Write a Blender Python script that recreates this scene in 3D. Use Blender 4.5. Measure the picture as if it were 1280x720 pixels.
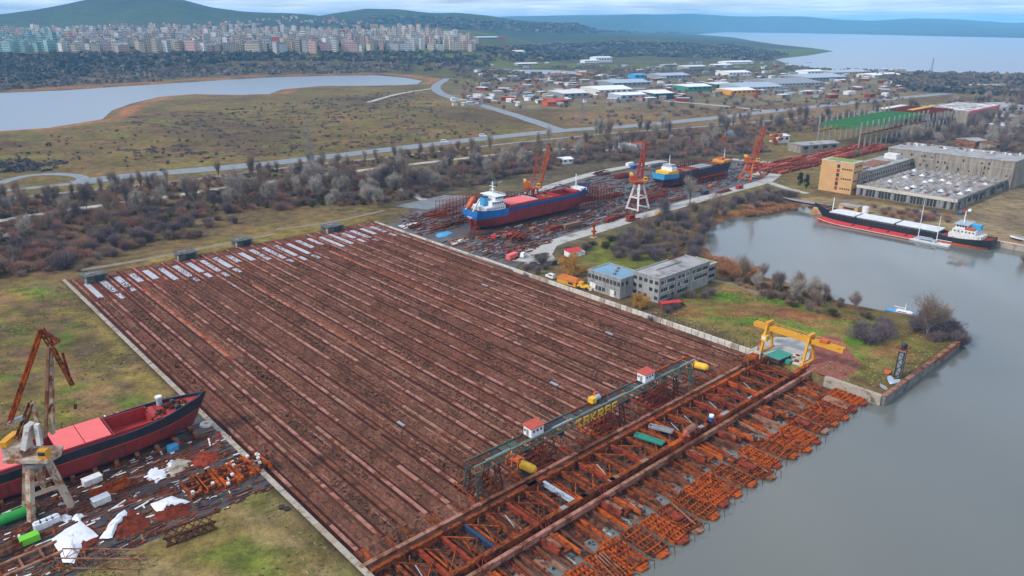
import bpy, math, random
import numpy as np
from mathutils import Vector, Matrix
for o in list(bpy.data.objects): bpy.data.objects.remove(o)
SC = bpy.context.scene
COL = SC.collection
R = math.radians
random.seed(7); np.random.seed(7)
# ------------------------------------------------------------------ camera
F, HZ, CAMH = 930.0, 30.0, 110.0
PITCH = math.atan((360 - HZ) / F)
CP, SP = math.cos(PITCH), math.sin(PITCH)
cam_d = bpy.data.cameras.new('camera'); cam = bpy.data.objects.new('camera', cam_d); COL.objects.link(cam)
cam_d.sensor_width = 36; cam_d.lens = 36 * F / 1280; cam_d.clip_start = 1; cam_d.clip_end = 120000
cam.location = (0, 0, CAMH); cam.rotation_euler = (math.pi/2 - PITCH, 0, 0)
SC.camera = cam
# ------------------------------------------------------------------ world, sun, exposure
SUN_EL, SUN_AZ = 38.0, -115.0      # compass-like: azimuth from +Y towards +X, where the light comes from
W = bpy.data.worlds.new('World'); SC.world = W; W.use_nodes = True
nt = W.node_tree; N = nt.nodes; Lk = nt.links
bg = N['Background']; bg.inputs['Strength'].default_value = 0.10
sky = N.new('ShaderNodeTexSky'); sky.sky_type = 'NISHITA'; sky.sun_disc = False
sky.sun_elevation = R(SUN_EL); sky.sun_rotation = R(SUN_AZ); sky.air_density = 1.0; sky.dust_density = 1.5; sky.altitude = 100
tc = N.new('ShaderNodeTexCoord'); sep = N.new('ShaderNodeSeparateXYZ'); Lk.new(tc.outputs['Generated'], sep.inputs[0])
ad = N.new('ShaderNodeMath'); ad.operation = 'MAXIMUM'; ad.inputs[1].default_value = 0.0; Lk.new(sep.outputs['Z'], ad.inputs[0])
ad2 = N.new('ShaderNodeMath'); ad2.operation = 'ADD'; ad2.inputs[1].default_value = 0.045; Lk.new(ad.outputs[0], ad2.inputs[0])
dx = N.new('ShaderNodeMath'); dx.operation = 'DIVIDE'; Lk.new(sep.outputs['X'], dx.inputs[0]); Lk.new(ad2.outputs[0], dx.inputs[1])
dy = N.new('ShaderNodeMath'); dy.operation = 'DIVIDE'; Lk.new(sep.outputs['Y'], dy.inputs[0]); Lk.new(ad2.outputs[0], dy.inputs[1])
cmb = N.new('ShaderNodeCombineXYZ'); Lk.new(dx.outputs[0], cmb.inputs[0]); Lk.new(dy.outputs[0], cmb.inputs[1])
nz = N.new('ShaderNodeTexNoise'); nz.inputs['Scale'].default_value = 0.42; nz.inputs['Detail'].default_value = 6; nz.inputs['Roughness'].default_value = 0.55
Lk.new(cmb.outputs[0], nz.inputs['Vector'])
rp = N.new('ShaderNodeValToRGB'); rp.color_ramp.elements[0].position = 0.36; rp.color_ramp.elements[0].color = (0.42, 0.42, 0.42, 1)
rp.color_ramp.elements[1].position = 0.62; rp.color_ramp.elements[1].color = (0.95, 0.95, 0.95, 1)
Lk.new(nz.outputs['Fac'], rp.inputs[0])
nz2 = N.new('ShaderNodeTexNoise'); nz2.inputs['Scale'].default_value = 0.9; nz2.inputs['Detail'].default_value = 5
Lk.new(cmb.outputs[0], nz2.inputs['Vector'])
cr = N.new('ShaderNodeValToRGB'); cr.color_ramp.elements[0].position = 0.35; cr.color_ramp.elements[0].color = (9.6, 12.0, 16.4, 1)
cr.color_ramp.elements[1].position = 0.65; cr.color_ramp.elements[1].color = (14.2, 15.0, 16.8, 1)
Lk.new(nz2.outputs['Fac'], cr.inputs[0])
mx = N.new('ShaderNodeMixRGB'); Lk.new(rp.outputs[0], mx.inputs[0]); Lk.new(sky.outputs[0], mx.inputs[1]); Lk.new(cr.outputs[0], mx.inputs[2])
Lk.new(mx.outputs[0], bg.inputs['Color'])
sd_ = bpy.data.lights.new('sun', 'SUN'); sun = bpy.data.objects.new('sun', sd_); COL.objects.link(sun)
sd_.energy = 3.5; sd_.angle = R(5); sd_.color = (1.0, 0.95, 0.88)
sv = Vector((math.sin(R(SUN_AZ)) * math.cos(R(SUN_EL)), math.cos(R(SUN_AZ)) * math.cos(R(SUN_EL)), math.sin(R(SUN_EL))))
sun.rotation_euler = sv.to_track_quat('Z', 'Y').to_euler(); sun.location = sv * 500
vs = SC.view_settings; SC.display_settings.display_device = 'sRGB'
vs.view_transform = 'Standard'; vs.look = 'None'; vs.gamma = 1; vs.exposure = -0.12; vs.use_curve_mapping = False
SC.render.engine = 'CYCLES'
cy = SC.cycles; cy.max_bounces = 5; cy.diffuse_bounces = 2; cy.glossy_bounces = 2; cy.transmission_bounces = 2; cy.volume_bounces = 3
cy.transparent_max_bounces = 4; cy.use_denoising = True; cy.caustics_reflective = False; cy.caustics_refractive = False
# ------------------------------------------------------------------ coordinates
def PX(x, y, z=0.0):
    """a pixel of the 1280x720 photograph, met with the level z, in metres"""
    a = (x - 640) / F; v = (y - 360) / F
    t = (z - CAMH) / (-SP - v * CP)
    return (a * t, (CP - v * SP) * t)
YA = R(-42.05); YC, YS = math.cos(YA), math.sin(YA)
YR = -YA                                   # z rotation whose local x is +w (along the water) and local y is +u (inland)
def U(u, w, z=0.0): return Vector((u * YS + w * YC, u * YC - w * YS, z))
def UW(X, Y): return (X * YS + Y * YC, X * YC - Y * YS)
def PU(x, y, z=0.0): return UW(*PX(x, y, z))
# ------------------------------------------------------------------ mesh builder
class MB:
    def __init__(s): s.v = []; s.f = []; s.m = []
    def add(s, vs, fs, m=0):
        n = len(s.v); s.v += [tuple(p) for p in vs]; s.f += [tuple(i + n for i in f) for f in fs]; s.m += [m] * len(fs); return s
    def box(s, x0, x1, y0, y1, z0, z1, m=0):
        return s.add([(x0,y0,z0),(x1,y0,z0),(x1,y1,z0),(x0,y1,z0),(x0,y0,z1),(x1,y0,z1),(x1,y1,z1),(x0,y1,z1)],
                     [(0,3,2,1),(4,5,6,7),(0,1,5,4),(1,2,6,5),(2,3,7,6),(3,0,4,7)], m)
    def bar(s, a, b, w, h=None, m=0, n=4):
        """straight bar a to b: rectangular w x h, or round when n > 4"""
        a = Vector(a); b = Vector(b); h = h or w; d = b - a
        if d.length < 1e-6: return s
        d.normalize(); up = Vector((0,0,1)) if abs(d.z) < .98 else Vector((0,1,0))
        sx = d.cross(up).normalized(); sy = sx.cross(d)
        if n == 4: off = [sx*(i*w/2) + sy*(j*h/2) for i, j in ((-1,-1),(1,-1),(1,1),(-1,1))]
        else: off = [sx*math.cos(2*math.pi*k/n)*w/2 + sy*math.sin(2*math.pi*k/n)*w/2 for k in range(n)]
        k = len(off)
        s.add([a+o for o in off] + [b+o for o in off], [(i, (i+1) % k, k+(i+1) % k, k+i) for i in range(k)] + [tuple(range(k))[::-1], tuple(range(k, 2*k))], m)
        return s
    def cone(s, a, b, r0, r1, n=8, m=0):
        a = Vector(a); b = Vector(b); d = (b-a).normalized(); up = Vector((0,0,1)) if abs(d.z) < .98 else Vector((0,1,0))
        sx = d.cross(up).normalized(); sy = sx.cross(d); ps = []
        for c, r in ((a, r0), (b, r1)):
            ps += [c + sx*math.cos(2*math.pi*k/n)*r + sy*math.sin(2*math.pi*k/n)*r for k in range(n)]
        return s.add(ps, [(i, (i+1) % n, n+(i+1) % n, n+i) for i in range(n)] + [tuple(range(n))[::-1], tuple(range(n, 2*n))], m)
    def prism(s, pts, z0, z1, m=0):
        n = len(pts)
        return s.add([(x,y,z0) for x,y in pts] + [(x,y,z1) for x,y in pts],
                     [tuple(range(n))[::-1], tuple(range(n, 2*n))] + [(i,(i+1) % n, n+(i+1) % n, n+i) for i in range(n)], m)
    def sheet(s, pts, m=0): return s.add(pts, [tuple(range(len(pts)))], m)
    def truss(s, a, b, w, h, nb, t, m=0, side=True):
        """box lattice from a to b: four chords and zigzag lacing"""
        a = Vector(a); b = Vector(b); d = (b-a).normalized(); up = Vector((0,0,1)) if abs(d.z) < .9 else Vector((0,1,0))
        sx = d.cross(up).normalized(); sy = sx.cross(d); c = [sx*i*w/2 + sy*j*h/2 for i, j in ((-1,-1),(1,-1),(1,1),(-1,1))]
        for o in c: s.bar(a+o, b+o, t, t, m)
        for k in range(nb):
            p = a + (b-a)*(k/nb); q = a + (b-a)*((k+1)/nb)
            for i in range(4):
                j = (i+1) % 4
                if k % 2: s.bar(p+c[i], q+c[j], t*.6, t*.6, m)
                else: s.bar(p+c[j], q+c[i], t*.6, t*.6, m)
        return s
    def build(s, name, mat, parent=None, loc=None, rz=0.0, smooth=False):
        me = bpy.data.meshes.new(name); me.from_pydata(s.v, [], s.f)
        mats = mat if isinstance(mat, (list, tuple)) else [mat]
        for q in mats: me.materials.append(M[q] if isinstance(q, str) else q)
        if len(mats) > 1: me.polygons.foreach_set('material_index', s.m)
        if smooth: me.polygons.foreach_set('use_smooth', [True]*len(s.f))
        me.update()
        return link(name, me, parent, loc, rz)
def link(name, me, parent=None, loc=None, rz=0.0):
    o = bpy.data.objects.new(name, me); COL.objects.link(o)
    if parent is not None: o.parent = parent
    if loc is not None: o.location = loc
    if rz: o.rotation_euler = (0, 0, rz)
    return o
def tag(o, label=None, cat=None, group=None, kind=None):
    if label: o['label'] = label
    if cat: o['category'] = cat
    if group: o['group'] = group
    if kind: o['kind'] = kind
    return o
def thing(name, label, cat, loc=(0,0,0), rz=0.0, group=None):
    return tag(link(name, None, None, loc, rz), label, cat, group)
def copy_tree(o, parent=None, loc=None, rz=None, label=None, group=None):
    c = o.copy(); COL.objects.link(c); c.parent = parent
    if loc is not None: c.location = loc
    if rz is not None: c.rotation_euler = (0, 0, rz)
    if label: c['label'] = label
    if group: c['group'] = group
    for ch in o.children: copy_tree(ch, c)
    return c
# ------------------------------------------------------------------ materials
M = {}
def mt(name, c1, c2=None, scale=.6, rough=.8, c3=None, s3=.12, t3=.56, metal=0.0, bump=0.0, lo=.38, hi=.62, stretch=None, spec=.4, detail=6):
    m = bpy.data.materials.new(name); m.use_nodes = True; n = m.node_tree.nodes; l = m.node_tree.links
    b = n['Principled BSDF']; b.inputs['Roughness'].default_value = rough; b.inputs['Metallic'].default_value = metal
    b.inputs['Specular IOR Level'].default_value = spec if rough < .75 else spec*.25
    if c2 is None: c2 = tuple(x*.8 for x in c1)
    g = n.new('ShaderNodeNewGeometry'); vec = g.outputs['Position']
    if stretch:
        mp = n.new('ShaderNodeMapping'); mp.inputs['Rotation'].default_value = (0, 0, YA); mp.inputs['Scale'].default_value = stretch
        l.new(vec, mp.inputs['Vector']); vec = mp.outputs[0]
    t = n.new('ShaderNodeTexNoise'); t.inputs['Scale'].default_value = scale; t.inputs['Detail'].default_value = detail; t.inputs['Roughness'].default_value = .65
    l.new(vec, t.inputs['Vector'])
    r = n.new('ShaderNodeValToRGB'); r.color_ramp.elements[0].position = lo; r.color_ramp.elements[1].position = hi
    r.color_ramp.elements[0].color = (*c1, 1); r.color_ramp.elements[1].color = (*c2, 1); l.new(t.outputs['Fac'], r.inputs[0]); out = r.outputs[0]
    if c3:
        t3n = n.new('ShaderNodeTexNoise'); t3n.inputs['Scale'].default_value = s3; t3n.inputs['Detail'].default_value = 8; t3n.inputs['Roughness'].default_value = .7
        l.new(vec, t3n.inputs['Vector'])
        r3 = n.new('ShaderNodeValToRGB'); r3.color_ramp.elements[0].position = t3-.05; r3.color_ramp.elements[1].position = t3+.05
        l.new(t3n.outputs['Fac'], r3.inputs[0]); mxx = n.new('ShaderNodeMixRGB'); l.new(r3.outputs[0], mxx.inputs[0]); l.new(out, mxx.inputs[1])
        mxx.inputs[2].default_value = (*c3, 1); out = mxx.outputs[0]
    l.new(out, b.inputs['Base Color'])
    if bump:
        bp = n.new('ShaderNodeBump'); bp.inputs['Strength'].default_value = bump; bp.inputs['Distance'].default_value = .3; l.new(t.outputs['Fac'], bp.inputs['Height']); l.new(bp.outputs[0], b.inputs['Normal'])
    M[name] = m; return m
mt('rust', (.115,.025,.008), (.26,.066,.016), 1.1, .9, (.042,.014,.008), .5, .55)
mt('rust_orange', (.26,.042,.007), (.47,.10,.013), 1.3, .9, (.10,.024,.008), .5, .55)
mt('rust_red', (.17,.024,.012), (.27,.05,.02), .9, .85, (.07,.018,.011), .4, .55)
mt('heap_brown', (.10,.018,.009), (.17,.032,.014), .9, .95, (.05,.012,.008), .4, .56)
mt('rust_dark', (.045,.02,.013), (.11,.037,.018), 1.2, .9)
mt('rust_pale', (.22,.105,.062), (.29,.16,.105), .5, .85, (.14,.042,.018), .35, .53)
mt('concrete', (.30,.25,.20), (.38,.33,.27), .5, .9, (.18,.13,.09), .35, .58)
mt('concrete_pale', (.46,.42,.36), (.55,.51,.45), .4, .9, (.27,.22,.17), .3, .6)
mt('concrete_dark', (.16,.15,.14), (.22,.21,.20), .5, .85, (.10,.085,.075), .3, .55)
mt('track_pink', (.26,.11,.075), (.37,.18,.135), .35, .85, (.13,.04,.02), .25, .53)
mt('track_brown', (.12,.042,.022), (.19,.072,.038), .5, .9, (.06,.026,.015), .3, .54)
mt('wet_slab', (.30,.33,.37), (.42,.45,.49), .6, .35, (.20,.17,.16), .25, .66)
mt('asphalt', (.13,.14,.15), (.19,.20,.21), .15, .45)
mt('road_pale', (.34,.325,.30), (.42,.40,.37), .15, .9, (.22,.19,.15), .08, .58)
mt('yard_wet', (.022,.022,.026), (.055,.05,.05), .22, .45, (.085,.036,.024), .10, .52)
mt('yard_grey', (.05,.05,.054), (.10,.095,.094), .12, .6, (.075,.04,.028), .1, .55)
mt('gravel_red', (.20,.062,.045), (.26,.09,.065), .4, .95, (.22,.15,.10), .2, .62)
mt('dirt_lane', (.19,.155,.11), (.25,.205,.15), .2, .95, (.15,.14,.07), .15, .6)
mt('white', (.72,.73,.74), (.62,.63,.64), .8, .6)
mt('white_stained', (.66,.66,.65), (.55,.53,.50), .7, .6, (.30,.14,.07), .5, .60)
mt('crane_white', (.46,.40,.33), (.40,.30,.21), .6, .7, (.23,.085,.032), .35, .52)
mt('tarp', (.74,.75,.78), (.60,.62,.66), .5, .55)
mt('red_paint', (.36,.026,.022), (.30,.022,.020), .5, .55, (.22,.03,.022), .2, .6)
mt('red_antifoul', (.27,.020,.018), (.20,.018,.016), .4, .65, (.11,.022,.014), .5, .55, stretch=(1.2,1.2,.13))
mt('red_bright', (.55,.035,.03), (.48,.03,.028), .5, .6)
mt('hull_sky', (.016,.16,.44), (.014,.12,.36), .4, .5, (.06,.10,.18), .5, .62, stretch=(1.2,1.2,.13))
mt('column_grey', (.34,.34,.33), (.27,.27,.26), .3, .8)
mt('pink_hatch', (.72,.13,.12), (.66,.115,.11), .4, .6)
mt('hull_black', (.010,.012,.018), (.022,.024,.032), .4, .5, (.07,.025,.014), .5, .62, stretch=(1.2,1.2,.13))
mt('hull_blue', (.010,.075,.24), (.010,.055,.17), .4, .5, (.035,.045,.09), .5, .58, stretch=(1.2,1.2,.13))
mt('hull_navy', (.012,.035,.085), (.010,.025,.06), .4, .55, (.07,.024,.016), .35, .54, stretch=(1.2,1.2,.13))
mt('light_blue', (.05,.30,.55), (.05,.26,.48), .5, .5)
mt('blue_paint', (.02,.10,.32), (.02,.08,.26), .5, .5)
mt('pale_blue', (.35,.42,.50), (.28,.33,.38), .8, .6, (.20,.08,.04), .6, .6)
mt('yellow', (.62,.30,.018), (.55,.25,.016), .7, .6, (.35,.13,.02), .5, .62)
mt('yellow_bright', (.72,.42,.02), (.66,.36,.02), .7, .55)
mt('orange_paint', (.52,.105,.016), (.44,.075,.014), .6, .65, (.20,.04,.016), .4, .6)
mt('crane_red', (.36,.042,.018), (.44,.07,.02), .6, .65, (.17,.03,.016), .4, .58)
mt('green_paint', (.02,.30,.04), (.02,.26,.04), .6, .6)
mt('green_lime', (.16,.55,.03), (.14,.48,.03), .6, .6)
mt('green_dark', (.03,.06,.045), (.055,.08,.065), .8, .7, (.10,.045,.025), .5, .58)
mt('green_pale', (.085,.14,.10), (.13,.18,.13), .8, .7, (.10,.05,.03), .6, .6)
mt('green_frame', (.05,.20,.06), (.06,.25,.075), .2, .8, (.16,.14,.09), .1, .6)
mt('teal', (.03,.24,.18), (.03,.2,.15), .6, .6)
mt('steel_grey', (.18,.19,.20), (.25,.26,.27), .7, .6, (.15,.09,.06), .5, .62)
mt('dark', (.018,.02,.024), (.03,.03,.034), .5, .6)
mt('glass', (.022,.028,.036), (.05,.06,.072), .5, .2)
mt('roof_blue', (.12,.235,.34), (.16,.285,.39), .12, .6, (.22,.30,.36), .08, .56)
mt('roof_grey', (.26,.255,.25), (.35,.34,.33), .15, .9, (.16,.15,.14), .1, .58)
mt('roof_moss', (.16,.22,.07), (.22,.28,.08), .3, .9)
mt('wall_grey', (.33,.325,.31), (.24,.235,.225), .6, .9, (.17,.16,.15), .7, .57, stretch=(1.2,1.2,.13))
mt('wall_orange', (.55,.33,.15), (.50,.29,.13), .2, .8)
mt('wall_tan', (.31,.27,.215), (.22,.19,.155), .4, .9, (.14,.115,.10), .5, .56, stretch=(1.2,1.2,.13))
mt('wood', (.16,.10,.06), (.24,.15,.09), 1.0, .9)
mt('bark', (.13,.105,.09), (.18,.15,.13), 1.5, .95)
mt('twig', (.175,.120,.088), (.25,.18,.135), .06, .95)
mt('twig_violet', (.120,.092,.096), (.175,.135,.130), .06, .95)
mt('twig_red', (.27,.135,.10), (.33,.18,.13), .05, .95)
mt('twig_pale', (.31,.27,.22), (.38,.33,.28), .06, .95)
mt('leaf_amber', (.36,.17,.028), (.44,.23,.045), .3, .9)
mt('leaf_orange', (.38,.10,.026), (.44,.14,.035), .3, .9)
mt('leaf_ever', (.016,.034,.018), (.028,.05,.026), .3, .9)
mt('leaf_olive', (.05,.055,.022), (.08,.082,.03), .3, .95)
mt('wet_dull', (.22,.23,.25), (.30,.30,.32), .6, .4, (.14,.08,.06), .4, .58)
mt('maroon_shade', (.030,.010,.008), (.065,.019,.013), .5, .9)  # near-black maroon: painted trench shadow beside the tracks
mt('weed_tan', (.165,.064,.033), (.27,.115,.055), .3, .95)
mt('weed', (.085,.052,.032), (.14,.082,.05), .10, .95, (.065,.055,.026), .03, .54)
mt('grass_tuft', (.15,.19,.04), (.22,.22,.06), .08, .95, (.27,.20,.11), .06, .53)
mt('reed', (.30,.135,.06), (.38,.2,.10), .2, .95)
mt('fabric_roof', (.45,.09,.06), (.38,.07,.05), .8, .8)
# ================================================================== terrain
WZ = -3.0
def sdpoly(X, Y, poly):
    """signed distance, positive inside"""
    p = np.array(poly, float); d = np.full(X.shape, 1e18); ins = np.zeros(X.shape, bool); n = len(p)
    for i in range(n):
        ax, ay = p[i]; bx, by = p[(i+1) % n]; ex, ey = bx-ax, by-ay; L = ex*ex+ey*ey
        if L < 1e-9: continue
        t = np.clip(((X-ax)*ex+(Y-ay)*ey)/L, 0, 1); d = np.minimum(d, (X-ax-t*ex)**2+(Y-ay-t*ey)**2)
        if ey != 0:
            c = ((ay <= Y) & (by > Y)) | ((by <= Y) & (ay > Y)); xi = ax+(Y-ay)/ey*ex; ins ^= c & (X < xi)
    return np.where(ins, 1, -1)*np.sqrt(d)
def sst(x, a, b):
    t = np.clip((x-a)/(b-a), 0, 1); return t*t*(3-2*t)
_ph = np.random.RandomState(3)
_waves = [(_ph.uniform(0, 6.28), _ph.uniform(0, 6.28), 2**_ph.uniform(-.5, .5)) for _ in range(48)]
def fbm(X, Y, L):
    s = 0*X; k = 0
    for o in range(3):
        for j in range(8):
            a, p, m = _waves[k]; k += 1; q = 6.283/L*2**o*m
            s = s + np.sin(q*(X*math.cos(a)+Y*math.sin(a))+p+1.7*np.sin(q*.37*(Y*math.cos(a)-X*math.sin(a))+p*2))/2**o
    return s/5.0
px = lambda pts, z=0.0: [PX(x, y, z) for x, y in pts]
uwp = lambda pts: [tuple(U(u, w)[:2]) for u, w in pts]
bay_nat = px([(1205,418),(1165,398),(1112,391),(1062,382),(1012,361),(962,349),(918,334),(893,322),(880,305),(884,288),(902,277),(940,268),(985,258),(1008,256)], WZ)
BAY = uwp([(82,-3000),(82,62.9),(91.9,62.9),(91.9,226),(76.5,226),(76.5,289)]) + bay_nat + uwp([(212,446),(212,452),(60,452),(60,1500),(-6000,1500),(-6000,-3000)])
LAKE = px([(-160,170),(0,164),(60,160),(128,149),(140,138),(165,129),(200,121),(245,118),(300,119),(335,118),(352,112),(395,108),(470,107.5),(520,106),(528,101),(505,97),(470,94),(400,95),(330,97),(250,102),(170,107),(80,113),(0,116),(-160,124)], WZ)
FAR = px([(1500,99),(1280,93),(1200,91),(1130,89),(1040,88),(985,80),(968,74),(1010,69.5),(1042,64),(1015,60),(975,56),(940,51),(915,46.5),(870,43),(905,40.2),(1000,41.5),(1080,43),(1180,45.5),(1280,47.5),(1500,50)], WZ)
POND = px([(634,92),(700,94),(740,93),(735,90.5),(690,87.5),(640,87)], WZ)
ridges = [  # (distance, front sigma, back sigma, crest in photo pixels)
 (4700, 700, 1500, [(-300,30),(-100,24),(0,20),(50,16),(100,8.5),(140,3),(165,-.5),(195,-.5),(225,4),(265,13),(310,18),(360,19.5),(420,24),(480,30)]),
 (5300, 900, 1500, [(330,32),(400,22),(430,18),(460,15.2),(500,16),(540,19.5),(570,19),(610,22),(650,27),(700,29),(740,28),(775,28.5),(800,31),(850,36),(880,40),(930,48),(1010,60)]),
 (3700, 500, 900, [(700,52),(760,47),(820,45),(880,47),(930,50),(990,60),(1030,66)]),
 (12500, 3000, 4500, [(-400,30),(300,28),(560,26),(640,22.5),(760,21),(870,20),(930,22.5),(1000,22.5),(1050,26),(1090,27),(1140,24.5),(1200,25.5),(1260,29),(1400,27),(1700,26)]),
 (9800, 1200, 2000, [(700,40),(830,33),(900,32),(960,31.5),(1040,33),(1100,32),(1180,34),(1280,37),(1500,38)])]
def height(X, Y):
    Yp = np.maximum(Y, 50.0); xp = 640+F*X/Yp*(CP-(HZ-360)/F*SP)
    z = np.zeros(X.shape)
    # bluff and plateau under the town
    lat = sst(xp, 720, 560)
    pl = (40*sst(Y, 1680, 1960)+np.clip(Y-1900, 0, 2600)*.027)*lat*sst(-sdpoly(X, Y, LAKE), 40, 330)
    z = np.maximum(z, pl)
    z = np.maximum(z, 30*sst(Y, 2300, 4200)*sst(xp, 640, 700)*sst(xp, 960, 820))
    for D, s0, s1, cr in ridges:
        cx = [c[0] for c in cr]; cz = [CAMH+D*((HZ-c[1])/F)/(CP*CP)*1.0 for c in cr]
        cz = np.interp(xp, cx, cz); sg = np.where(Y < D, s0, s1)
        z = np.maximum(z, (cz)*np.exp(-((Y-D)/sg)**2)*np.where((xp >= cx[0]) & (xp <= cx[-1]), 1, 0)*(Y > 60))
    z = z + sst(Y, 1900, 3000)*fbm(X, Y, 900)*5*sst(-sdpoly(X, Y, FAR), 0, 300)
    z = np.maximum(z, 0)
    for P_, sl in ((LAKE, .12), (FAR, .05), (POND, .1)):
        d = -sdpoly(X, Y, P_); z = np.where(d < 1200, np.minimum(z, WZ+np.clip(d*sl, -6, 400)), z)
    u = X*YS+Y*YC; w = X*YC-Y*YS
    d = -sdpoly(X, Y, BAY)
    quay = ((w < 289.5) & (u < 96)) | ((w > 444) & (u < 216))
    z = np.where(quay, np.where(d < -.3, -9.0, z), np.where(d < 60, np.minimum(z, WZ+np.clip(d*.45, -6, 400)), z))
    slip = (w > 63.4) & (w < 225.6) & (u < 373.7) & (u > 60)
    return np.where(slip, -8.0, z)
def axis(lo, hi, step, far_lo, far_hi, g, extra):
    a = list(np.arange(lo, hi+.1, step)); s = step; x = hi
    while x < far_hi: s *= g; x += s; a.append(x)
    s = step; x = lo
    while x > far_lo: s *= 1.12; x -= s; a.append(x)
    a = [q for q in a if all(abs(q-e) > 1.0 for e in extra)]+list(extra)
    return np.array(sorted(a))
us = axis(40, 560, 4, -7000, 21000, 1.021, (63, 76, 76.8, 81.5, 82.2, 91, 92, 373.2, 374.2))
ws = axis(-40, 660, 4, -7000, 21000, 1.021, (62.9, 63.9, 225.1, 226.1, 288.6, 289.4, 451.4, 452.4))
UU, WW = np.meshgrid(us, ws, indexing='ij')
TX = UU*YS+WW*YC; TY = UU*YC-WW*YS; TZ = height(TX, TY)
def lerp3(c, col, k):
    k = np.asarray(k)[..., None]; return c*(1-k)+np.array(col)*k
def zone(c, poly, col, soft, warp=0.0, amt=1.0, wl=30.0):
    d = sdpoly(TX, TY, poly)
    if warp: d = d+warp*fbm(TX, TY, wl)
    return lerp3(c, col, sst(d, -soft, soft)*amt)
c = np.zeros(TX.shape+(3,))+np.array((.115,.098,.055))
n1 = fbm(TX, TY, 90.0); n2 = fbm(TX+500, TY-200, 35.0); n3 = fbm(TX-900, TY+77, 300.0)
c = lerp3(c, (.105,.108,.040), sst(n1+.4*n2, .08, .42)*.75)
c = lerp3(c, (.15,.10,.058), sst(n2-.3*n1, .12, .45)*.8)
c = lerp3(c, (.085,.062,.05), sst(n3+.3*n2, .15, .4)*.65)
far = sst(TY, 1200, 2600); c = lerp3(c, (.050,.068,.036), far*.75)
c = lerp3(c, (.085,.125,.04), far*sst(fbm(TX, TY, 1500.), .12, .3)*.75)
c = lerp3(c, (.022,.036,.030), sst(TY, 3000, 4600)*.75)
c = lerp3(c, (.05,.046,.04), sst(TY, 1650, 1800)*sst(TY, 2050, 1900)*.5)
# left lawn, promontory, strips by the slipway head
def patch(c, poly, col, L_, lo, hi, amt, off=0.0):
    d = sdpoly(TX, TY, poly); return lerp3(c, col, sst(d, 0, 4)*sst(fbm(TX+off, TY-off*.7, L_)+.35*fbm(TX-off, TY+off, L_*.3), lo, hi)*amt)
lawn = px([(-60,350),(84,352),(222,482),(200,520),(-60,600)])
c = zone(c, lawn, (.135,.112,.055), 8, 4, .85)
c = patch(c, lawn, (.08,.135,.025), 34., .02, .40, .85, 11.); c = patch(c, lawn, (.175,.115,.085), 26., .0, .3, .9, 97.); c = patch(c, lawn, (.095,.075,.07), 20., .22, .42, .7, 211.); c = patch(c, lawn, (.19,.17,.05), 24., .28, .5, .6, 313.)
c = zone(c, px([(130,345),(200,318),(300,297),(420,275),(470,270),(470,284),(420,292),(300,312),(130,352)]), (.18,.155,.055), 4, 4, .85)
c = zone(c, px([(120,345),(0,330),(0,260),(300,215),(480,205),(560,240),(440,270),(300,290),(180,318)]), (.105,.083,.062), 15, 20, .7)
c = zone(c, uwp([(130,230),(172,236),(172,300),(79,285),(79,232)]), (.14,.135,.05), 4, 8, .9, 25.)
c = patch(c, uwp([(165,240),(172,300),(100,290),(92,245)]), (.06,.17,.018), 26., -.05, .3, .9, 41.); c = patch(c, uwp([(172,236),(172,300),(79,290),(79,245)]), (.20,.115,.07), 22., .12, .4, .8, 141.)
c = zone(c, uwp([(160,236),(166,236),(118,290),(110,284)]), (.21,.08,.06), 2, 3, .7)
c = zone(c, px([(700,310),(780,290),(850,330),(880,345),(800,345),(740,330)]), (.115,.15,.03), 6, 8, .8)
c = zone(c, uwp([(118,60),(172,60),(172,56),(195,30),(195,-40),(90,-40),(90,62)]), (.15,.13,.065), 4, 6, .85)
c = patch(c, uwp([(110,62),(165,62),(150,30),(106,30)]), (.09,.14,.03), 22., .05, .35, .75, 77.); c = patch(c, uwp([(100,62),(170,62),(170,-30),(100,-30)]), (.22,.19,.13), 25., .1, .35, .7, 177.)
c = zone(c, px([(870,345),(900,350),(1000,372),(1105,395),(1060,388),(985,362),(915,338)]), (.17,.10,.065), 4, 3, .8)
c = zone(c, px([(540,210),(700,180),(960,190),(900,240),(640,345),(470,290)]), (.085,.078,.072), 12, 12, .8)
c = zone(c, px([(1190,262),(1275,210),(1400,230),(1400,345),(1240,300)]), (.17,.145,.125), 5, 5, .85)
c = zone(c, px([(985,255),(1260,315),(1400,350),(1400,320),(1190,268),(1080,250),(1000,246)]), (.20,.175,.145), 3, 2, .7)
c = zone(c, px([(540,112),(700,98),(1140,92),(1140,118),(900,136),(640,136),(580,128)]), (.15,.14,.13), 25, 25, .7)
c = zone(c, px([(690,140),(960,135),(1130,116),(1100,140),(800,160),(700,160)]), (.15,.105,.075), 15, 12, .8)
sh = -sdpoly(TX, TY, LAKE); c = lerp3(c, (.28,.13,.085), sst(sh, 45, 28)*sst(sh, 8, 20)*.75)
sh = -sdpoly(TX, TY, BAY); c = lerp3(c, (.25,.125,.07), sst(sh, 9, 6)*.6*(TY > 270))
c = c*np.array((1.1,1.0,.78))
gv = np.stack([TX, TY, TZ], -1).reshape(-1, 3); nu, nw = TX.shape
idx = np.arange(nu*nw).reshape(nu, nw)
gf = np.stack([idx[:-1,:-1], idx[:-1,1:], idx[1:,1:], idx[1:,:-1]], -1).reshape(-1, 4)
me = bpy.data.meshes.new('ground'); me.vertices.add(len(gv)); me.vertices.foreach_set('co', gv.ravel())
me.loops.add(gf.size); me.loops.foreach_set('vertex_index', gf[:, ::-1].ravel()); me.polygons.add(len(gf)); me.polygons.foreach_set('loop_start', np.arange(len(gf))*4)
me.polygons.foreach_set('use_smooth', np.ones(len(gf), bool)); me.update(calc_edges=True); me.validate()
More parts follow.
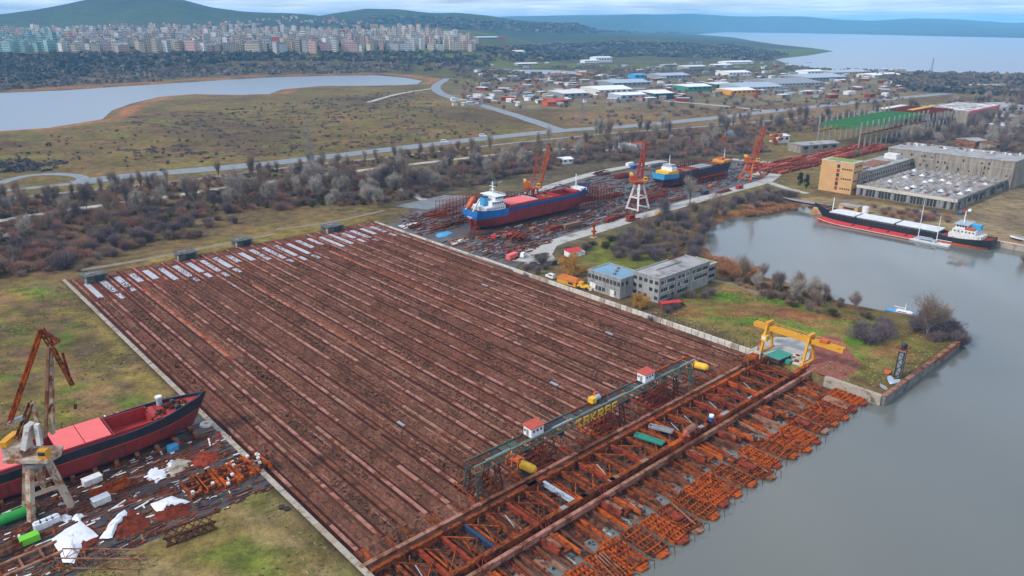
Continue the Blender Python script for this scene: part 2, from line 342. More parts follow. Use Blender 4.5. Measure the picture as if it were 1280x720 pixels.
at = me.attributes.new('Col', 'FLOAT_COLOR', 'POINT'); at.data.foreach_set('color', np.concatenate([c.reshape(-1, 3), np.ones((len(gv), 1))], 1).ravel())
gm = bpy.data.materials.new('ground'); gm.use_nodes = True; n = gm.node_tree.nodes; l = gm.node_tree.links
b = n['Principled BSDF']; b.inputs['Roughness'].default_value = 1; b.inputs['Specular IOR Level'].default_value = .1
a_ = n.new('ShaderNodeAttribute'); a_.attribute_name = 'Col'; g_ = n.new('ShaderNodeNewGeometry'); prev = a_.outputs['Color']
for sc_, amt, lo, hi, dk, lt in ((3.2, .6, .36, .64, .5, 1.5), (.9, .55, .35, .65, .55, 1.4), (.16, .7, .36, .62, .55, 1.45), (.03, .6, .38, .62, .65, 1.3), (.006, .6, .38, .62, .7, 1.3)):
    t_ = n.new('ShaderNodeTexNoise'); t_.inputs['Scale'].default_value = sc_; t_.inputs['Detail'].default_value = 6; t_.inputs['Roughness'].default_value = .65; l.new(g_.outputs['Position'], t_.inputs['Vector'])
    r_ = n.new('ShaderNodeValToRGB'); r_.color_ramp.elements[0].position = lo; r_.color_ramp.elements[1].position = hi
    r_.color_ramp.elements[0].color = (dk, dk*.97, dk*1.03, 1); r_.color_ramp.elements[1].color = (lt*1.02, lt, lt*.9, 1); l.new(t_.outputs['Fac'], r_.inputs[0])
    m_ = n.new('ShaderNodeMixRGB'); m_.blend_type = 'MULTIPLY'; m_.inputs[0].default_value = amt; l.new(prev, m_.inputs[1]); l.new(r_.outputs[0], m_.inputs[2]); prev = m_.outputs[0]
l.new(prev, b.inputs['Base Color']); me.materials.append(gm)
tag(link('ground', me), kind='structure')
def march_many(xs, ys, d0=700.0, d1=9000.0):
    """where the sight lines of pixels meet the land: X, Y, Z, found"""
    xs = np.asarray(xs, float)[:, None]; ys = np.asarray(ys, float)[:, None]; t = np.geomspace(d0, d1, 150)[None, :]
    v = (ys-360)/F; X = (xs-640)/F*t; Y = (CP-v*SP)*t; Z = CAMH+(-SP-v*CP)*t
    h = hgrid(X, Y); below = Z <= h; k = below.argmax(1); ok = below.any(1) & (k > 0); i = np.arange(len(k)); k = np.maximum(k, 1)
    e1 = (Z-h)[i, k]; e0 = (Z-h)[i, k-1]; f = np.clip(e0/(e0-e1+1e-9), 0, 1)
    tt = t[0, k-1]*(1-f)+t[0, k]*f; X = (xs[:, 0]-640)/F*tt; Y = (CP-v[:, 0]*SP)*tt
    return X, Y, hgrid(X, Y), ok
def hgrid(X, Y):
    """terrain height read back from the ground sheet (bilinear)"""
    u = X*YS+Y*YC; w = X*YC-Y*YS
    i = np.clip(np.searchsorted(us, u)-1, 0, len(us)-2); j = np.clip(np.searchsorted(ws, w)-1, 0, len(ws)-2)
    a = np.clip((u-us[i])/(us[i+1]-us[i]), 0, 1); b = np.clip((w-ws[j])/(ws[j+1]-ws[j]), 0, 1)
    return TZ[i, j]*(1-a)*(1-b)+TZ[i+1, j]*a*(1-b)+TZ[i, j+1]*(1-a)*b+TZ[i+1, j+1]*a*b
def hz(x, y): return float(hgrid(np.array([float(x)]), np.array([float(y)]))[0])
def march(x, y):
    X, Y, Z, ok = march_many([x], [y]); return (float(X[0]), float(Y[0]), float(Z[0])) if ok[0] else None
# water
wm = bpy.data.materials.new('water'); wm.use_nodes = True; n = wm.node_tree.nodes; l = wm.node_tree.links; b = n['Principled BSDF']
b.inputs['Base Color'].default_value = (.120,.126,.116,1); b.inputs['Roughness'].default_value = .09; b.inputs['IOR'].default_value = 1.45; b.inputs['Specular IOR Level'].default_value = .6
g_ = n.new('ShaderNodeNewGeometry'); bp = n.new('ShaderNodeBump'); bp.inputs['Strength'].default_value = .05; bp.inputs['Distance'].default_value = .25
t_ = n.new('ShaderNodeTexNoise'); t_.inputs['Scale'].default_value = .5; t_.inputs['Detail'].default_value = 3; l.new(g_.outputs['Position'], t_.inputs['Vector']); l.new(t_.outputs['Fac'], bp.inputs['Height']); l.new(bp.outputs[0], b.inputs['Normal'])
def wn(sc, lo, hi, mp_):
    t2 = n.new('ShaderNodeTexNoise'); t2.inputs['Scale'].default_value = sc; t2.inputs['Detail'].default_value = 4; mq = n.new('ShaderNodeMapping'); mq.inputs['Rotation'].default_value = (0,0,.5); mq.inputs['Scale'].default_value = mp_; l.new(g_.outputs['Position'], mq.inputs[0]); l.new(mq.outputs[0], t2.inputs['Vector'])
    r2 = n.new('ShaderNodeMapRange'); r2.inputs[1].default_value = .35; r2.inputs[2].default_value = .65; r2.inputs[3].default_value = lo; r2.inputs[4].default_value = hi; l.new(t2.outputs['Fac'], r2.inputs[0]); return r2.outputs[0]
l.new(wn(.025, .05, .22, (1,.35,1)), b.inputs['Roughness'])
mw = n.new('ShaderNodeMixRGB'); l.new(wn(.012, 0, 1, (1,.6,1)), mw.inputs[0]); mw.inputs[1].default_value = (.112,.118,.106,1); mw.inputs[2].default_value = (.136,.140,.122,1); l.new(mw.outputs[0], b.inputs['Base Color'])
M['water'] = wm
def water(poly, pad):
    xs = [p[0] for p in poly]; ys = [p[1] for p in poly]
    mb = MB().sheet([(min(xs)-pad, min(ys)-pad, WZ), (max(xs)+pad, min(ys)-pad, WZ), (max(xs)+pad, max(ys)+pad, WZ), (min(xs)-pad, max(ys)+pad, WZ)])
    tag(mb.build('water', 'water'), kind='structure')
tag(MB().sheet([tuple(U(u, w, WZ)) for u, w in ((-5900,-2900),(-5900,1450),(300,1450),(300,380),(225,300),(120,226),(120,-2900))]).build('water', 'water'), kind='structure')
wf = wm.copy(); wf.name = 'lake_water'
for nm_ in ('Roughness','Base Color'): wf.node_tree.links.remove(wf.node_tree.nodes['Principled BSDF'].inputs[nm_].links[0])
wf.node_tree.nodes['Principled BSDF'].inputs['Roughness'].default_value = .32; wf.node_tree.nodes['Principled BSDF'].inputs['Base Color'].default_value = (.17,.20,.24,1); wf.node_tree.nodes['Principled BSDF'].inputs['IOR'].default_value = 1.6; M['water'] = wf
water(LAKE, 60); water(POND, 40); water(FAR, 300); M['water'] = wm
# ------------------------------------------------------------------ roads
def ribbon(name, pts, width, mat, z=.05, label=None):
    P_ = [Vector((*PX(*p), 0)) for p in pts]; Q = []
    for i in range(len(P_)-1):
        p0 = P_[max(i-1, 0)]; p1 = P_[i]; p2 = P_[i+1]; p3 = P_[min(i+2, len(P_)-1)]; k = max(2, int((p2-p1).length/15))
        for j in range(k):
            t = j/k; Q.append(.5*((2*p1)+(p2-p0)*t+(2*p0-5*p1+4*p2-p3)*t*t+(3*p1-p0-3*p2+p3)*t**3))
    Q.append(P_[-1]); vs = []
    for i, q in enumerate(Q):
        d = (Q[min(i+1, len(Q)-1)]-Q[max(i-1, 0)]).normalized(); s = Vector((-d.y, d.x, 0))
        wv = width/2*(1+.06*math.sin(i*1.3))
        for e in (-1, 1):
            p = q+s*e*wv; vs.append((p.x, p.y, max(0, hz(p.x, p.y))+z))
    me = MB().add(vs, [(2*i, 2*i+1, 2*i+3, 2*i+2)[::-1] for i in range(len(Q)-1)])
    o = me.build(name, mat); tag(o, kind='structure'); return Q
HW = ribbon('highway', [(96,229),(150,221),(240,213),(330,205),(420,194.5),(510,184),(600,173.5),(700,163.5),(800,156.5),(900,146.5),(960,139.5),(1050,130),(1150,120),(1280,108.5),(1450,96)], 22, 'asphalt')
ribbon('ring_road', [(96,229),(104,224),(96,219.5),(70,217.5),(40,219),(15,224),(-10,232),(-60,243)], 9, 'asphalt', .07)
ribbon('ring_road', [(-40,247),(0,239),(40,235),(96,229)], 9, 'asphalt', .09)
ribbon('service_road', [(-20,251),(60,243),(150,234),(260,222),(380,207),(500,195),(620,181),(760,167),(880,158),(1000,147)], 5, 'asphalt', .06)
ribbon('lane', [(-60,288),(0,276),(60,266),(120,258),(200,247),(300,232.5),(360,225),(420,217),(500,207),(580,198),(640,191),(700,186),(745,189),(790,183)], 7.5, 'road_pale', .06)
ribbon('lane', [(-60,312),(-20,303),(10,294),(34,285)], 9, 'road_pale', .06)
ribbon('road', [(560,98),(545,108),(556,119),(600,131),(650,146),(700,163)], 17, 'asphalt', .1)
ribbon('road', [(545,110),(500,117),(460,128)], 9, 'road_pale', .06)
ribbon('quay_road', [(652,327),(668,314),(700,301),(750,286),(800,271),(860,253.5),(920,236.5),(958,226),(972,215),(985,207.5)], 9.5, 'road_pale', .06)
ribbon('quay_road', [(958,227),(985,236),(1010,242)], 6, 'road_pale', .08)
ribbon('inner_road', [(650,246),(700,229),(760,213),(830,201)], 9, 'road_pale', .06)
ribbon('inner_road', [(915,199),(960,203),(990,200),(1030,207),(1060,212)], 8, 'road_pale', .06)
ribbon('inner_road', [(985,207),(960,213),(935,221)], 7, 'road_pale', .09)
ribbon('dirt_path', [(100,338),(160,328),(215,318),(280,305),(345,292)], 3.6, 'dirt_lane', .05)
ribbon('dirt_path', [(345,287),(400,280),(450,270),(480,263)], 3.2, 'dirt_lane', .05)
ribbon('dirt_path', [(890,350),(925,358),(960,372)], 3, 'dirt_lane', .05)
ribbon('dirt_path', [(480,228),(510,240),(530,250)], 6, 'road_pale', .07)
ribbon('road', [(1280,124),(1180,130),(1090,140),(1000,152)], 8, 'asphalt', .08)
ribbon('road', [(830,126),(900,132),(960,139)], 9, 'road_pale', .08)
def pave(name, pts, mat, z): tag(MB().sheet([(*p, z) for p in pts]).build(name, mat), kind='structure')
pave('yard_pavement', uwp([(155,-60),(157.5,-20),(157,20),(158.5,40),(160,62.7),(226,62.7),(226,-60)]), 'yard_wet', .03)
pave('shipyard_pavement', px([(486,283),(640,338),(672,310),(760,282),(960,223),(925,200),(820,206),(640,243),(560,250),(520,262)]), 'yard_grey', .025)
pave('shipyard_slab', px([(505,272),(572,300),(640,300),(800,262),(800,240),(640,250),(565,258)]), 'yard_wet', .035)
pave('concrete_apron', px([(492,258),(535,262),(590,245),(555,244)]), 'asphalt', .05)
pave('red_gravel', uwp([(90,226.4),(91,243),(108,262),(114,256),(103,226.4)]), 'gravel_red', .035)
pave('concrete_apron', uwp([(103,227),(103.5,240),(117,250),(124,244),(124,227)]), 'road_pale', .03)
pave('concrete_apron', px([(655,330),(688,305),(700,300),(690,318),(700,330)]), 'road_pale', .045)
# slipway bed: a sloping sheet below the yard level
def zs(u): return -.15-(373-u)*.0044 if u > 125 else -1.24-(125-u)*.064
bed = [373.6,340,300,260,220,180,150,125,110,100,90,80,60]
mb = MB()
for i in range(len(bed)-1):
    mb.sheet([tuple(U(bed[i],63.6,zs(bed[i]))), tuple(U(bed[i],225.4,zs(bed[i]))), tuple(U(bed[i+1],225.4,zs(bed[i+1]))), tuple(U(bed[i+1],63.6,zs(bed[i+1])))])
mt('slip_bed', (.075,.031,.021), (.225,.096,.062), 1.3, .95, (.078,.036,.022), .11, .53, stretch=(1,.45,1), lo=.34, hi=.66, detail=9)
slip = tag(mb.build('slipway', 'slip_bed'), kind='structure')
# tracks: slabs laid end to end, trench shade painted as dark bands either side
NT = 25; TW = [66.2+i*6.47 for i in range(NT)]
rnd = random.Random(5); slab_mesh = {}
def sbox(name, mat, u0, u1, w, wid, hgt, parent, z=0.0):
    mb = MB(); zz = [zs(u0)+z, zs(u1)+z]; a = [(u0,w-wid/2,zz[0]),(u0,w+wid/2,zz[0]),(u1,w+wid/2,zz[1]),(u1,w-wid/2,zz[1])]
    vs = [tuple(U(u,q,zq-.3)) for u,q,zq in a]+[tuple(U(u,q,zq+hgt)) for u,q,zq in a]
    mb.add(vs, [(0,1,2,3),(7,6,5,4),(4,5,1,0),(5,6,2,1),(6,7,3,2),(7,4,0,3)]); return mb.build(name, mat, parent)
for i, w in enumerate(TW):
    u = 372.5
    while u > 126:
        L_ = rnd.uniform(9, 40); u1 = max(u-L_, 125)
        if u1-125 < 8: u1 = 125
        mat = rnd.choice(['track_pink','track_pink','track_pink','track_brown','track_brown','rust_pale'])
        if rnd.random() < .025: mat = 'wet_dull'; u1 = max(u-4, 125)
        sbox('track_slab', mat, u, u1+rnd.choice([.12,.12,.5]), w+rnd.uniform(-.08,.08), .92+rnd.uniform(-.1,.15), .38+rnd.uniform(-.03,.05), slip); u = u1
    for e in (-1, 1):
        cuts = [372, rnd.uniform(300,345), rnd.uniform(215,270), rnd.uniform(150,190), 125]
        for q in range(4): sbox('rail_shade_band', ('rust_orange' if i in (3,9,17) and q == 1 and e > 0 else rnd.choice(['maroon_shade','maroon_shade','rust_dark','maroon_shade'])), cuts[q], cuts[q+1]+rnd.choice([.1,.1,2.5]), w+e*.90+rnd.uniform(-.05,.05), .78, .10+rnd.uniform(-.02,.04), slip)  # flush bands coloured as trench shade; a few rust-orange lengths of rail
# wet slabs at the head, between the tracks
for i in range(NT-1):
    w = (TW[i]+TW[i+1])/2; a = 366-rnd.uniform(0,4); q = rnd.uniform(13,25)
    sbox('wet_slab', 'wet_slab', a, a-q, w, 2.5+rnd.uniform(-.3,.3), .16, slip)
    if rnd.random() < .35: sbox('wet_slab', 'wet_slab', a-q-3, a-q-3-rnd.uniform(4,8), w+.3, 2.0, .13, slip)
    sbox('side_plank', 'rust_red', 369, 338-rnd.uniform(0,10), w-1.75, .5, .22, slip)
    sbox('side_plank', 'rust_red', 369, 342-rnd.uniform(0,10), w+1.75, .5, .22, slip)
for i in range(NT-1):      # thin edge strips half-way between the tracks
    for f in (.36, .64):
        u = 340-rnd.uniform(0,12)
        while u > 135:
            u1 = max(u-rnd.uniform(35,110), 126); sbox('edge_strip', rnd.choice(['track_brown','track_brown','rust','rust_pale','track_pink']), u, u1, TW[i]+6.47*f+rnd.uniform(-.12,.12), .26, .16, slip); u = u1-rnd.uniform(2,25)
# weeds between the tracks: uncountable
mb = MB(); rw = random.Random(11)
def tuft(mb, x, y, z, r, h, rn, k=4, m=0):
    for q in range(k):
        a = rn.uniform(0, 6.28); dx_, dy_ = math.cos(a)*r, math.sin(a)*r; ox, oy = rn.uniform(-r,r)*.6, rn.uniform(-r,r)*.6
        mb.add([(x+ox-dx_,y+oy-dy_,z),(x+ox+dx_,y+oy+dy_,z),(x+ox+dx_*.5-dy_*.4,y+oy+dy_*.5+dx_*.4,z+h*rn.uniform(.7,1.2)),(x+ox-dx_*.6-dy_*.4,y+oy-dy_*.6+dx_*.4,z+h*rn.uniform(.6,1.1))], [(0,1,2,3)], m)
for _ in range(44000):
    u = rw.uniform(119, 364); k = rw.randrange(NT-1); w = (TW[k]+TW[k+1])/2+rw.gauss(0, 1.0)
    if abs(w-(TW[k]+TW[k+1])/2) > 2.0: continue
    cl = math.sin(u*.083+k*2.9)+math.sin(u*.031-k*1.7)+.7*math.sin(u*.19+k*5.1)
    p = U(u, w, zs(u))
    if cl+rw.gauss(0,.55) > .75: tuft(mb, p.x, p.y, p.z, rw.uniform(.15,.42), rw.uniform(.15,.5), rw, 2, 0 if rw.random() < .6 else 1)
    elif rw.random() < .6: tuft(mb, p.x, p.y, p.z, rw.uniform(.15,.38), rw.uniform(.06,.24), rw, 2, 1)
for _ in range(1800):
    u = rw.uniform(92, 119); k = rw.randrange(NT-1); w = (TW[k]+TW[k+1])/2+rw.gauss(0, 1.0)
    p = U(u, w, zs(u)); tuft(mb, p.x, p.y, p.z, rw.uniform(.3,.6), rw.uniform(.3,.8), rw, 3)
tag(mb.build('weeds', ['weed','weed_tan'], slip), kind='stuff')
# retaining walls: capping slabs and panels
mt('kerb_tan', (.27,.21,.155), (.35,.285,.22), .5, .9, (.16,.11,.075), .35, .58)
wall_l = thing('retaining_wall', 'long pale concrete kerb wall along the left edge of the slipway', 'wall', U(102,63.2,0), YR)
k = 0; u = 0.0
while u < 270:
    L_ = rnd.uniform(8.5, 10.5); MB().box(-.65,.75,u,u+L_-.12,-2.6,.28+rnd.uniform(-.04,.05)).build('coping_slab', rnd.choice(['concrete','concrete','concrete','kerb_tan']), wall_l); u += L_
wall_r = thing('retaining_wall', 'panelled concrete wall along the office side of the slipway', 'wall', U(119,225.8,0), YR)
u = 0.0
while u < 250:
    L_ = 2.9 if u < 75 else 5.2; hgt = .8 if u < 150 else .45
    MB().box(-.55,.25,u+.1,u+L_-.12,-2.2,hgt+rnd.uniform(-.05,.06)).build('wall_panel', rnd.choice(['concrete_pale','concrete_pale','concrete_pale','concrete']), wall_r)
    MB().box(-.3,.2,u-.1,u+.1,-2.2,hgt-.12).build('panel_joint', 'concrete_dark', wall_r); u += L_
MB().box(-.25,.1,u,u+8,-2,.3).build('wall_panel', 'rust', wall_r)
q1 = thing('quay_wall', 'rusty-topped concrete quay wall around the grassy headland', 'quay', U(76.5,226,0), YR)
MB().box(-.3,64,-.55,.6,-7,.12).build('quay_face', 'concrete_dark', q1); MB().box(-.3,64,-.6,.9,.12,.36).build('coping', 'rust_pale', q1)
MB().box(-1,.6,.6,19,-7,.25).build('side_face', 'concrete', q1)
MB().bar((40,-.65,-.5),(64,-.65,-.5),.35,.6).build('fender_beam', 'rust_orange', q1)
q2 = thing('quay_wall', 'stained concrete quay wall behind the moored black cargo ship', 'quay', U(60,452.2,0), YR)
MB().box(-.7,.3,0,155,-7,.1).build('quay_face', 'concrete', q2); MB().box(-.75,.8,0,155,.1,.3).build('coping', 'concrete_pale', q2)
# ================================================================== slipway steelwork
rs = random.Random(21)
LABT = {0:'beside the left kerb wall', NT-1:'beside the headland quay wall'}
# launching cradle: two pairs of long girders joined by cross girders over the tracks
cr_ = thing('launching_cradle', 'huge rusty launching cradle of paired girders spanning the foot of the slipway', 'cradle', U(110,64,0), YR)
Lw = 165.0
def seg_girder(name, y, wid, z0, z1, mats, n, parent, x0=0.0, x1=Lw):
    x = x0
    for k in range(n):
        q = x0+(x1-x0)*(k+1)/n
        MB().box(x+.05, q-.05, y-wid/2, y+wid/2, z0+rs.uniform(-.02,.02), z1+rs.uniform(-.05,.05)).build(name, rs.choice(mats), parent); x = q
seg_girder('rail_beam', 8.6, 1.1, -1.0, .35, ['rust_pale','track_brown','rust_pale','track_pink'], 9, cr_, -1, 151)
seg_girder('girder', 5.7, 1.0, -.9, .75, ['rust','rust','rust_orange','rust'], 17, cr_)
seg_girder('girder', 7.1, .35, -1.0, .2, ['rust_dark','rust'], 8, cr_)
seg_girder('girder', -6.6, 1.3, -1.2, .75, ['rust','rust_orange','rust','rust'], 17, cr_)
seg_girder('rail_beam', -9.0, 1.0, -1.4, .1, ['track_pink','rust_pale','track_brown','track_pink'], 10, cr_, 0, 166)
for k in range(28):          # deck plates and cleats on the girders
    x = rs.uniform(1, 160); y = rs.choice([5.7, -6.6]); L_ = rs.uniform(1.2, 4)
    MB().box(x, x+L_, y-.62, y+.62, .78, .92).build('cover_plate', rs.choice(['rust_orange','rust_dark','rust','steel_grey','rust','rust_pale','rust_dark']), cr_)
odd = {7:'pale_blue', 3:'hull_navy', 2:'rust_red'}
for i, w in enumerate(TW[:24]):
    x = w-64+3.2
    m = odd.get(i, rs.choice(['rust','rust_red','rust_orange','rust']))
    g = MB(); g.box(x-.42,x+.42,-5.9,5.15,.05,.22); g.box(x-.09,x+.09,-5.9,5.15,-.85,.05); g.box(x-.42,x+.42,-5.9,5.15,-1.0,-.85); g.build('cross_girder', m, cr_)
    g = MB(); g.box(x+1.6,x+1.95,-5.9,5.15,-.75,-.45); g.build('tie_beam', rs.choice(['rust','rust_orange','rust_dark']), cr_)
    a, b_ = (-5.6, 4.8) if i % 2 else (4.8, -5.6)
    MB().bar((x+.4,a,.0),(x+6.0,(a+b_)/2,-.3),.22).build('brace', rs.choice(['rust','rust_orange','rust_red']), cr_)
    MB().bar((x+6.0,(a+b_)/2,-.3),(x+.4,b_,.0),.22).build('brace', rs.choice(['rust','rust_orange','rust_dark','rust_red']), cr_)
    MB().bar((x+2.6,-2.5,-1.2),(x+2.9,1.2,.15),.16).build('stay', rs.choice(['pale_blue','rust_pale','rust_orange','rust','rust','rust_dark']), cr_)
    MB().bar((x+3.2,3.8,-1.3),(x+3.2,3.8,.9),.2).build('post', rs.choice(['rust','rust_pale']), cr_)
    g = MB()
    for q in range(5): g.bar((x+.5+q*1.15,-5.5,-.1),(x+1.1+q*1.15,-5.9,.5),.14)
    tag(g.build('side_lacing', 'rust_red', cr_), kind='stuff')
# tail of each track below the cradle: twin runway beams down into the water
for i, w in enumerate(TW):
    for e in (-1, 1):
        sbox('runway_beam', rs.choice(['rust','rust','track_brown','rust_orange','rust_pale']), 124.8, 104, w+e*.85, .8, .42, slip)
        sbox('runway_beam', rs.choice(['rust_orange','rust','track_brown','rust_pale','rust']), 103.8, 84+rs.uniform(0,3), w+e*.95, .75, 1.0, slip)
    if i < NT-1:
        a = 100-rs.uniform(0,3); sbox('apron_plate', rs.choice(['track_pink','track_brown','rust_red','rust_pale','rust']), a, a-rs.uniform(5,8), w+3.2, 2.5, .14+rs.uniform(0,.12), slip)
        if rs.random() < .6: sbox('loose_plank', rs.choice(['rust_pale','rust_orange','concrete']), 97-rs.uniform(0,4), 93-rs.uniform(0,4), w+2.2+rs.uniform(0,1.6), .6, .42, slip)
        sbox('side_beam', rs.choice(['rust_dark','rust','rust_red']), 103, 91.5+rs.uniform(0,3), w+1.9, .35, .7, slip)
        sbox('side_beam', rs.choice(['rust_dark','rust','rust_red']), 103, 93.5+rs.uniform(0,3), w-1.9, .3, .6, slip)
# slip carts at the waterline: one on each track
def slip_cart(kind, mats):
    r = thing('slip_cart', '', 'cart')
    a, b_ = mats
    for q in (-2.4,-1.2,0,1.2,2.4): MB().box(q-.17,q+.17,-5.2,4.6+rs.uniform(-.5,.8),-.35,.35).build('long_beam', a, r)
    for q in range(7): MB().box(-2.75,2.75,-5.0+q*1.55-.13,-5.0+q*1.55+.13,.3,.55).build('cross_bar', b_ if q % 2 else a, r)
    MB().prism([(-1.9,-5.2),(-1.3,-6.7),(1.0,-6.9),(1.9,-5.4)],-.3,.2).build('nose_plate', rs.choice(['rust_orange','rust_pale','rust_red']), r)
    g = MB()
    g.bar((1.2,-6.3,.2),(1.3,-6.5,1.9),.13); g.bar((1.3,-6.5,1.9),(2.1,-7.3,1.7),.11); g.bar((2.1,-7.3,1.7),(2.15,-7.6,-.9),.11); g.build('mooring_hook', 'rust_dark', r)
    if kind == 1: MB().box(-2.0,2.0,-4.6,3.6,.56,.64).build('deck_plate', 'rust_pale', r)
    if kind == 2:
        g = MB()
        for q in range(4): g.bar((-2+q,-4.5,.56),(-1+q*.8,3.4,.9),.2)
        g.build('loose_bars', 'rust_pale', r)
    if kind == 3: MB().box(-2.0,.2,-1.5,3.0,.56,1.05).build('winch_box', 'rust_red', r); MB().bar((.6,-4.6,.6),(1.9,3.9,1.1),.3).build('loose_beam', 'rust_pale', r)
    if kind == 4: MB().box(-1.9,1.9,-5.0,-1.8,.56,.66).build('deck_plate', 'rust', r); MB().bar((-1.9,.5,.6),(1.6,3.6,1.5),.28).build('loose_beam', 'rust_orange', r); MB().bar((1.4,0,.6),(-1.6,3.2,1.4),.28).build('loose_beam', 'rust', r)
    g = MB()
    for q in (-3.5,3.2):
        for e in (-1.2,1.2): g.cone((e-.2,q,-.45),(e+.2,q,-.45),.45,.45,10)
    g.build('wheel', 'rust_dark', r)
    return r
protos = [slip_cart(0,('rust_orange','rust_orange')), slip_cart(1,('rust_red','rust_orange')), slip_cart(2,('rust_orange','rust')), slip_cart(0,('rust','rust_orange')), slip_cart(3,('rust','rust_orange')), slip_cart(4,('rust_orange','rust_red'))]
kinds = [0,3,5,4,2,0,2,5,3,0,4,3,0,5,3,4,0,3,5,0,4,3,5,1,0]
used = set()
for i, w in enumerate(TW):
    k = kinds[i]; ex = {1:'pink-plated slip cart at the waterline, second from the headland quay', 2:'slip cart with loose pale bars on top at the waterline'}.get(k)
    if i == NT-1: lab = 'rusty orange slip cart at the waterline beside the headland quay wall'
    elif k == 1: lab = 'pink-plated slip cart at the waterline, second from the headland quay wall'
    elif k == 2: lab = 'orange slip cart heaped with loose pale bars, '+('nearer the bottom edge' if i == 4 else 'just up the row from the other one')
    else: lab = {0:'open orange slip cart',3:'orange slip cart with brown cross bars',4:'brown slip cart carrying a red winch box',5:'orange slip cart with crossed loose beams'}[k]+' at the waterline, %dth from the headland' % (NT-i) if i > 12 else {0:'open orange slip cart',3:'orange slip cart with brown cross bars',4:'brown slip cart carrying a red winch box',5:'orange slip cart with crossed loose beams'}[k]+' at the waterline toward the bottom edge'
    lc = U(86+rs.uniform(-1.4,.9), w+rs.uniform(-.4,.4), -2.45+rs.uniform(-.1,.15)); rz = YR+rs.uniform(-.07,.07)
    if k in used: o = copy_tree(protos[k], None, lc, rz, lab, 'slip carts at the waterline')
    else: o = protos[k]; o.location = lc; o.rotation_euler.z = rz; o['label'] = lab; o['group'] = 'slip carts at the waterline'; used.add(k)
    o.rotation_euler.x = rs.uniform(-.03,.05); o.rotation_euler.y = rs.uniform(-.05,.05)
for i in range(NT-1):
    a = U(89.5, TW[i]+2, -2.0); b_ = U(89.5, TW[i+1]-2, -2.0)
    g = MB().bar(a, b_, .2); g.bar(U(82.5,TW[i]+1.8,-2.2), U(82.5,TW[i+1]-1.8,-2.2), .2)
    if i % 3 == 0: g.bar(U(89.2,TW[i]+2,-2.0), U(83,TW[i+1]-2,-2.0), .16)
    if i % 4 == 1: g.bar(U(83.2,TW[i]+2,-2.0), U(88,TW[i+1]-2,-2.0), .16)
    g.build('coupling_rod', 'rust_orange', slip)
# hauling carriages hanging below the second girder
def hauler():
    r = thing('hauling_carriage', '', 'carriage')
    MB().box(-2.3,-1.5,-6.2,1,-.3,.9).build('side_girder', 'rust_red', r); MB().box(.4,1.2,-7.0,1,-.3,.9).build('side_girder', 'rust', r)
    MB().box(-1.3,.3,-5.0,.4,.1,.4).build('deck', 'rust_pale', r)
    MB().box(1.3,2.0,-9.6,-1.2,.2,1.0).build('arm', 'rust_orange', r); MB().box(-1.6,1.3,-7.2,-6.5,.2,.8).build('arm', 'rust', r)
    g = MB(); g.bar((.3,.6,.2),(-.6,2.2,3.0),.3); g.bar((2.3,.6,.2),(1.3,2.2,3.0),.3); g.bar((-.7,2.2,3.0),(1.5,2.2,3.0),.32); g.bar((.3,.6,.4),(1.3,2.2,3.0),.2); g.build('head_frame', 'rust_red', r)
    MB().cone((1.5,-9.4,1.2),(2.3,-10.2,1.2),.45,.45,10).build('sheave', 'dark', r)
    return r
hl = [('rust-red hauling carriage under the girder nearest the bottom edge', 82.5), ('rust-red hauling carriage second from the bottom edge', 101.5), ('rust-red hauling carriage below the middle of the lower girder', 122),
      ('rust-red hauling carriage beside the tan motor drum', 157), ('rust-red hauling carriage below the blue-topped barrel', 172.5), ('rust-red hauling carriage nearest the headland', 192)]
h0 = hauler()
for i, (lb, w) in enumerate(hl):
    lc = U(100.4, w, -1.55)
    if i == 0: h0.location = lc; h0.rotation_euler.z = YR; h0['label'] = lb; h0['group'] = 'hauling carriages'
    else: copy_tree(h0, None, lc, YR+rs.uniform(-.05,.05), lb, 'hauling carriages')
# things lying on the cradle
def drum_thing(name, lab, cat, u, w, z, L_, r, mat, mat2, rz=0.0, legs=True):
    t = thing(name, lab, cat, U(u,w,z), YR+rz)
    MB().cone((-L_/2,0,r+.5),(L_/2,0,r+.5),r,r,14).build('drum', mat, t, smooth=False)
    g = MB(); g.box(-L_/2+.3,-L_/2+.6,-r,r,0,.7); g.box(L_/2-.6,L_/2-.3,-r,r,0,.7); g.build('saddle', mat2, t)
    MB().cone((-L_/2-.3,0,r+.5),(-L_/2,0,r+.5),r*.5,r*.5,10).build('end_cap', mat2, t)
    return t
drum_thing('winch_motor', 'tan rusty motor drum on the lower girder of the cradle', 'motor', 103.4, 161.0, .78, 4.2, 1.0, 'rust_pale', 'pink_hatch')
t = thing('barrel', 'blue and white barrel standing on the lower girder', 'barrel', U(103.4,171.5,.78), 0)
MB().cone((0,0,0),(0,0,1.5),.75,.75,14).build('body', 'blue_paint', t); MB().cone((0,0,1.5),(0,0,2.1),.75,.7,14).build('top', 'white', t)
t = thing('winch_house', 'rusty box winch at the right end of the upper girder', 'winch', U(117.5,216,.3), YR)
MB().box(-3.4,-.2,-1.3,1.3,0,2.2).build('housing', 'rust', t); MB().box(.2,3.0,-1.5,1.1,.2,2.9).build('housing', 'rust_orange', t); MB().box(-3.7,3.3,-1.6,1.5,-1.5,0).build('base_frame', 'rust_dark', t)
MB().cone((-3.9,0,.9),(-3.4,0,.9),.7,.7,12).build('pulley', 'dark', t)
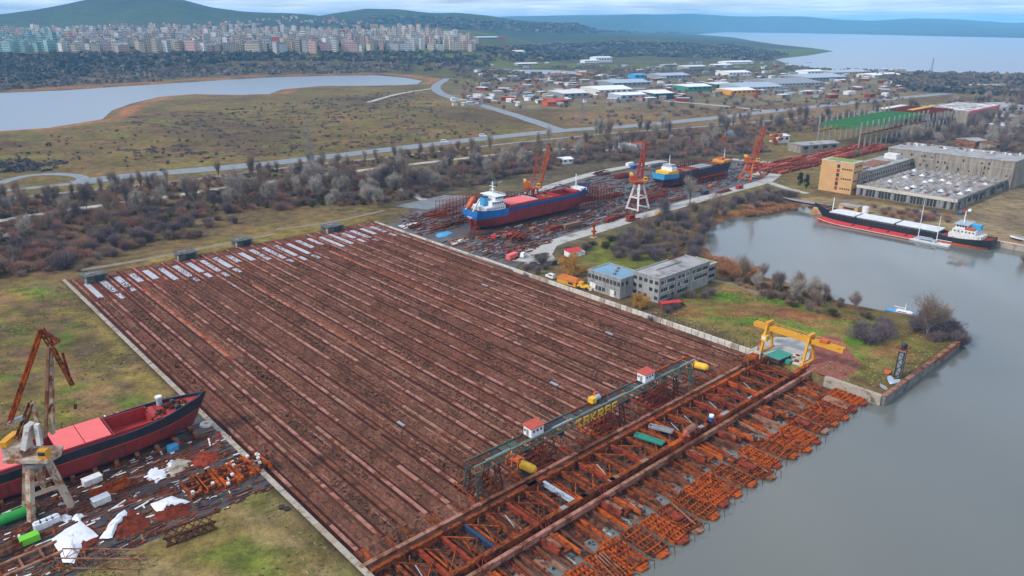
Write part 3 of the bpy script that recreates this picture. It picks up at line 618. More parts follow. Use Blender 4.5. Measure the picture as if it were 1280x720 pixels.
for lab, u, w, rz, L_, m in (('bright green boat-shaped tray lying on the cradle', 109.5, 150.5, -1.35, 8.5, 'teal'), ('dull blue tray lying beside the green one on the cradle', 110.8, 157.5, -1.25, 7, 'steel_grey')):
    t = thing('steel_tray', lab, 'tray', U(u,w,.25), YR+rz)
    MB().box(-L_/2,L_/2,-.9,.9,0,.12).build('base', m, t)
    for e in (-1,1): MB().box(-L_/2,L_/2,e*.9-.08,e*.9+.08,.12,.7).build('side', m, t)
    for e in (-1,1): MB().box(e*L_/2-.08,e*L_/2+.08,-.9,.9,.12,.62).build('end', m, t)
# yellow float tanks on the slip
def float_tank(lab, u, w, rz, flip):
    t = thing('yellow_float', lab, 'tank', U(u,w,zs(u)+.45), YR+rz)
    g = MB(); g.cone((0.4,0,1.3),(4.2,0,1.3),1.25,1.25,14); g.cone((4.2,0,1.3),(4.9,0,1.3),1.25,.7,14); g.build('tank', 'yellow_bright', t)
    g = MB()
    for x in (-4.2,-2.2,-.2):
        for e in (-1.1,1.1): g.bar((x,e,0),(x,e*.9,2.3),.35)
        g.bar((x,-1,2.3),(x,1,2.3),.4)
    g.bar((-4.4,-1,2.35),(.4,-1,2.35),.4); g.bar((-4.4,1,2.35),(.4,1,2.35),.4); g.build('frame', 'yellow' if not flip else 'orange_paint', t)
    MB().box(-4.2,.2,-.95,.95,1.7,2.5).build('hood', 'orange_paint' if flip else 'yellow_bright', t)
    g = MB(); g.box(1,4,-1,-.7,-.4,.6); g.box(1,4,.7,1,-.4,.6); g.build('saddle', 'dark', t)
    MB().bar((-3.8,.4,2.4),(-5.2,2.6,6.3) if flip else (-4.4,.6,3.0),.3).build('lever', 'yellow', t)
float_tank('yellow float tank with an orange hood and raised lever under the green bridge', 124.5, 115.5, -1.45, True)
float_tank('all-yellow float tank lying right of the green bridge', 129.5, 200.5, -1.30, False)
# ------------------------------------------------------------------ green trestle bridge with cabins and lettering
br = thing('trestle_bridge', 'long green trestle bridge with two white cabins over the slipway foot', 'bridge', U(124,98,0), YR)
BZ = 8.0; BL = 91.0
for y, nm in ((-1.7,'front_truss'), (1.7,'rear_truss')):
    k = 0; x = 0.0
    while x < BL-1:
        q = min(x+9.1, BL); g = MB(); g.box(x,q,y-.22,y+.22,BZ-.1,BZ+.25); g.box(x,q,y-.16,y+.16,BZ-2.1,BZ-1.85)
        for j in range(4):
            a = x+(q-x)*j/4; c_ = x+(q-x)*(j+1)/4; g.bar((a,y,BZ-2) if j % 2 else (a,y,BZ),(c_,y,BZ) if j % 2 else (c_,y,BZ-2),.16); g.bar((a,y,BZ-2),(a,y,BZ),.14)
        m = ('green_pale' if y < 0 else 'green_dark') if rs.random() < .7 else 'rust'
        if y > 0 and x > 55: m = 'rust_orange'
        g.build(nm, m, br); x = q
for k in range(30):
    x = 1+k*3.05; MB().box(x,x+2.4,-1.5,1.5,BZ-.25,BZ-.1).build('deck_panel', rs.choice(['green_dark','dark','dark','rust_dark']), br)
for k in range(8):
    x = 4+k*11.5; g = MB(); g.box(x,x+8,-1.3,-1.0,BZ,BZ+.2); g.build('cable_tray', rs.choice(['green_pale','steel_grey','pale_blue']), br)
def bent(x, mat, wdt, zfoot, rows):
    g = MB()
    for e in (-1,1):
        for f in (-1,1):
            g.bar((x+f*wdt*.3,e*1.7,BZ-2),(x+f*wdt*.5,e*2.9,zfoot),.3)
        for q in range(rows):
            z0 = zfoot+(BZ-2-zfoot)*q/rows; z1 = zfoot+(BZ-2-zfoot)*(q+1)/rows
            g.bar((x-wdt*.45,e*2.4,z0),(x+wdt*.4,e*2.2,z1),.16); g.bar((x+wdt*.45,e*2.4,z0),(x-wdt*.4,e*2.2,z1),.16)
            g.bar((x-wdt*.42,e*2.3,z1),(x+wdt*.42,e*2.3,z1),.16)
    g.build('trestle_bent', mat, br)
    MB().box(x-wdt*.6,x+wdt*.6,-3.4,-2.6,zfoot-.5,zfoot).build('sill_beam', 'rust_orange', br); MB().box(x-wdt*.6,x+wdt*.6,2.6,3.4,zfoot-.5,zfoot).build('sill_beam', 'rust', br)
bent(.8,'green_dark',1.8,-.8,4); bent(7,'rust_dark',2.2,-.8,4); bent(25,'rust',6,-.8,4); bent(50,'rust_red',6.5,-.8,4); bent(55,'rust_dark',2.5,-.8,4); bent(74,'rust_red',8,-.8,5); bent(81,'rust_dark',2.0,-.8,4); bent(89,'green_pale',2.0,-.8,4)
for x, sgn in ((1,0),(20,1),(45,1),(70,1)):      # rusty carriages under the bents
    g = MB()
    for k in range(7):
        y = -5.5+k*1.9; g.bar((x-2,y,-.7),(x+7,y+.5,-.6),.3)
    g.bar((x-2,-5.6,-.5),(x-1,6.6,-.5),.4); g.bar((x+6.5,-5.6,-.5),(x+7,6.6,-.5),.4)
    for k in range(9): g.bar((x-1+k*.9,-2+k%3*1.5,-.6),(x+k*.8,-3+k%4*1.6,3.2+k%3),.16)
    g.build('carriage_frame', rs.choice(['rust','rust_orange','rust_red']), br)
for x in (17.5, 30, 42, 58, 66):
    MB().box(x,x+1.3,-1.9,-.7,BZ-3.3,BZ-2.1).build('hoist_block', 'dark', br); MB().bar((x+.6,-1.3,BZ-3.3),(x+.6,-1.3,BZ-6),.12).build('hoist_rope', 'dark', br)
# letters on the front truss
sg = MB()
x0, dx_ = 35.6, 3.0
strokes = {'T':[(0,2,1.5,2),(.75,2,.75,0)], 'A':[(0,0,0,2),(0,2,1.4,2),(1.4,2,1.4,0),(0,1,1.4,1)], 'K':[(0,0,0,2),(0,.9,1.4,2),(.2,1,1.4,0)], 'R':[(0,0,0,2),(0,2,1.4,2),(1.4,2,1.4,1),(1.4,1,0,1),(.5,1,1.4,0)], 'F':[(0,0,0,2),(0,2,1.4,2),(0,1.05,1.1,1.05)]}
fr = MB(); fr.bar((x0-.8,-2.1,BZ-.5),(x0+18.5,-2.1,BZ-.5),.12); fr.bar((x0-.8,-2.1,BZ-2.9),(x0+18.5,-2.1,BZ-2.9),.12)
for k in range(7): fr.bar((x0-.6+k*3,-2.1,BZ-.5),(x0-.6+k*3,-2.1,BZ-2.9),.08)
sf = fr.build('sign_frame', 'steel_grey', br)
for i, ch in enumerate('TAKRAF'):
    g = MB()
    for a, b2, c_, d_ in strokes[ch]: g.bar((x0+i*dx_+a*1.35,-2.25,BZ-2.85+b2*1.1),(x0+i*dx_+c_*1.35,-2.25,BZ-2.85+d_*1.1),.18,.46)
    g.build('letter', 'yellow_bright', sf)
def cabin(x, lab):
    t = thing('bridge_cabin', lab, 'cabin', U(124, 98+x, BZ+.25), YR, 'white cabins on the bridge')
    MB().box(-2.2,2.2,-1.5,1.5,.0,2.6).build('body', 'white', t)
    MB().add([(-2.5,-1.8,2.55),(2.5,-1.8,2.55),(2.5,1.8,2.75),(-2.5,1.8,2.75),(-2.5,-1.8,2.75),(2.5,-1.8,2.75),(2.5,1.8,3.1),(-2.5,1.8,3.1)], [(0,3,2,1),(4,5,6,7),(0,1,5,4),(1,2,6,5),(2,3,7,6),(3,0,4,7)]).build('roof', 'fabric_roof', t)
    for q in (-1.3,0.0,1.3): MB().box(q-.32,q+.32,-1.56,-1.48,1.3,1.95).build('window', 'glass', t)
    MB().box(-2.27,-2.18,-.4,.4,.1,1.95).build('door', 'steel_grey', t)
    MB().box(-2.28,-2.2,.7,1.2,1.2,1.8).build('window', 'glass', t)
cabin(21.5, 'white cabin with red roof nearer the left end of the green bridge')
cabin(68.5, 'white cabin with red roof nearer the right end of the green bridge')
t = thing('bridge_winch', 'yellow winch and pale drum on the middle of the green bridge', 'winch', U(125.2,98+46.5,BZ+.25), YR)
MB().box(-1.6,.2,-.9,.9,0,1.5).build('housing', 'yellow_bright', t); MB().cone((.4,0,.9),(2.2,0,.9),.8,.8,12).build('drum', 'pale_blue', t); MB().box(1.0,2.4,.6,1.4,0,2.0).build('motor', 'orange_paint', t)
# ------------------------------------------------------------------ yellow gantry crane
yg = thing('gantry_crane', 'yellow gantry crane with twin legs beside the headland', 'crane', U(112.4,230.8,0), YR)
for y in (-8,7.6):
    for e in (-1,1):
        MB().bar((e*3.9,y,.4),(e*1.4,y,10.3),.75,.75).build('leg', 'yellow', yg)
    MB().box(-4.8,4.8,y-.4,y+.4,.1,.7).build('sill_beam', 'yellow', yg)
    MB().box(-1.9,1.9,y-.5,y+.5,10.2,11.1).build('top_beam', 'yellow', yg)
    g = MB()
    for e in (-4.2,-3.2,3.2,4.2): g.cone((e,y-.25,.25),(e,y+.25,.25),.32,.32,10)
    g.build('wheel', 'dark', yg)
    MB().bar((-2.6,y,5.4),(2.6,y,5.4),.4).build('tie', 'yellow', yg)
g = MB(); g.box(-1.0,-.45,-19.5,13,8.0,9.6); g.build('main_girder', 'yellow', yg)
g = MB(); g.box(.45,1.0,-19.5,13,8.0,9.6); g.build('main_girder', 'yellow', yg)
g = MB()
for k in range(11): g.box(-.45,.45,-19.4+k*3.2,-19.1+k*3.2,8.1,9.5)
g.build('diaphragm', 'yellow', yg)
MB().box(-1.25,1.25,-14,-11.5,9.65,10.5).build('trolley', 'orange_paint', yg)
g = MB(); g.bar((1.5,-19,10.4),(1.5,12.6,10.4),.1); g.bar((1.5,-19,9.9),(1.5,12.6,9.9),.08)
for k in range(12): g.bar((1.5,-19+k*2.86,9.4),(1.5,-19+k*2.86,10.4),.08)
g.build('handrail', 'yellow', yg)
g = MB(); g.box(-3.6,-1.9,6.2,8.2,4.6,6.6); cb_ = g.build('cab', 'yellow_bright', yg); MB().box(-3.66,-3.58,6.5,7.9,5.3,6.3).build('cab_window', 'white', cb_)
g = MB(); g.truss((-3.0,8.2,.5),(-2.6,8.2,4.8),1.2,1.2,4,.14); g.build('ladder_cage', 'orange_paint', yg)
t = thing('teal_shed', 'low shed with a teal green roof under the yellow gantry crane', 'shed', U(113.0,226.9,0), YR-.1)
MB().box(-3.6,3.6,-2.4,2.4,0,1.6).build('wall', 'rust_dark', t); MB().box(-4,4,-2.8,2.8,1.6,1.8).build('roof', 'teal', t); MB().box(-1,1,-5.0,-3.2,0,1.2).build('chest', 'teal', t)
for i, (u, w, s, rz) in enumerate(((107.5,229,2.4,.3),(109.5,233.5,1.8,1.0),(106.8,232.4,1.6,.1))):
    t = thing('concrete_block', ['largest','middle-sized','smallest'][i]+' broken pale concrete slab lying between the yellow gantry legs', 'slab', U(u,w,.05), YR+rz)
    MB().prism([(-s,-s*.7),(s*.8,-s*.9),(s,s*.5),(-.2*s,s*.8),(-s*.9,s*.4)],0,.5).build('slab', 'concrete_pale', t); MB().box(-s*.4,s*.3,-s*.3,s*.3,.5,.85).build('offcut', 'rust_red', t)
# ================================================================== ships
def hull(L, B, D, bands, sheer_b=2.0, sheer_s=1.0, rake=4.0, n=30, fine=.22, sfine=.2, stern_w=.8):
    """bands: [(z_top, material)] from the keel up; x from stern 0 to bow L. returns rings and a builder"""
    zl = sorted(set([0, .5, 1.4]+[z for z, m in bands[:-1]]+[bands[0][0]+(D-bands[0][0])*.5]))
    mb = MB(); rows = []
    def dk(t): return D+sheer_b*max(0,(t-.76)/.24)**1.6+sheer_s*max(0,(.16-t)/.16)**1.2
    def half(t, k):
        bd = 1.0
        if t < .14: bd = stern_w+(1-stern_w)*math.sin(t/.14*math.pi/2)
        if t > 1-fine: bd = max(0.02,(1-((t-1+fine)/fine)**2.3))
        bb = .9
        if t < sfine: bb = .9*(.12+.88*math.sin(t/sfine*math.pi/2)**1.2)
        if t > .70: bb = .9*max(0.0,(1-((t-.70)/.30)**1.6))
        kk = min(1,k)**.55
        return B/2*(bb+(bd-bb)*kk)*(1 if k > 0 else .8)
    def ring(t):
        Dt = dk(t); zz = [z for z in zl if z < Dt-.3]+[Dt]
        zz = [*zl, Dt]; pts = []
        for z in zz:
            k = z/D; x = L*t; s = max(0,(t-.86)/.14); x += rake*(k-.8)*s
            if t < .08: x += 3.0*max(0,1-k*1.35)*(1-t/.08)
            pts.append((x, half(t, k), z))
        return pts
    rings = [ring(i/n) for i in range(n+1)]; m = len(rings[0])
    def band(z):
        for i, (zt, _) in enumerate(bands):
            if z <= zt+1e-6: return i
        return len(bands)-1
    for sgn in (1,-1):
        base = len(mb.v)
        for r in rings: mb.v += [(x, sgn*y, z) for x, y, z in r]
        for i in range(n):
            for j in range(m-1):
                a = base+i*m+j; q = (a, a+m, a+m+1, a+1) if sgn < 0 else (a, a+1, a+m+1, a+m)
                mb.f.append(q); mb.m.append(band((rings[i][j][2]+rings[i][j+1][2])/2))
    for j in range(m-1):   # transom
        a, b_ = rings[0][j], rings[0][j+1]
        mb.add([(a[0],a[1],a[2]),(a[0],-a[1],a[2]),(b_[0],-b_[1],b_[2]),(b_[0],b_[1],b_[2])], [(0,3,2,1)], band((a[2]+b_[2])/2))
    return mb, dk, half, rings
def deck_mesh(dk, half, L, rake, n, holes, low=.9, inset=.12):
    mb = MB(); st = [i/n for i in range(n+1)]
    def X(t): return L*t+rake*.2*max(0,(t-.86)/.14)
    for i in range(n):
        t0, t1 = st[i], st[i+1]; h0, h1 = max(half(t0,1)-inset,.01), max(half(t1,1)-inset,.01); z0, z1 = dk(t0)-low, dk(t1)-low
        hy = 0
        for a, b_, hw in holes:
            if X((t0+t1)/2) > a and X((t0+t1)/2) < b_: hy = hw
        if hy:
            for s in (1,-1): mb.add([(X(t0),s*hy,z0),(X(t1),s*hy,z1),(X(t1),s*h1,z1),(X(t0),s*h0,z0)], [(0,1,2,3) if s < 0 else (0,3,2,1)])
        else: mb.add([(X(t0),-h0,z0),(X(t1),-h1,z1),(X(t1),h1,z1),(X(t0),h0,z0)], [(0,1,2,3)])
    return mb
def hold_box(a, b_, hw, zb, zt, th=.25):
    mb = MB(); mb.box(a,b_,-hw,hw,zb-.2,zb); mb.box(a-th,a,-hw-th,hw+th,zb,zt); mb.box(b_,b_+th,-hw-th,hw+th,zb,zt); mb.box(a,b_,hw,hw+th,zb,zt); mb.box(a,b_,-hw-th,-hw,zb,zt)
    for k in range(int((b_-a)/3)):
        x = a+1.5+k*3; mb.box(x-.12,x+.12,-hw,-hw+.3,zb,zt-1.2); mb.box(x-.12,x+.12,hw-.3,hw,zb,zt-1.2)
    return mb
def railing(pts, h=1.0, step=2.2, t=.09):
    g = MB(); P_ = [Vector(p) for p in pts]
    for a, b_ in zip(P_[:-1], P_[1:]):
        for z in (h*.5, h): g.bar(a+Vector((0,0,z)), b_+Vector((0,0,z)), t)
        k = max(1,int((b_-a).length/step))
        for i in range(k+1): q = a+(b_-a)*(i/k); g.bar(q, q+Vector((0,0,h)), t)
    return g
def windlass(r, x, z, m1='dark', m2='rust_red'):
    for e in (-2,2):
        MB().cone((x-.1,e-.7,z+.7),(x-.1,e+.7,z+.7),.7,.7,12).build('windlass', m1, r); MB().box(x-1,x+.8,e-.9,e+.9,z,z+.35).build('winch_bed', m2, r)
    for e in (-3.2,3.2): MB().cone((x+2.2,e*.7,z),(x+2.2,e*.7,z+.9),.25,.25,8).build('bollard', m1, r)
# --- black and red ship, bow over the kerb wall, at the left
def ship_left():
    L, B, D = 100, 13.6, 7.2
    r = thing('cargo_ship', 'black and red cargo ship on the left yard with its bow over the kerb wall', 'ship', U(202.3,61.6-L,1.0), YR)
    mb, dk, hf, rg = hull(L,B,D,[(4.6,'a'),(4.8,'b'),(99,'c')],1.9,1.0,4.0)
    mb.build('hull', ['red_antifoul','orange_paint','hull_black'], r, smooth=True)
    deck_mesh(dk,hf,L,4.5,50,[(26,75.4,5.7),(75.4,86,5.0)],.8,.25).build('deck', 'red_paint', r)
    g = MB()
    for i in range(50):
        t0, t1 = i/50, (i+1)/50
        for s in (1,-1): g.bar((L*t0+.9*max(0,(t0-.86)/.14),s*(hf(t0,1)-.1),dk(t0)+.04),(L*t1+.9*max(0,(t1-.86)/.14),s*(hf(t1,1)-.1),dk(t1)+.04),.35,.16)
    g.build('bulwark_rail', 'hull_navy', r)
    ho = hold_box(26,75.2,5.7,1.5,7.7).build('hold', 'red_paint', r); hold_box(75.6,86,5.0,3.9,7.7).build('hold', 'red_paint', r)
    MB().box(56,56.4,-5.7,5.7,1.5,7.4).build('bulkhead', 'red_antifoul', ho)
    for k in range(2):
        x = 62.4+k*6.3; h = MB().box(x,x+6.1,-6.0,6.0,7.7,8.1).build('hatch_cover', 'pink_hatch', r)
        MB().box(x+.1,x+6.0,-6.12,-6.0,7.1,8.0).build('hatch_skirt', 'red_paint', h)
    for k in range(5): x = 27+k*5.6; MB().box(x,x+5.5,-6.0,6.0,7.7,8.1).build('hatch_cover', 'pink_hatch', r)
    MB().box(86.4,87.8,-4.2,4.2,6.5,7.6).build('fore_coaming', 'red_paint', r)
    z = dk(.91)-.8; windlass(r, 93, z)
    g = MB()
    for k in range(44):
        x = rs.uniform(86.0,96.5); y = rs.uniform(-3.6,3.6)*(1-(x-86)/16); s = rs.uniform(.2,.6); g.box(x-s,x+s,y-s*.7,y+s*.7,dk(x/L)-.8,dk(x/L)-.8+rs.uniform(.3,1.1))
    g.build('deck_gear', 'rust_dark', r)
    MB().cone((90,4.2,dk(.9)-.8),(90,4.2,dk(.9)+1.4),.8,.8,12).build('vent_cowl', 'pale_blue', r); MB().cone((90,4.2,dk(.9)+1.4),(90,4.2,dk(.9)+1.9),.95,.95,12).build('vent_cap', 'white', r)
    MB().cone((94.5,-1.5,dk(.94)-.7),(94.5,-1.5,dk(.94)-.35),.6,.6,14).build('rope_coil', 'yellow', r)
    railing([(88,4.6,dk(.88)-.7),(93,4.2,dk(.93)-.7)],1.2).build('railing', 'dark', r)
    MB().box(4,20,-6,6,dk(.1)-.8,dk(.1)+9).build('deckhouse', 'white', r)
ship_left()
# keel blocks under the left ship
for i in range(13):
    w = 57-i*5.2; t = thing('keel_block', 'rusty keel block in the row under the black and red ship', 'block', U(199.5,w,0), YR, 'keel blocks under the left ship')
    MB().box(-.55,.55,-4.2,7,0,.7).build('beam', 'rust_orange' if i % 3 else 'rust', t)
    MB().box(-.5,.5,-3.5,-2.3,.7,1.5).build('wedge', 'wood', t); MB().box(-.5,.5,1.5,3.6,.7,1.12).build('wedge', 'wood', t)
# --- blue and red ship beside the slipway
def ship_blue():
    L, B, D = 97, 15.5, 9.6
    r = thing('cargo_ship', 'blue and red cargo ship with an open hold beside the slipway', 'ship', U(318.6,255.5,1.0), YR)
    mb, dk, hf, rg = hull(L,B,D,[(5.6,'a'),(99,'b')],3.2,1.4,5.0,stern_w=.86)
    # the blue is deeper at the stern
    for i, f in enumerate(mb.f):
        x = sum(mb.v[q][0] for q in f)/len(f); z = sum(mb.v[q][2] for q in f)/len(f)
        if 24 < x < 90 and z < 7.9: mb.m[i] = 0
        if x <= 24 and z > 4.2 and mb.m[i] == 0: mb.m[i] = 0
    for i, f in enumerate(mb.f):
        x = sum(mb.v[q][0] for q in f)/len(f)
        if x < 24 and mb.m[i] == 1: mb.m[i] = 2
    mb.build('hull', ['red_antifoul','hull_blue','hull_sky'], r, smooth=True)
    deck_mesh(dk,hf,L,5,50,[(24,66.2,6.3),(66.2,84,5.5)],.9,.25).build('deck', 'rust_red', r)
    g = MB()
    for i in range(50):
        t0, t1 = i/50, (i+1)/50
        for s in (1,-1): g.bar((L*t0+max(0,(t0-.86)/.14),s*(hf(t0,1)-.1),dk(t0)+.04),(L*t1+max(0,(t1-.86)/.14),s*(hf(t1,1)-.1),dk(t1)+.04),.3,.14)
    g.build('bulwark_rail', 'blue_paint', r)
    ho = hold_box(24,66,6.3,1.8,10.6).build('hold', 'red_paint', r); hold_box(66.4,84,5.5,4.6,10.6).build('hold', 'red_paint', r)
    MB().box(45.5,46.2,-6.3,6.3,1.8,10.4).build('bulkhead', 'rust_orange', ho); MB().box(57,57.5,-6.3,6.3,1.8,9.9).build('bulkhead', 'red_paint', ho); MB().box(60,62,-6.3,6.3,9.2,9.9).build('hatch_beam', 'rust_pale', ho)
    for k in range(3): x = 25+k*6.7; MB().box(x,x+6.6,-6.8,6.8,10.6,11.2).build('hatch_cover', 'pink_hatch', r)
    MB().box(45.2,46.6,-6.8,6.8,10.6,11.4).build('hatch_cover', 'pale_blue', r)
    MB().box(81.5,84,-5.4,5.4,9.4,10.9).build('hatch_cover', 'red_paint', r)
    # accommodation
    z0 = dk(.1)-1
    s1 = MB().box(6.5,21,-6.6,6.6,z0,z0+2.7).build('deckhouse', 'white', r)
    s2 = MB().box(11.5,20.6,-5.8,5.8,z0+2.75,z0+5.4).build('deckhouse', 'white', r)
    s3 = MB().box(14.2,20.0,-5.4,5.4,z0+5.45,z0+8.0).build('bridge', 'white', r)
    MB().box(13.6,20.6,-7.2,7.2,z0+8.0,z0+8.3).build('bridge_roof', 'white', r)
    MB().box(13.4,20.8,-7.4,7.4,z0+5.3,z0+5.5).build('bridge_wing', 'white', r)
    for k in range(7): MB().box(20.0,20.06,-4.9+k*1.45,-3.8+k*1.45,z0+6.6,z0+7.5).build('window', 'glass', s3)
    for k in range(4): MB().box(14.8+k*1.3,15.7+k*1.3,-5.46,-5.4,z0+6.6,z0+7.5).build('window', 'glass', s3)
    for k in range(6): MB().box(12.3+k*1.35,12.9+k*1.35,-5.86,-5.8,z0+3.8,z0+4.6).build('porthole', 'glass', s2)
    for k in range(9): MB().box(7.5+k*1.45,8.1+k*1.45,-6.66,-6.6,z0+1.2,z0+1.9).build('porthole', 'glass', s1)
    MB().box(9.2,12.4,-2.0,2.0,z0+2.75,z0+7.4).build('funnel', 'light_blue', r); MB().box(9.4,12.2,-1.8,1.8,z0+7.4,z0+8.0).build('funnel_cap', 'dark', r)
    g = MB(); g.cone((17,0,z0+8.3),(17,0,z0+15.5),.55,.3,8); g.bar((17,-2.6,z0+12.8),(17,2.6,z0+12.8),.25); g.box(16.4,17.6,-1.4,1.4,z0+11.0,z0+11.3); g.bar((16.2,0,z0+14.4),(18.2,0,z0+14.6),.3); g.build('mast', 'white', r)
    for y in (-3.2,3.2):
        g = MB(); g.bar((-.3,y,z0+1.2),(4.6,y,z0+7.6),.5,1.0); g.build('davit_ramp', 'white', r)
    g = MB(); g.prism([(-.2,-1.2),(5.8,-1.4),(7.2,0),(5.8,1.4),(-.2,1.2)],0,1.9); lb = g.build('lifeboat', 'orange_paint', r); lb.location = (-.5,0,z0+2.6); lb.rotation_euler = (0,-R(50),0)
    railing([(1,-6.2,dk(0)),(6,-6.6,dk(.05)),(6,6.6,dk(.05)),(1,6.2,dk(0))],1.1).build('railing', 'white', r)
    railing([(13.6,-7.1,z0+8.3),(20.5,-7.1,z0+8.3),(20.5,7.1,z0+8.3)],1.0).build('railing', 'white', r)
    zf = dk(.9)-.9; MB().box(86,92,-4.6,4.6,zf-.3,zf+1.4).build('forecastle', 'white', r); windlass(r, 92.4, dk(.95)-.9, 'dark','steel_grey')
    g = MB(); g.cone((86.4,0,zf+1.2),(86.4,0,zf+10),.45,.3,8); g.bar((86.4,-1.4,zf+7.5),(86.4,1.4,zf+7.5),.25); g.build('foremast', 'white', r)
    MB().box(-.08,-.02,-2.4,2.4,6.6,6.9).build('stern_lettering', 'white', r); MB().box(-.08,-.02,-1.2,1.2,5.9,6.2).build('stern_lettering', 'white', r)
    g = MB(); g.box(.5,2,-.3,.3,-.4,5); g.build('rudder', 'rust_red', r)
ship_blue()
# --- far ship
def ship_far():
    L, B, D = 92, 14, 8.5
    r = thing('cargo_ship', 'far navy ship with a light blue stern and yellow gear beyond the second crane', 'ship', U(318,426,1.0), YR)
    mb, dk, hf, rg = hull(L,B,D,[(2.6,'a'),(99,'b')],2.4,1.4,4.0)
    for i, f in enumerate(mb.f):
        x = sum(mb.v[q][0] for q in f)/len(f); z = sum(mb.v[q][2] for q in f)/len(f)
        if x < 14 and z > 5.2: mb.m[i] = 2
    for i, f in enumerate(mb.f):
        x = sum(mb.v[q][0] for q in f)/len(f); z = sum(mb.v[q][2] for q in f)/len(f)
        if 14 < x < 52 and z < 6.2: mb.m[i] = 3
    mb.build('hull', ['rust_red','hull_navy','light_blue','rust_dark'], r, smooth=True)
    deck_mesh(dk,hf,L,4,40,[],.8).build('deck', 'rust_pale', r)
    for k in range(6): x = 24+k*9; MB().box(x,x+8.4,-5,5,D-.8,D+.6).build('hatch_cover', rs.choice(['rust_red','rust','steel_grey','rust_pale']), r)
    MB().box(4,16,-5.6,5.6,D-.6,D+2.2).build('deckhouse', 'yellow_bright', r); MB().box(9,15,-4.6,4.6,D+2.2,D+4.6).build('deckhouse', 'white', r); MB().box(9.6,14.4,-3.8,3.8,D+4.6,D+6.4).build('bridge', 'pale_blue', r)
    MB().box(17,21,-4,2,D-.5,D+2.6).build('crate_stack', 'red_bright', r); MB().box(74,84,-5,5,D-.5,D+2.2).build('forecastle', 'yellow', r); MB().box(76,80,-2,2,D+2.2,D+3.6).build('deckhouse', 'orange_paint', r)
    MB().cone((12,0,D+6),(12,0,D+13),.35,.2,8).build('mast', 'white', r); MB().cone((82,0,D+2),(82,0,D+10),.35,.2,8).build('foremast', 'white', r)
ship_far()
# --- moored black ship with pale hatches
mt('hatch_pale', (.62,.64,.66), (.54,.55,.56), .3, .7, (.42,.40,.38), .3, .62)
def ship_moored():
    L, B, D = 96, 13, 5.6
    r = thing('cargo_ship', 'black cargo ship with long pale hatch covers moored at the far quay', 'ship', U(111,444.8,-4.6), YR+math.pi/2)
    mb, dk, hf, rg = hull(L,B,D,[(2.6,'a'),(99,'b')],4.2,1.6,5.0)
    mb.build('hull', ['orange_paint','hull_black'], r, smooth=True)
    deck_mesh(dk,hf,L,5,40,[],.8).build('deck', 'rust_red', r)
    x = 26
    for L_ in (22.5,21.5,15.5):
        MB().box(x,x+L_,-5.2,5.2,D-.8,D+1.1).build('hatch_coaming', 'hull_black', r)
        k = int(L_/5.5)
        for q in range(k): a = x+L_*q/k; MB().box(a+.04,a+L_/k-.04,-5.7,5.7,D+1.1,D+1.6).build('hatch_cover', 'hatch_pale', r)
        x += L_+1.2
    z0 = dk(.1)-.8
    s1 = MB().box(5,21,-5.4,5.4,z0,z0+2.6).build('deckhouse', 'white_stained', r); s2 = MB().box(8,19.5,-5.0,5.0,z0+2.65,z0+5.1).build('deckhouse', 'white_stained', r); s3 = MB().box(12.5,18.5,-4.6,4.6,z0+5.15,z0+7.5).build('bridge', 'white', r)
    MB().box(12,19.2,-5.8,5.8,z0+7.5,z0+7.8).build('bridge_roof', 'pale_blue', r); MB().box(7,11.4,-1.8,1.8,z0+5.1,z0+8.0).build('funnel', 'light_blue', r)
    for k in range(6): MB().box(18.5,18.56,-4.1+k*1.4,-3.1+k*1.4,z0+6.2,z0+7.1).build('window', 'glass', s3); MB().box(8.8+k*1.8,9.6+k*1.8,5.0,5.06,z0+3.5,z0+4.3).build('porthole', 'glass', s2)
    for k in range(4): MB().box(13+k*1.3,13.9+k*1.3,4.6,4.66,z0+6.2,z0+7.1).build('window', 'glass', s3)
    g = MB(); g.cone((16,0,z0+7.8),(16,0,z0+14),.35,.2,8); g.bar((16,-1.8,z0+11.5),(16,1.8,z0+11.5),.2); g.build('mast', 'white', r)
    MB().box(9,13.5,3.4,5.2,z0+5.2,z0+6.4).build('lifeboat', 'orange_paint', r)
    g = MB(); g.cone((88.5,0,dk(.92)-1),(88.5,0,dk(.92)+7),.35,.25,8); g.build('foremast', 'white', r); windlass(r, 91, dk(.95)-.8,'dark','steel_grey')
    railing([(22,5.9,D-.1),(60,6.1,D-.1),(86,5.9,D+.4)],1.0,3).build('railing', 'steel_grey', r)
ship_moored()
r = thing('barge', 'long red flat barge lying alongside the moored black ship', 'barge', U(147,434.0,-3.6), YR+math.pi/2)
mb = MB(); rg = []
for i in range(15):
    t = i/14; h = 3.1*(1 if t < .72 else max(.05,1-((t-.72)/.28)**2)); rg.append((56*t, h, 1.9+1.6*max(0,(t-.6)/.4)**2))
for i in range(14):
    a, b_ = rg[i], rg[i+1]
    for s in (1,-1):
        mb.add([(a[0],s*a[1]*.85,0),(b_[0],s*b_[1]*.85,0),(b_[0],s*b_[1],b_[2]*.62),(a[0],s*a[1],a[2]*.62)], [(0,1,2,3) if s < 0 else (3,2,1,0)], 0)
        mb.add([(a[0],s*a[1],a[2]*.62),(b_[0],s*b_[1],b_[2]*.62),(b_[0],s*b_[1],b_[2]),(a[0],s*a[1],a[2])], [(0,1,2,3) if s < 0 else (3,2,1,0)], 1)
    mb.add([(a[0],-a[1],a[2]-.05),(b_[0],-b_[1],b_[2]-.05),(b_[0],b_[1],b_[2]-.05),(a[0],a[1],a[2]-.05)], [(0,1,2,3)], 1)
mb.add([(0,-3.1*.85,0),(0,3.1*.85,0),(0,3.1,1.9),(0,-3.1,1.9)], [(0,3,2,1)], 0)
mb.build('hull', ['rust_orange','red_bright'], r); g = MB()
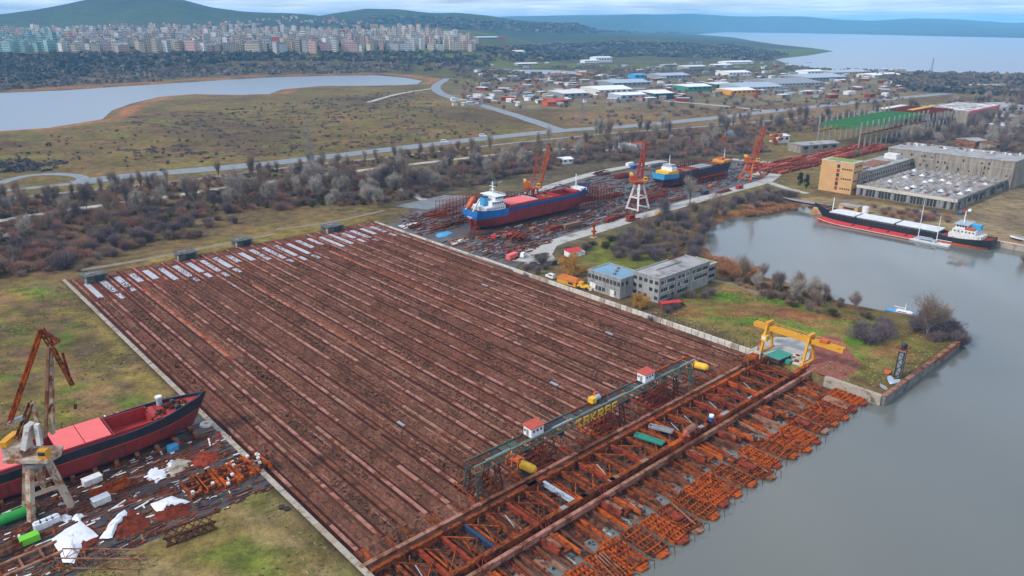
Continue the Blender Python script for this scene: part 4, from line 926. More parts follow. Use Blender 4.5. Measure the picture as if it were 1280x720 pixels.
for i in range(14):
    a, b_ = rg[i], rg[i+1]; g.bar((a[0],a[1]+.03,a[2]*.62),(b_[0],b_[1]+.03,b_[2]*.62),.16,.22)
g.build('rubbing_strake', 'white', r)
for k in range(4): MB().box(4+k*10,4.8+k*10,-1.6,1.6,1.85,2.3).build('bollard_base', 'rust_red', r)
def yacht(name, lab, u, w, z, rz, L, B, mats, masts, cabin=True):
    r = thing(name, lab, 'boat', U(u,w,z), YR+rz); mb = MB(); n = 14; rg = []
    for i in range(n+1):
        t = i/n; h = B/2*(.72+.28*math.sin(min(t/.4,1)*math.pi/2))*(1 if t < .5 else max(.03,1-((t-.5)/.5)**2.2)); rg.append((L*t-L/2, h, .16*L**.75*(.72+.4*max(0,t-.4)**1.5)))
    for i in range(n):
        a, b_ = rg[i], rg[i+1]
        for s in (1,-1):
            mb.add([(a[0],s*a[1]*.55,0),(b_[0],s*b_[1]*.55,0),(b_[0],s*b_[1]*.9,b_[2]*.35),(a[0],s*a[1]*.9,a[2]*.35)], [(0,1,2,3) if s < 0 else (3,2,1,0)], 1)
            mb.add([(a[0],s*a[1]*.9,a[2]*.35),(b_[0],s*b_[1]*.9,b_[2]*.35),(b_[0],s*b_[1],b_[2]),(a[0],s*a[1],a[2])], [(0,1,2,3) if s < 0 else (3,2,1,0)], 0)
        mb.add([(a[0],-a[1],a[2]-.04),(b_[0],-b_[1],b_[2]-.04),(b_[0],b_[1],b_[2]-.04),(a[0],a[1],a[2]-.04)], [(0,1,2,3)], 2)
    a = rg[0]; mb.add([(a[0],-a[1]*.55,0),(a[0],a[1]*.55,0),(a[0],a[1],a[2]),(a[0],-a[1],a[2])], [(0,3,2,1)], 0)
    mb.build('hull', mats[:3], r); zz = rg[5][2]
    if cabin:
        c_ = MB().prism([(-L*.22,-B*.26),(L*.12,-B*.28),(L*.2,-B*.12),(L*.2,B*.12),(L*.12,B*.28),(-L*.22,B*.26)],zz-.05,zz+.09*L**.8).build('cabin', mats[3], r)
        for s in (1,-1): MB().box(-L*.16,L*.08,s*B*.27-.05,s*B*.27+.05,zz+.03*L**.8,zz+.06*L**.8).build('window', 'glass', c_)
    for x, h in masts:
        g = MB(); g.cone((x*L,0,zz),(x*L,0,zz+h),.22,.12,8); g.bar((x*L,0,zz+1.8),(x*L-L*.3,0,zz+1.9),.2); g.bar((x*L,-1.3,zz+h*.62),(x*L,1.3,zz+h*.62),.1); g.build('mast', 'white', r)
    return r
yacht('sailing_yacht', 'white two-masted sailing yacht alongside the moored black ship', 140.5, 432.6, -3.4, math.pi/2, 25, 5.2, ['white','blue_paint','white_stained','pale_blue'], [(.16,23),(-.22,15)])
r = yacht('motor_boat', 'blue motor boat with a white cabin afloat behind the headland bushes', 104, 312.5, -3.35, -math.pi/2+.08, 14.5, 4.2, ['light_blue','blue_paint','light_blue','white'], [(0,4)])
b1 = yacht('small_boat', 'larger white dinghy on the headland grass near the dark mast', 80.0, 239.0, .12, .5, 5.2, 2.0, ['white','white','pale_blue','white'], [], False)
yacht('small_boat', 'white dinghy on the headland lying nearest the quay edge', 78.3, 238.6, .12, -.25, 4.8, 1.9, ['white','white','pale_blue','white'], [], False)
yacht('small_boat', 'small grey-white boat at the near corner of the headland', 79.5, 232.0, .12, .9, 3.6, 1.5, ['white_stained','white','steel_grey','white'], [], False)
yacht('small_boat', 'orange boat on the headland beside the dark mast', 83.2, 244.5, .12, .2, 4.2, 2.2, ['orange_paint','rust','orange_paint','white'], [], False)
r = yacht('tug', 'white tug with a red wheelhouse on the quay behind the moored ship', 96.0, 462.5, .5, math.pi/2+.05, 25, 6, ['white','hull_black','steel_grey','white'], [(.05,5)])
MB().box(-3,2.5,-1.9,1.9,3.2,5.6).build('wheelhouse', 'red_paint', r); MB().box(-3.3,2.8,-2.2,2.2,5.6,5.9).build('roof', 'white', r)
yacht('rusty_hulk', 'small dark barge hull ashore left of the moored black ship', 226, 458, .2, math.pi/2+.06, 27, 6, ['hull_navy','rust_red','steel_grey','dark'], [], False)
# ================================================================== luffing cranes
def VZ(x, y, Yc):
    """photo pixel on the upright plane at depth Yc: (X, Z)"""
    v = (y-360)/F; dyy = CP-v*SP; t = Yc/dyy; return ((x-640)/F*t, CAMH+(-SP-v*CP)*t)
def luffer(lab, u, w, hp, px_jib, pm, um, hw=4.2, hd=3.1, legs=('a',), ballast='yellow_bright'):
    c0 = U(u,w,0); r = thing('luffing_crane', lab, 'crane', c0, YR, 'luffing cranes of the yard')
    for sx in (-1,1):
        for sy in (-1,1):
            MB().bar((sx*hw,sy*hd,.9),(sx*1.9,sy*1.6,hp),1.25 if pm == 'crane_white' else 1.0,1.25 if pm == 'crane_white' else 1.0).build('leg', pm, r)
            MB().box(sx*hw-1.3,sx*hw+1.3,sy*hd-.35,sy*hd+.35,.1,.95).build('bogie', um if pm != 'crane_white' else 'rust_pale', r)
        MB().bar((sx*hw*.97,-hd,1.6),(sx*hw*.97,hd,1.6),.6,.7).build('sill_tie', pm, r)
        g = MB(); zt = hp*.52; k = 1-(zt/hp)*.55; g.bar((sx*hw*k,-hd*k,zt),(sx*hw*k,hd*k,zt),.7,.8); g.build('portal_tie', pm, r)
    for sy in (-1,1):
        zt = hp*.5; k = .72
        MB().bar((-hw*k,sy*hd*k,zt),(hw*k,sy*hd*k,zt),.7,.8).build('portal_tie', pm, r)
    MB().cone((0,0,hp*.45),(0,0,hp),.5,1.5,10).build('centre_post', pm, r)
    MB().cone((0,0,hp-.2),(0,0,hp+.9),2.8,2.8,18).build('turntable', 'steel_grey' if pm == 'crane_white' else um, r)
    # everything above turns with the jib; it stands in the plane across the view
    rot = -YR
    up = link('upper_works', None, r, (0,0,0), rot)
    def pt(x, y, dy=0.0): X, Z = VZ(x, y, c0.y+dy); return Vector((X-c0.x, dy, Z))
    pf = pt(*px_jib['deck']); zd = pf.z
    MB().prism([(-5.6,-3.2),(4.6,-3.2),(5.8,0),(4.6,3.2),(-5.6,3.2)],zd-.9,zd).build('deck', px_jib.get('deckm','crane_white'), up)
    MB().box(-5.8,-1.6,-2.4,2.4,zd,zd+2.9).build('machine_house', um, up)
    MB().box(-5.9,-4.3,-2.6,2.6,zd+2.95,zd+4.3).build('counterweight', ballast, up)
    cb = MB().box(2.4,4.4,-2.8,-.9,zd,zd+2.2).build('cab', px_jib.get('cabm','yellow'), up); MB().box(2.6,4.2,-2.86,-2.8,zd+.9,zd+1.8).build('window', 'glass', cb)
    for nm, a, b_, wd, hh, mat, lat in px_jib['bars']:
        A = pt(*a[:2], a[2] if len(a) > 2 else 0); B_ = pt(*b_[:2], b_[2] if len(b_) > 2 else 0)
        g = MB()
        if lat: g.truss(A, B_, wd, hh, lat, .22)
        else: g.bar(A, B_, wd, hh)
        g.build(nm, mat, up)
    return r
luffer('rusty white luffing crane standing beside the black and red ship', 185.9, 18.3, 13.6,
  dict(deck=(52,566), cabm='yellow', deckm='crane_white', bars=[('jib',(12,528,-1.0),(51,414,-.5),.8,.7,'rust_orange',10),('jib',(12,528,1.0),(51,414,.5),.35,.4,'rust',0),('jib_head',(51,411),(64,432),.8,.9,'rust',3),('fly_arm',(52,413),(74,427),.6,.6,'rust_red',0),('fly_arm',(64,432),(74,427),.5,.5,'rust_red',0),
   ('back_stay',(65,434,-.8),(91,482,-.8),.5,.6,'rust',8),('back_stay',(78,441,.8),(89,478,.8),.4,.4,'rust_red',0),('tower_leg',(57,546,-1.2),(60.5,434,-.6),.6,.6,'rust_pale',0),('tower_leg',(66,542,1.2),(63.5,434,.6),.75,.75,'crane_white',0),('tower_brace',(58,520),(65,505),.4,.4,'rust',0),('tower_brace',(58,480),(64,470),.4,.4,'rust',0),
   ('a_frame',(40,503),(22,548),.9,.9,'rust',4),('a_frame',(40,503),(53,548),.7,.7,'crane_white',0),('a_frame',(37,530,-1.5),(32,560,-1.5),2.2,1.2,'white_stained',0),('a_frame',(46,530,-1.5),(50,556,-1.5),1.0,1.0,'white_stained',0),('winch_floor',(13,527),(32,521),2.6,.5,'steel_grey',0),('hook_block',(94,505),(94,511),.5,.5,'rust_dark',0)]), 'crane_white', 'crane_white', ballast='yellow')
luffer('tall red luffing crane on white legs between the blue ship and the far ship', 286, 364, 16.6,
  dict(deck=(797,225), deckm='orange_paint', cabm='yellow_bright', bars=[('jib',(799,222,-1),(805,176,-.4),1.7,1.7,'crane_red',9),('jib',(803,222,1),(807,179,.4),1.2,1.2,'crane_red',0),('a_frame',(793,223),(803,195),1.0,1.0,'crane_red',4),('a_frame',(797,219),(802,200),.8,.8,'crane_red',0),('jib_head',(805,175),(812,183),.7,.8,'crane_red',2)]), 'white_stained', 'crane_red', 5.6, 4.6)
luffer('orange luffing crane standing behind the blue and red ship', 333, 318, 13.0,
  dict(deck=(670,233), deckm='orange_paint', cabm='yellow_bright', bars=[('jib',(674,229,-1),(686,181,-.4),1.5,1.5,'orange_paint',9),('jib',(677,229,1),(688,184,.4),1.1,1.1,'orange_paint',0),('a_frame',(664,226),(675,206),1.2,1.2,'crane_red',4),('a_frame',(667,222),(672,190),.9,.9,'crane_red',5),('jib_head',(686,179),(693,196),.7,.8,'rust_dark',3)]), 'crane_red', 'orange_paint', 4.6, 3.8)
luffer('orange luffing crane farthest along the yard near the row of red steel', 292, 505, 12.5,
  dict(deck=(942,201), deckm='orange_paint', cabm='yellow_bright', bars=[('jib',(944,198,-1),(955,157,-.4),2.0,2.0,'crane_red',9),('jib',(946,198,1),(956,160,.4),1.3,1.3,'crane_red',0),('a_frame',(940,199),(947,172),1.2,1.2,'orange_paint',4),('jib_head',(954,150),(955,158),1.0,1.0,'steel_grey',0)]), 'orange_paint', 'orange_paint', 8.0, 5.0)
t = thing('derrick', 'grey-green folded derrick arm standing behind the blue ship', 'derrick', U(362,288,0), 0)
def dpt(x,y): X,Z = VZ(x,y,t.location.y); return (X-t.location.x,0,Z)
MB().truss(dpt(621,231),dpt(608,208),1.4,1.4,6,.3).build('arm', 'green_pale', t); MB().bar(dpt(618,229),dpt(628,227),1.2,1.0).build('base_arm', 'steel_grey', t); MB().bar((0,0,0),dpt(621,231),1.2,1.2).build('post', 'rust_dark', t)
# ================================================================== buildings
rb = random.Random(41)
def facade(parent, a, b_, z0, z1, n, wh, ww, mat, out, rows, frame=None, skip=0.0, sill=.9):
    """a row of built windows on the wall from a to b (local xy), set 4 cm proud"""
    a = Vector((*a,0)); b_ = Vector((*b_,0)); d = (b_-a); L_ = d.length; d.normalize(); nrm = Vector((d.y,-d.x,0))*out
    fh = (z1-z0)/rows; ang = math.atan2(d.y,d.x)
    key = None
    for r_ in range(rows):
        for k in range(n):
            if rb.random() < skip: continue
            c_ = a+d*(L_*(k+.5)/n)+nrm*.03; z = z0+r_*fh+sill
            g = MB().box(-ww/2,ww/2,-.05,.05,0,wh); o = g.build('window', mat, parent, (c_.x,c_.y,z), ang)
            if frame: MB().box(-ww/2-.1,ww/2+.1,-.12,.12,-.18,-.02).build('sill', frame, o); MB().box(-.05,.05,-.09,.09,0,wh).build('mullion', frame, o)
# --- office block beside the slipway
A_ = thing('office_building', 'grey two-storey office block with a blue flat roof beside the slipway wall', 'building', U(189,232,0), YR)
MB().box(0,14,0,18.5,0,8.4).build('wall', 'wall_grey', A_)
rf = MB().box(.5,13.5,.5,18,8.4,8.65).build('roof', 'roof_blue', A_)
g = MB(); g.box(-.2,14.2,-.2,.5,8.4,9.0); g.box(-.2,14.2,18,18.7,8.4,9.0); g.box(-.2,.5,.5,18,8.4,9.0); g.box(13.5,14.2,.5,18,8.4,9.0); g.build('parapet', 'wall_grey', A_)
facade(A_,(0,18.5),(0,0),4.6,8.2,9,1.7,1.5,'glass',1,1,'concrete_dark',.1,1.0); facade(A_,(0,18.5),(0,0),.2,4.2,9,1.6,1.5,'glass',1,1,'concrete_dark',.35,1.0)
MB().box(-.12,0,13.8,17.2,.0,3.6).build('garage_door', 'white_stained', A_); MB().box(-.12,0,3.0,5.4,0,3.0).build('door', 'white_stained', A_); MB().box(-.3,.1,-.1,18.6,4.2,4.5).build('band', 'wall_grey', A_)
facade(A_,(0,0),(14,0),4.6,8.2,5,1.6,1.5,'glass',1,1,None,.2,1.0)
for k in range(3): MB().box(3+k*3.6,4.2+k*3.6,6+k*2,7+k*2,8.65,9.4).build('roof_vent', 'concrete_dark', rf)
B_ = thing('office_building', 'grey three-storey office block with a bare flat roof behind the red container', 'building', U(175,240,0), YR)
MB().box(0,36,0,14,0,10.4).build('wall', 'wall_grey', B_)
rf = MB().box(.5,35.5,.5,13.5,10.4,10.6).build('roof', 'roof_grey', B_)
g = MB(); g.box(-.2,36.2,-.2,.5,10.4,11.0); g.box(-.2,36.2,13.5,14.2,10.4,11.0); g.box(-.2,.5,.5,13.5,10.4,11.0); g.box(35.5,36.2,.5,13.5,10.4,11.0); g.build('parapet', 'wall_grey', B_)
MB().box(24,35.4,13.3,13.6,11.0,11.5).build('roof_flashing', 'rust_red', rf); MB().box(8,26,8,12,10.6,11.2).build('roof_light', 'roof_grey', rf)
for r_ in range(3):
    z = 1.2+r_*3.3
    for (x0,x1) in ((1.2,10.5),(13,20.5),(23.5,34.5)):
        if r_ == 0 and x0 > 20: continue
        sh_ = 1.0 if r_ else .5
        fr_ = MB().box(x0,x1,-.06,.06,z,z+1.5).build('window', 'glass', B_)
        for k in range(int((x1-x0)/1.5)): q = x0+.1+k*1.5; MB().box(q,q+rb.choice([.1,.1,.1,.9,1.2]),-.12,.1,z,z+1.5).build('mullion', rb.choice(['wall_grey','concrete_pale','wall_grey']), fr_)
        MB().box(x0-.1,x1+.1,-.22,.1,z-.28,z-.05).build('sill', 'concrete_pale', fr_)
    facade(B_,(0,14),(0,0),z-.9,z+2.2,5,1.5,1.7,'glass',1,1,None,.15,.9)
for x in (11.2,21.6): MB().box(x,x+.8,-.35,0,0,10.9).build('pilaster', 'wall_grey', B_)
C_ = thing('annex', 'low grey annex with a mossy roof at the right end of the offices', 'building', U(177.5,276.2,0), YR)
MB().box(0,9.5,0,11,0,7.4).build('wall', 'wall_grey', C_); MB().box(-.1,9.7,-.2,11.2,7.4,7.9).build('parapet', 'concrete_pale', C_); MB().box(.6,9,.6,10.4,7.92,8.05).build('roof', 'roof_moss', C_)
for r_ in range(2): MB().box(.8,8.6,-.07,.06,1.4+r_*3.3,2.8+r_*3.3).build('window', 'glass', C_)
t = thing('container', 'red corrugated site container at the corner of the offices', 'container', U(168.5,239.5,0), YR-.45)
MB().box(-4.4,4.4,-1.4,1.4,.15,2.6).build('body', 'rust_red', t); MB().box(-4.5,4.5,-1.5,1.5,2.6,2.75).build('roof', 'red_bright', t); g = MB()
for k in range(16): g.box(-4.2+k*.55,-3.95+k*.55,-1.47,-1.4,.3,2.5)
g.build('corrugation', 'rust_red', t); MB().box(4.4,4.48,-1.2,1.2,.3,2.5).build('door', 'pink_hatch', t)
# --- factory by the far quay
Fb = thing('factory', 'derelict grey factory hall with rows of pyramid rooflights behind the moored ship', 'factory', U(152,509,0), YR)
MB().box(0,95.5,0,62,0,6.6).build('wall', 'wall_tan', Fb)
mt('roof_old', (.22,.19,.165), (.30,.265,.235), .08, .9, (.13,.115,.11), .06, .55)
rf = MB().box(.3,95.3,.3,61.7,6.6,6.75).build('roof', 'roof_old', Fb)
MB().box(-.8,.2,-.8,62,5.4,7.2).build('fascia', 'concrete_pale', Fb); MB().box(.2,95.5,-.8,.2,5.4,7.2).build('fascia', 'concrete_dark', Fb)
for k in range(30): MB().box(-.35,-.05,1.2+k*2.02,2.6+k*2.02,.6,5.2).build('window', rb.choice(['glass','glass','dark','steel_grey']), Fb)
for k in range(29): MB().box(2+k*3.2,4.2+k*3.2,-.3,-.05,rb.choice([.6,2.6]),5.0).build('window', rb.choice(['glass','steel_grey','concrete_dark','dark']), Fb)
g0 = None
for i in range(12):
    for j in range(10):
        x = 6+i*7.7; y = 5+j*5.8+(i % 2)*1.2
        m = rb.choice(['white_stained','roof_grey','steel_grey','roof_grey','steel_grey','wall_tan','concrete_dark','roof_old'])
        g = MB(); s = 1.75; g.add([(-s,-s,0),(s,-s,0),(s,s,0),(-s,s,0),(0,0,1.5)], [(0,1,4),(1,2,4),(2,3,4),(3,0,4),(3,2,1,0)]); g.build('roof_light', m, rf, (x,y,6.8))
for k in range(60): x = rb.uniform(4,86); y = rb.uniform(3,58); MB().box(x,x+rb.uniform(2,7),y,y+rb.uniform(1,3),6.76,6.9).build('roof_patch', rb.choice(['rust_red','dark','rust_pale','steel_grey']), rf)
Hb = thing('factory_block', 'long tan high block with broken windows at the back of the factory', 'building', U(149,605,0), YR)
MB().box(0,40,0,86,0,19.5).build('wall', 'wall_tan', Hb); MB().box(-.3,40.3,-.3,86.3,19.5,19.9).build('roof', 'roof_grey', Hb)
for k in range(34):
    y = 3+k*2.4
    for z in (8.8,12.4,15.6):
        if rb.random() < .34: MB().box(-.12,0,y,y+1.1,z,z+rb.choice([1.2,1.9])).build('window', 'dark', Hb)
for k in range(40): x = rb.uniform(22,38); y = rb.uniform(2,84); s = rb.uniform(.4,1.3); MB().box(x-s,x+s,y-s,y+s,19.9,19.9+rb.uniform(.5,1.8)).build('roof_vent', rb.choice(['white_stained','steel_grey','rust_pale']), Hb)
MB().box(-.15,0,0,86,14.4,14.8).build('band', 'concrete', Hb)
Wb = thing('factory_wing', 'long office wing with strip windows left of the factory roof', 'building', U(216,515,0), YR)
MB().box(0,92,0,20,0,13.5).build('wall', 'wall_tan', Wb); MB().box(-.3,90,-.4,20.4,13.5,13.9).build('roof', 'roof_grey', Wb)
for z in (7.6,): MB().box(2,89,-.12,0,z+1,z+3.2).build('window_band', 'glass', Wb)
for k in range(28): MB().box(3+k*3.05,3.5+k*3.05,-.2,0,7.4,11.4).build('pilaster', 'concrete_pale', Wb)
MB().box(30,60,4,16,13.9,14.3).build('roof_deck', 'rust_pale', Wb); MB().box(14,24,4,14,13.9,15.2).build('roof_house', 'wall_tan', Wb); MB().box(74,82,6,15,13.9,17.5).build('roof_house', 'white_stained', Wb)
Ob = thing('tower_block', 'orange five-storey stair tower at the left end of the factory', 'building', U(217,507,0), YR)
MB().box(0,14,0,23,0,21).build('wall', 'wall_orange', Ob); MB().box(-.2,14.2,-.2,23.2,21,21.5).build('parapet', 'concrete_pale', Ob); MB().box(14.0,14.1,0,23,0,21).build('side_wall', 'wall_grey', Ob); MB().box(1,13,2,21,21.5,21.6).build('roof', 'roof_moss', Ob)
for k in range(6): MB().box(-.12,0,9.6,11.6,2+k*3,4.4+k*3).build('stair_window', ['red_paint','glass'][k % 2], Ob)
for z in (2.6,9.4,16.0):
    for k in range(5): MB().box(-.1,0,1+k*1.5,1.9+k*1.5,z,z+1.1).build('window', 'glass', Ob)
for z in (2.2,8.0,14,18):
    for k in range(4): MB().box(2+k*2.8,3.6+k*2.8,-.1,0,z,z+1.4).build('window', 'glass', Ob)
# --- green steel hall frame and its neighbours
Gf = thing('steel_hall_frame', 'bare hall frame of pale columns under green roof girders', 'hall frame', U(300,703,0), YR)
for row, y in ((0,0),(1,40)):
    for k in range(14):
        x = k*12; g = MB(); g.truss((x,y,0),(x,y,25 if row == 0 else 27),.8,.8,7,.24); g.build('column', 'column_grey', Gf)
for k in range(14):
    x = k*12; g = MB(); g.bar((x,0,20.5),(x,40,20.5),.5); g.bar((x,0,18.4),(x,40,18.4),.4)
    for q in range(10): g.bar((x,q*4,20.5 if q % 2 else 18.4),(x,q*4+4,18.4 if q % 2 else 20.5),.25)
    g.build('roof_girder', 'green_frame', Gf)
for k in range(26): MB().box(0,156,k*1.6-.28,k*1.6+.28,20.8,21.1).build('purlin', 'green_frame', Gf)
for y in (0,40): MB().box(0,156,y-.5,y+.5,13.2,14.4).build('crane_beam', 'yellow' if y == 40 else 'rust_red', Gf)
Rf = thing('steel_hall_frame', 'unfinished hall frame of dark red roof girders beyond the green one', 'hall frame', U(304,866,0), YR)
for y in (0,46):
    for k in range(8): MB().truss((k*11,y,0),(k*11,y,20),.9,.8,6,.24).build('column', 'column_grey', Rf)
for k in range(8): MB().box(k*11-.4,k*11+.4,0,46,18.6,20).build('roof_girder', 'rust_red', Rf)
for k in range(16): MB().box(0,77,k*3-.3,k*3+.3,20.0,20.4).build('purlin', 'rust_red', Rf)
MB().box(20,90,20,27,20.6,21.2).build('roof_strip', 'yellow', Rf); MB().box(10,70,46,54,20.6,21.2).build('roof_strip', 'white_stained', Rf)
Sh = thing('shed_hall', 'shed with a pale patched roof and salmon edge past the hall frames', 'shed', U(288,945,0), YR)
MB().box(0,105,0,48,0,18).build('wall', 'wall_tan', Sh)
for i in range(14):
    for j in range(5): MB().box(i*7.5,i*7.5+6.6,j*9.6,j*9.6+9.0,18,18.3+rb.uniform(0,.2)).build('roof_panel', rb.choice(['roof_grey','white_stained','concrete_pale','roof_grey']), Sh)
MB().box(-.6,105,-.8,0,16.2,18.6).build('fascia', 'pink_hatch', Sh)
# --- huts at the slipway head
mt('hut_roof', (.09,.092,.09), (.14,.14,.135), .5, .9, (.06,.065,.05), .3, .56)
mt('hut_wall', (.075,.07,.065), (.12,.112,.10), .5, .9)
for lab, u, w, s, a in (('dark concrete hut nearest the left kerb wall at the slipway head', 365.5, 73.5, 4.2, .1), ('second dark hut along the slipway head, its doorway open', 372.5, 117, 4.4, -.05), ('third dark hut along the slipway head', 376.5, 147.5, 4.2, .05), ('dark hut at the slipway head nearest the shipyard', 370.5, 197.5, 5.0, 0)):
    t = thing('winch_hut', lab, 'hut', U(u,w,0), YR+a)
    MB().box(-s,s,-s*.8,s*.8,0,3.0).build('wall', 'hut_wall', t)
    MB().box(-s-.4,s+.4,-s*.8-.4,s*.8+.4,3.0,3.35).build('roof', 'hut_roof' , t); MB().box(-s*.2,s*.75,-s*.8-.08,-s*.8+.02,.1,2.5).build('doorway', 'dark', t); MB().box(-s-.06,-s+.02,-1.2,1,1.2,2.3).build('window', 'dark', t)
    MB().box(-s-.5,-s,-s*.9,-s*.6,0,2.4).build('buttress', 'concrete', t); MB().box(-s*.7,s*.1,-s*.4,s*.3,3.35,3.7).build('roof_curb', 'concrete_dark', t)
# --- small buildings near the offices
t = thing('site_hut', 'low hut with a broad orange roof beside the amber willow', 'hut', U(217.5,231.5,0), YR+.05)
MB().box(-2.8,2.8,-5.5,5.5,0,2.2).build('wall', 'yellow', t); MB().add([(-3.3,-6,2.2),(3.3,-6,2.2),(3.3,6,2.2),(-3.3,6,2.2),(0,-4.4,3.6),(0,4.4,3.6)], [(0,1,4),(1,2,5,4),(2,3,5),(3,0,4,5),(3,2,1,0)]).build('roof', 'leaf_orange', t)
MB().box(-2.86,-2.8,-4,-1,.6,1.6).build('window', 'glass', t)
t = thing('yellow_machine', 'yellow loader parked at the near end of the orange-roofed hut', 'loader', U(208.5,230.6,0), YR+.3)
MB().box(-1.5,1.5,-3.2,2.6,.7,1.7).build('chassis', 'yellow_bright', t); MB().box(-1.1,1.1,.2,2.2,1.7,3.0).build('cab', 'yellow', t); MB().box(-1.7,1.7,-4.6,-3.4,.2,1.3).build('bucket', 'concrete_pale', t)
g = MB()
for x in (-1.4,1.4):
    for y in (-2,1.6): g.cone((x-.3,y,.7),(x+.3,y,.7),.7,.7,12)
g.build('wheel', 'dark', t)
def van(lab, u, w, rz, body, L_=5.2, Wd=2.0, Ht=2.3, cat='van'):
    t = thing(cat.replace(' ','_'), lab, cat, U(u,w,.06), YR+rz)
    MB().prism([(-L_/2,-Wd/2),(L_/2-.3,-Wd/2),(L_/2,-Wd/2+.3),(L_/2,Wd/2-.3),(L_/2-.3,Wd/2),(-L_/2,Wd/2)],.4,Ht*.52).build('body', body, t)
    c_ = MB().add([(-L_/2+.1,-Wd/2+.08,Ht*.52),(L_*.28,-Wd/2+.08,Ht*.52),(L_*.28,Wd/2-.08,Ht*.52),(-L_/2+.1,Wd/2-.08,Ht*.52),(-L_/2+.3,-Wd/2+.2,Ht),(L_*.12,-Wd/2+.2,Ht),(L_*.12,Wd/2-.2,Ht),(-L_/2+.3,Wd/2-.2,Ht)], [(4,5,6,7),(0,1,5,4),(1,2,6,5),(2,3,7,6),(3,0,4,7)]).build('cabin', body, t)
    for s in (1,-1): MB().box(-L_/2+.6,L_*.1,s*(Wd/2-.13)-.04,s*(Wd/2-.13)+.04,Ht*.6,Ht*.85).build('window', 'glass', c_)
    for x in (-L_*.3,L_*.3):
        for s in (1,-1): MB().cone((x,s*(Wd/2-.15)-.12,.36),(x,s*(Wd/2-.15)+.12,.36),.36,.36,10).build('wheel', 'dark', t)
    return t
van('white van parked against the slipway wall beside the orange-roofed hut', 228.5, 229.8, 1.55, 'white_stained')
van('dark blue car nearest the factory front corner', 147, 503, .4, 'blue_paint', 4.6, 1.9, 1.6, 'car'); van('red car between the blue and white cars by the factory', 146.5, 508.5, .3, 'red_paint', 4.6, 1.9, 1.6, 'car'); van('white car parked right of the red one by the factory', 145, 514, .2, 'white', 4.6, 1.9, 1.6, 'car')
van('white van standing in the shipyard near the red scrap', 261, 243, .5, 'white', 5, 2, 2.4)
t = thing('storehouse', 'small white house with a bright red roof by the quay road', 'hut', U(246,263,0), YR-.25)
MB().box(-3.4,3.4,-2.6,2.6,0,2.8).build('wall', 'white', t); MB().add([(-3.8,-3,2.8),(3.8,-3,2.8),(3.8,3,2.8),(-3.8,3,2.8),(-3.6,0,4.2),(3.6,0,4.2)], [(0,1,5,4),(1,2,5),(2,3,4,5),(3,0,4),(3,2,1,0)]).build('roof', 'red_bright', t); MB().box(-1,.2,-2.68,-2.6,0,2).build('door', 'steel_grey', t); MB().box(3.4,6.2,-2,1.5,0,2).build('lean_to', 'white_stained', t)
t = thing('teal_canopy', 'low canopy with a teal blue roof between willow and offices', 'canopy', U(209,239.5,0), YR)
MB().box(-2.2,2.2,-3.6,3.6,2.3,2.55).build('roof', 'light_blue', t); MB().box(-1.9,1.9,-3.2,3.2,0,2.3).build('wall', 'dark', t)
t = thing('quay_hut', 'orange and white hut on the quay behind the black ship bow', 'hut', U(197,463,0), YR)
MB().box(-3,3,-6,6,0,3).build('wall', 'wall_orange', t); MB().box(-3.4,3.4,-6.4,6.4,3,3.3).build('roof', 'roof_grey', t); MB().box(-3.1,-3,-4,3,1,2.2).build('window', 'glass', t)
t = thing('water_tank', 'white round tank beside the orange quay hut', 'tank', U(186.5,461,0)); MB().cone((0,0,0),(0,0,4.2),1.9,1.9,16).build('shell', 'white', t); MB().cone((0,0,4.2),(0,0,4.8),2.0,.3,16).build('lid', 'white_stained', t)
# --- dark lattice light mast on the headland
t = thing('light_mast', 'dark lattice light mast at the corner of the grassy headland', 'mast', U(79.5,243.5,0), YR)
MB().truss((0,0,0),(.4,0,9.8),1.7,1.7,7,.26).build('lattice', 'dark', t); MB().box(-.5,1.3,-.9,.9,0,9.4).build('shaft', 'steel_grey', t); MB().box(-1.6,2.4,-1.6,1.6,9.6,9.9).build('platform', 'rust_pale', t)
for k in range(4): MB().box(-.9+k*.75,-.35+k*.75,-.5,.5,9.9,11.6).build('lamp', 'dark', t)
railing([(-1.5,-1.5,9.9),(2.3,-1.5,9.9),(2.3,1.5,9.9),(-1.5,1.5,9.9),(-1.5,-1.5,9.9)],1.0,1).build('railing', 'rust', t)
# --- power pylons
def pylon(h, mat='steel_grey'):
    r = thing('pylon', '', 'pylon'); g = MB()
    for sx in (-1,1):
        for sy in (-1,1): g.bar((sx*2.6,sy*2.6,0),(sx*.5,sy*.5,h*.62),.3); g.bar((sx*.5,sy*.5,h*.62),(sx*.3,sy*.3,h),.25)
    for k in range(7):
        z0 = h*.62*k/7; z1 = h*.62*(k+1)/7; a = 2.6-2.1*k/7; b_ = 2.6-2.1*(k+1)/7
        for s in (1,-1): g.bar((-a,s*a,z0),(b_,s*b_,z1),.18); g.bar((s*a,a,z0),(s*b_,-b_,z1),.18)
    g.build('tower', mat, r)
    for k, z in enumerate((.70,.82,.94)): g = MB(); l_ = 5.2-k*.9; g.bar((-l_,0,h*z),(l_,0,h*z),.3); g.bar((-l_,0,h*z),(0,0,h*z+1.6),.16); g.bar((l_,0,h*z),(0,0,h*z+1.6),.16); g.build('cross_arm', mat, r)
    return r
p0 = pylon(36)
for i, (x, y, h, lab) in enumerate(((388,198,1,'grey power pylon in the green field left of centre'),(727,154,.9,'power pylon beside the highway junction'),(1163,96,1.1,'power pylon against the far lake at the right'),(1010,205,.5,'small pylon near the orange tower'),(640,104,.9,'power pylon among the far sheds left of centre'),(823,64,1.2,'faint distant pylon in front of the wooded ridge'))):
    X, Y = PX(x,y); o = p0 if i == 0 else copy_tree(p0); o.location = (X,Y,hz(X,Y)); o.scale = (h,h,h); o.rotation_euler.z = .4; o['label'] = lab; o['group'] = 'power pylons'
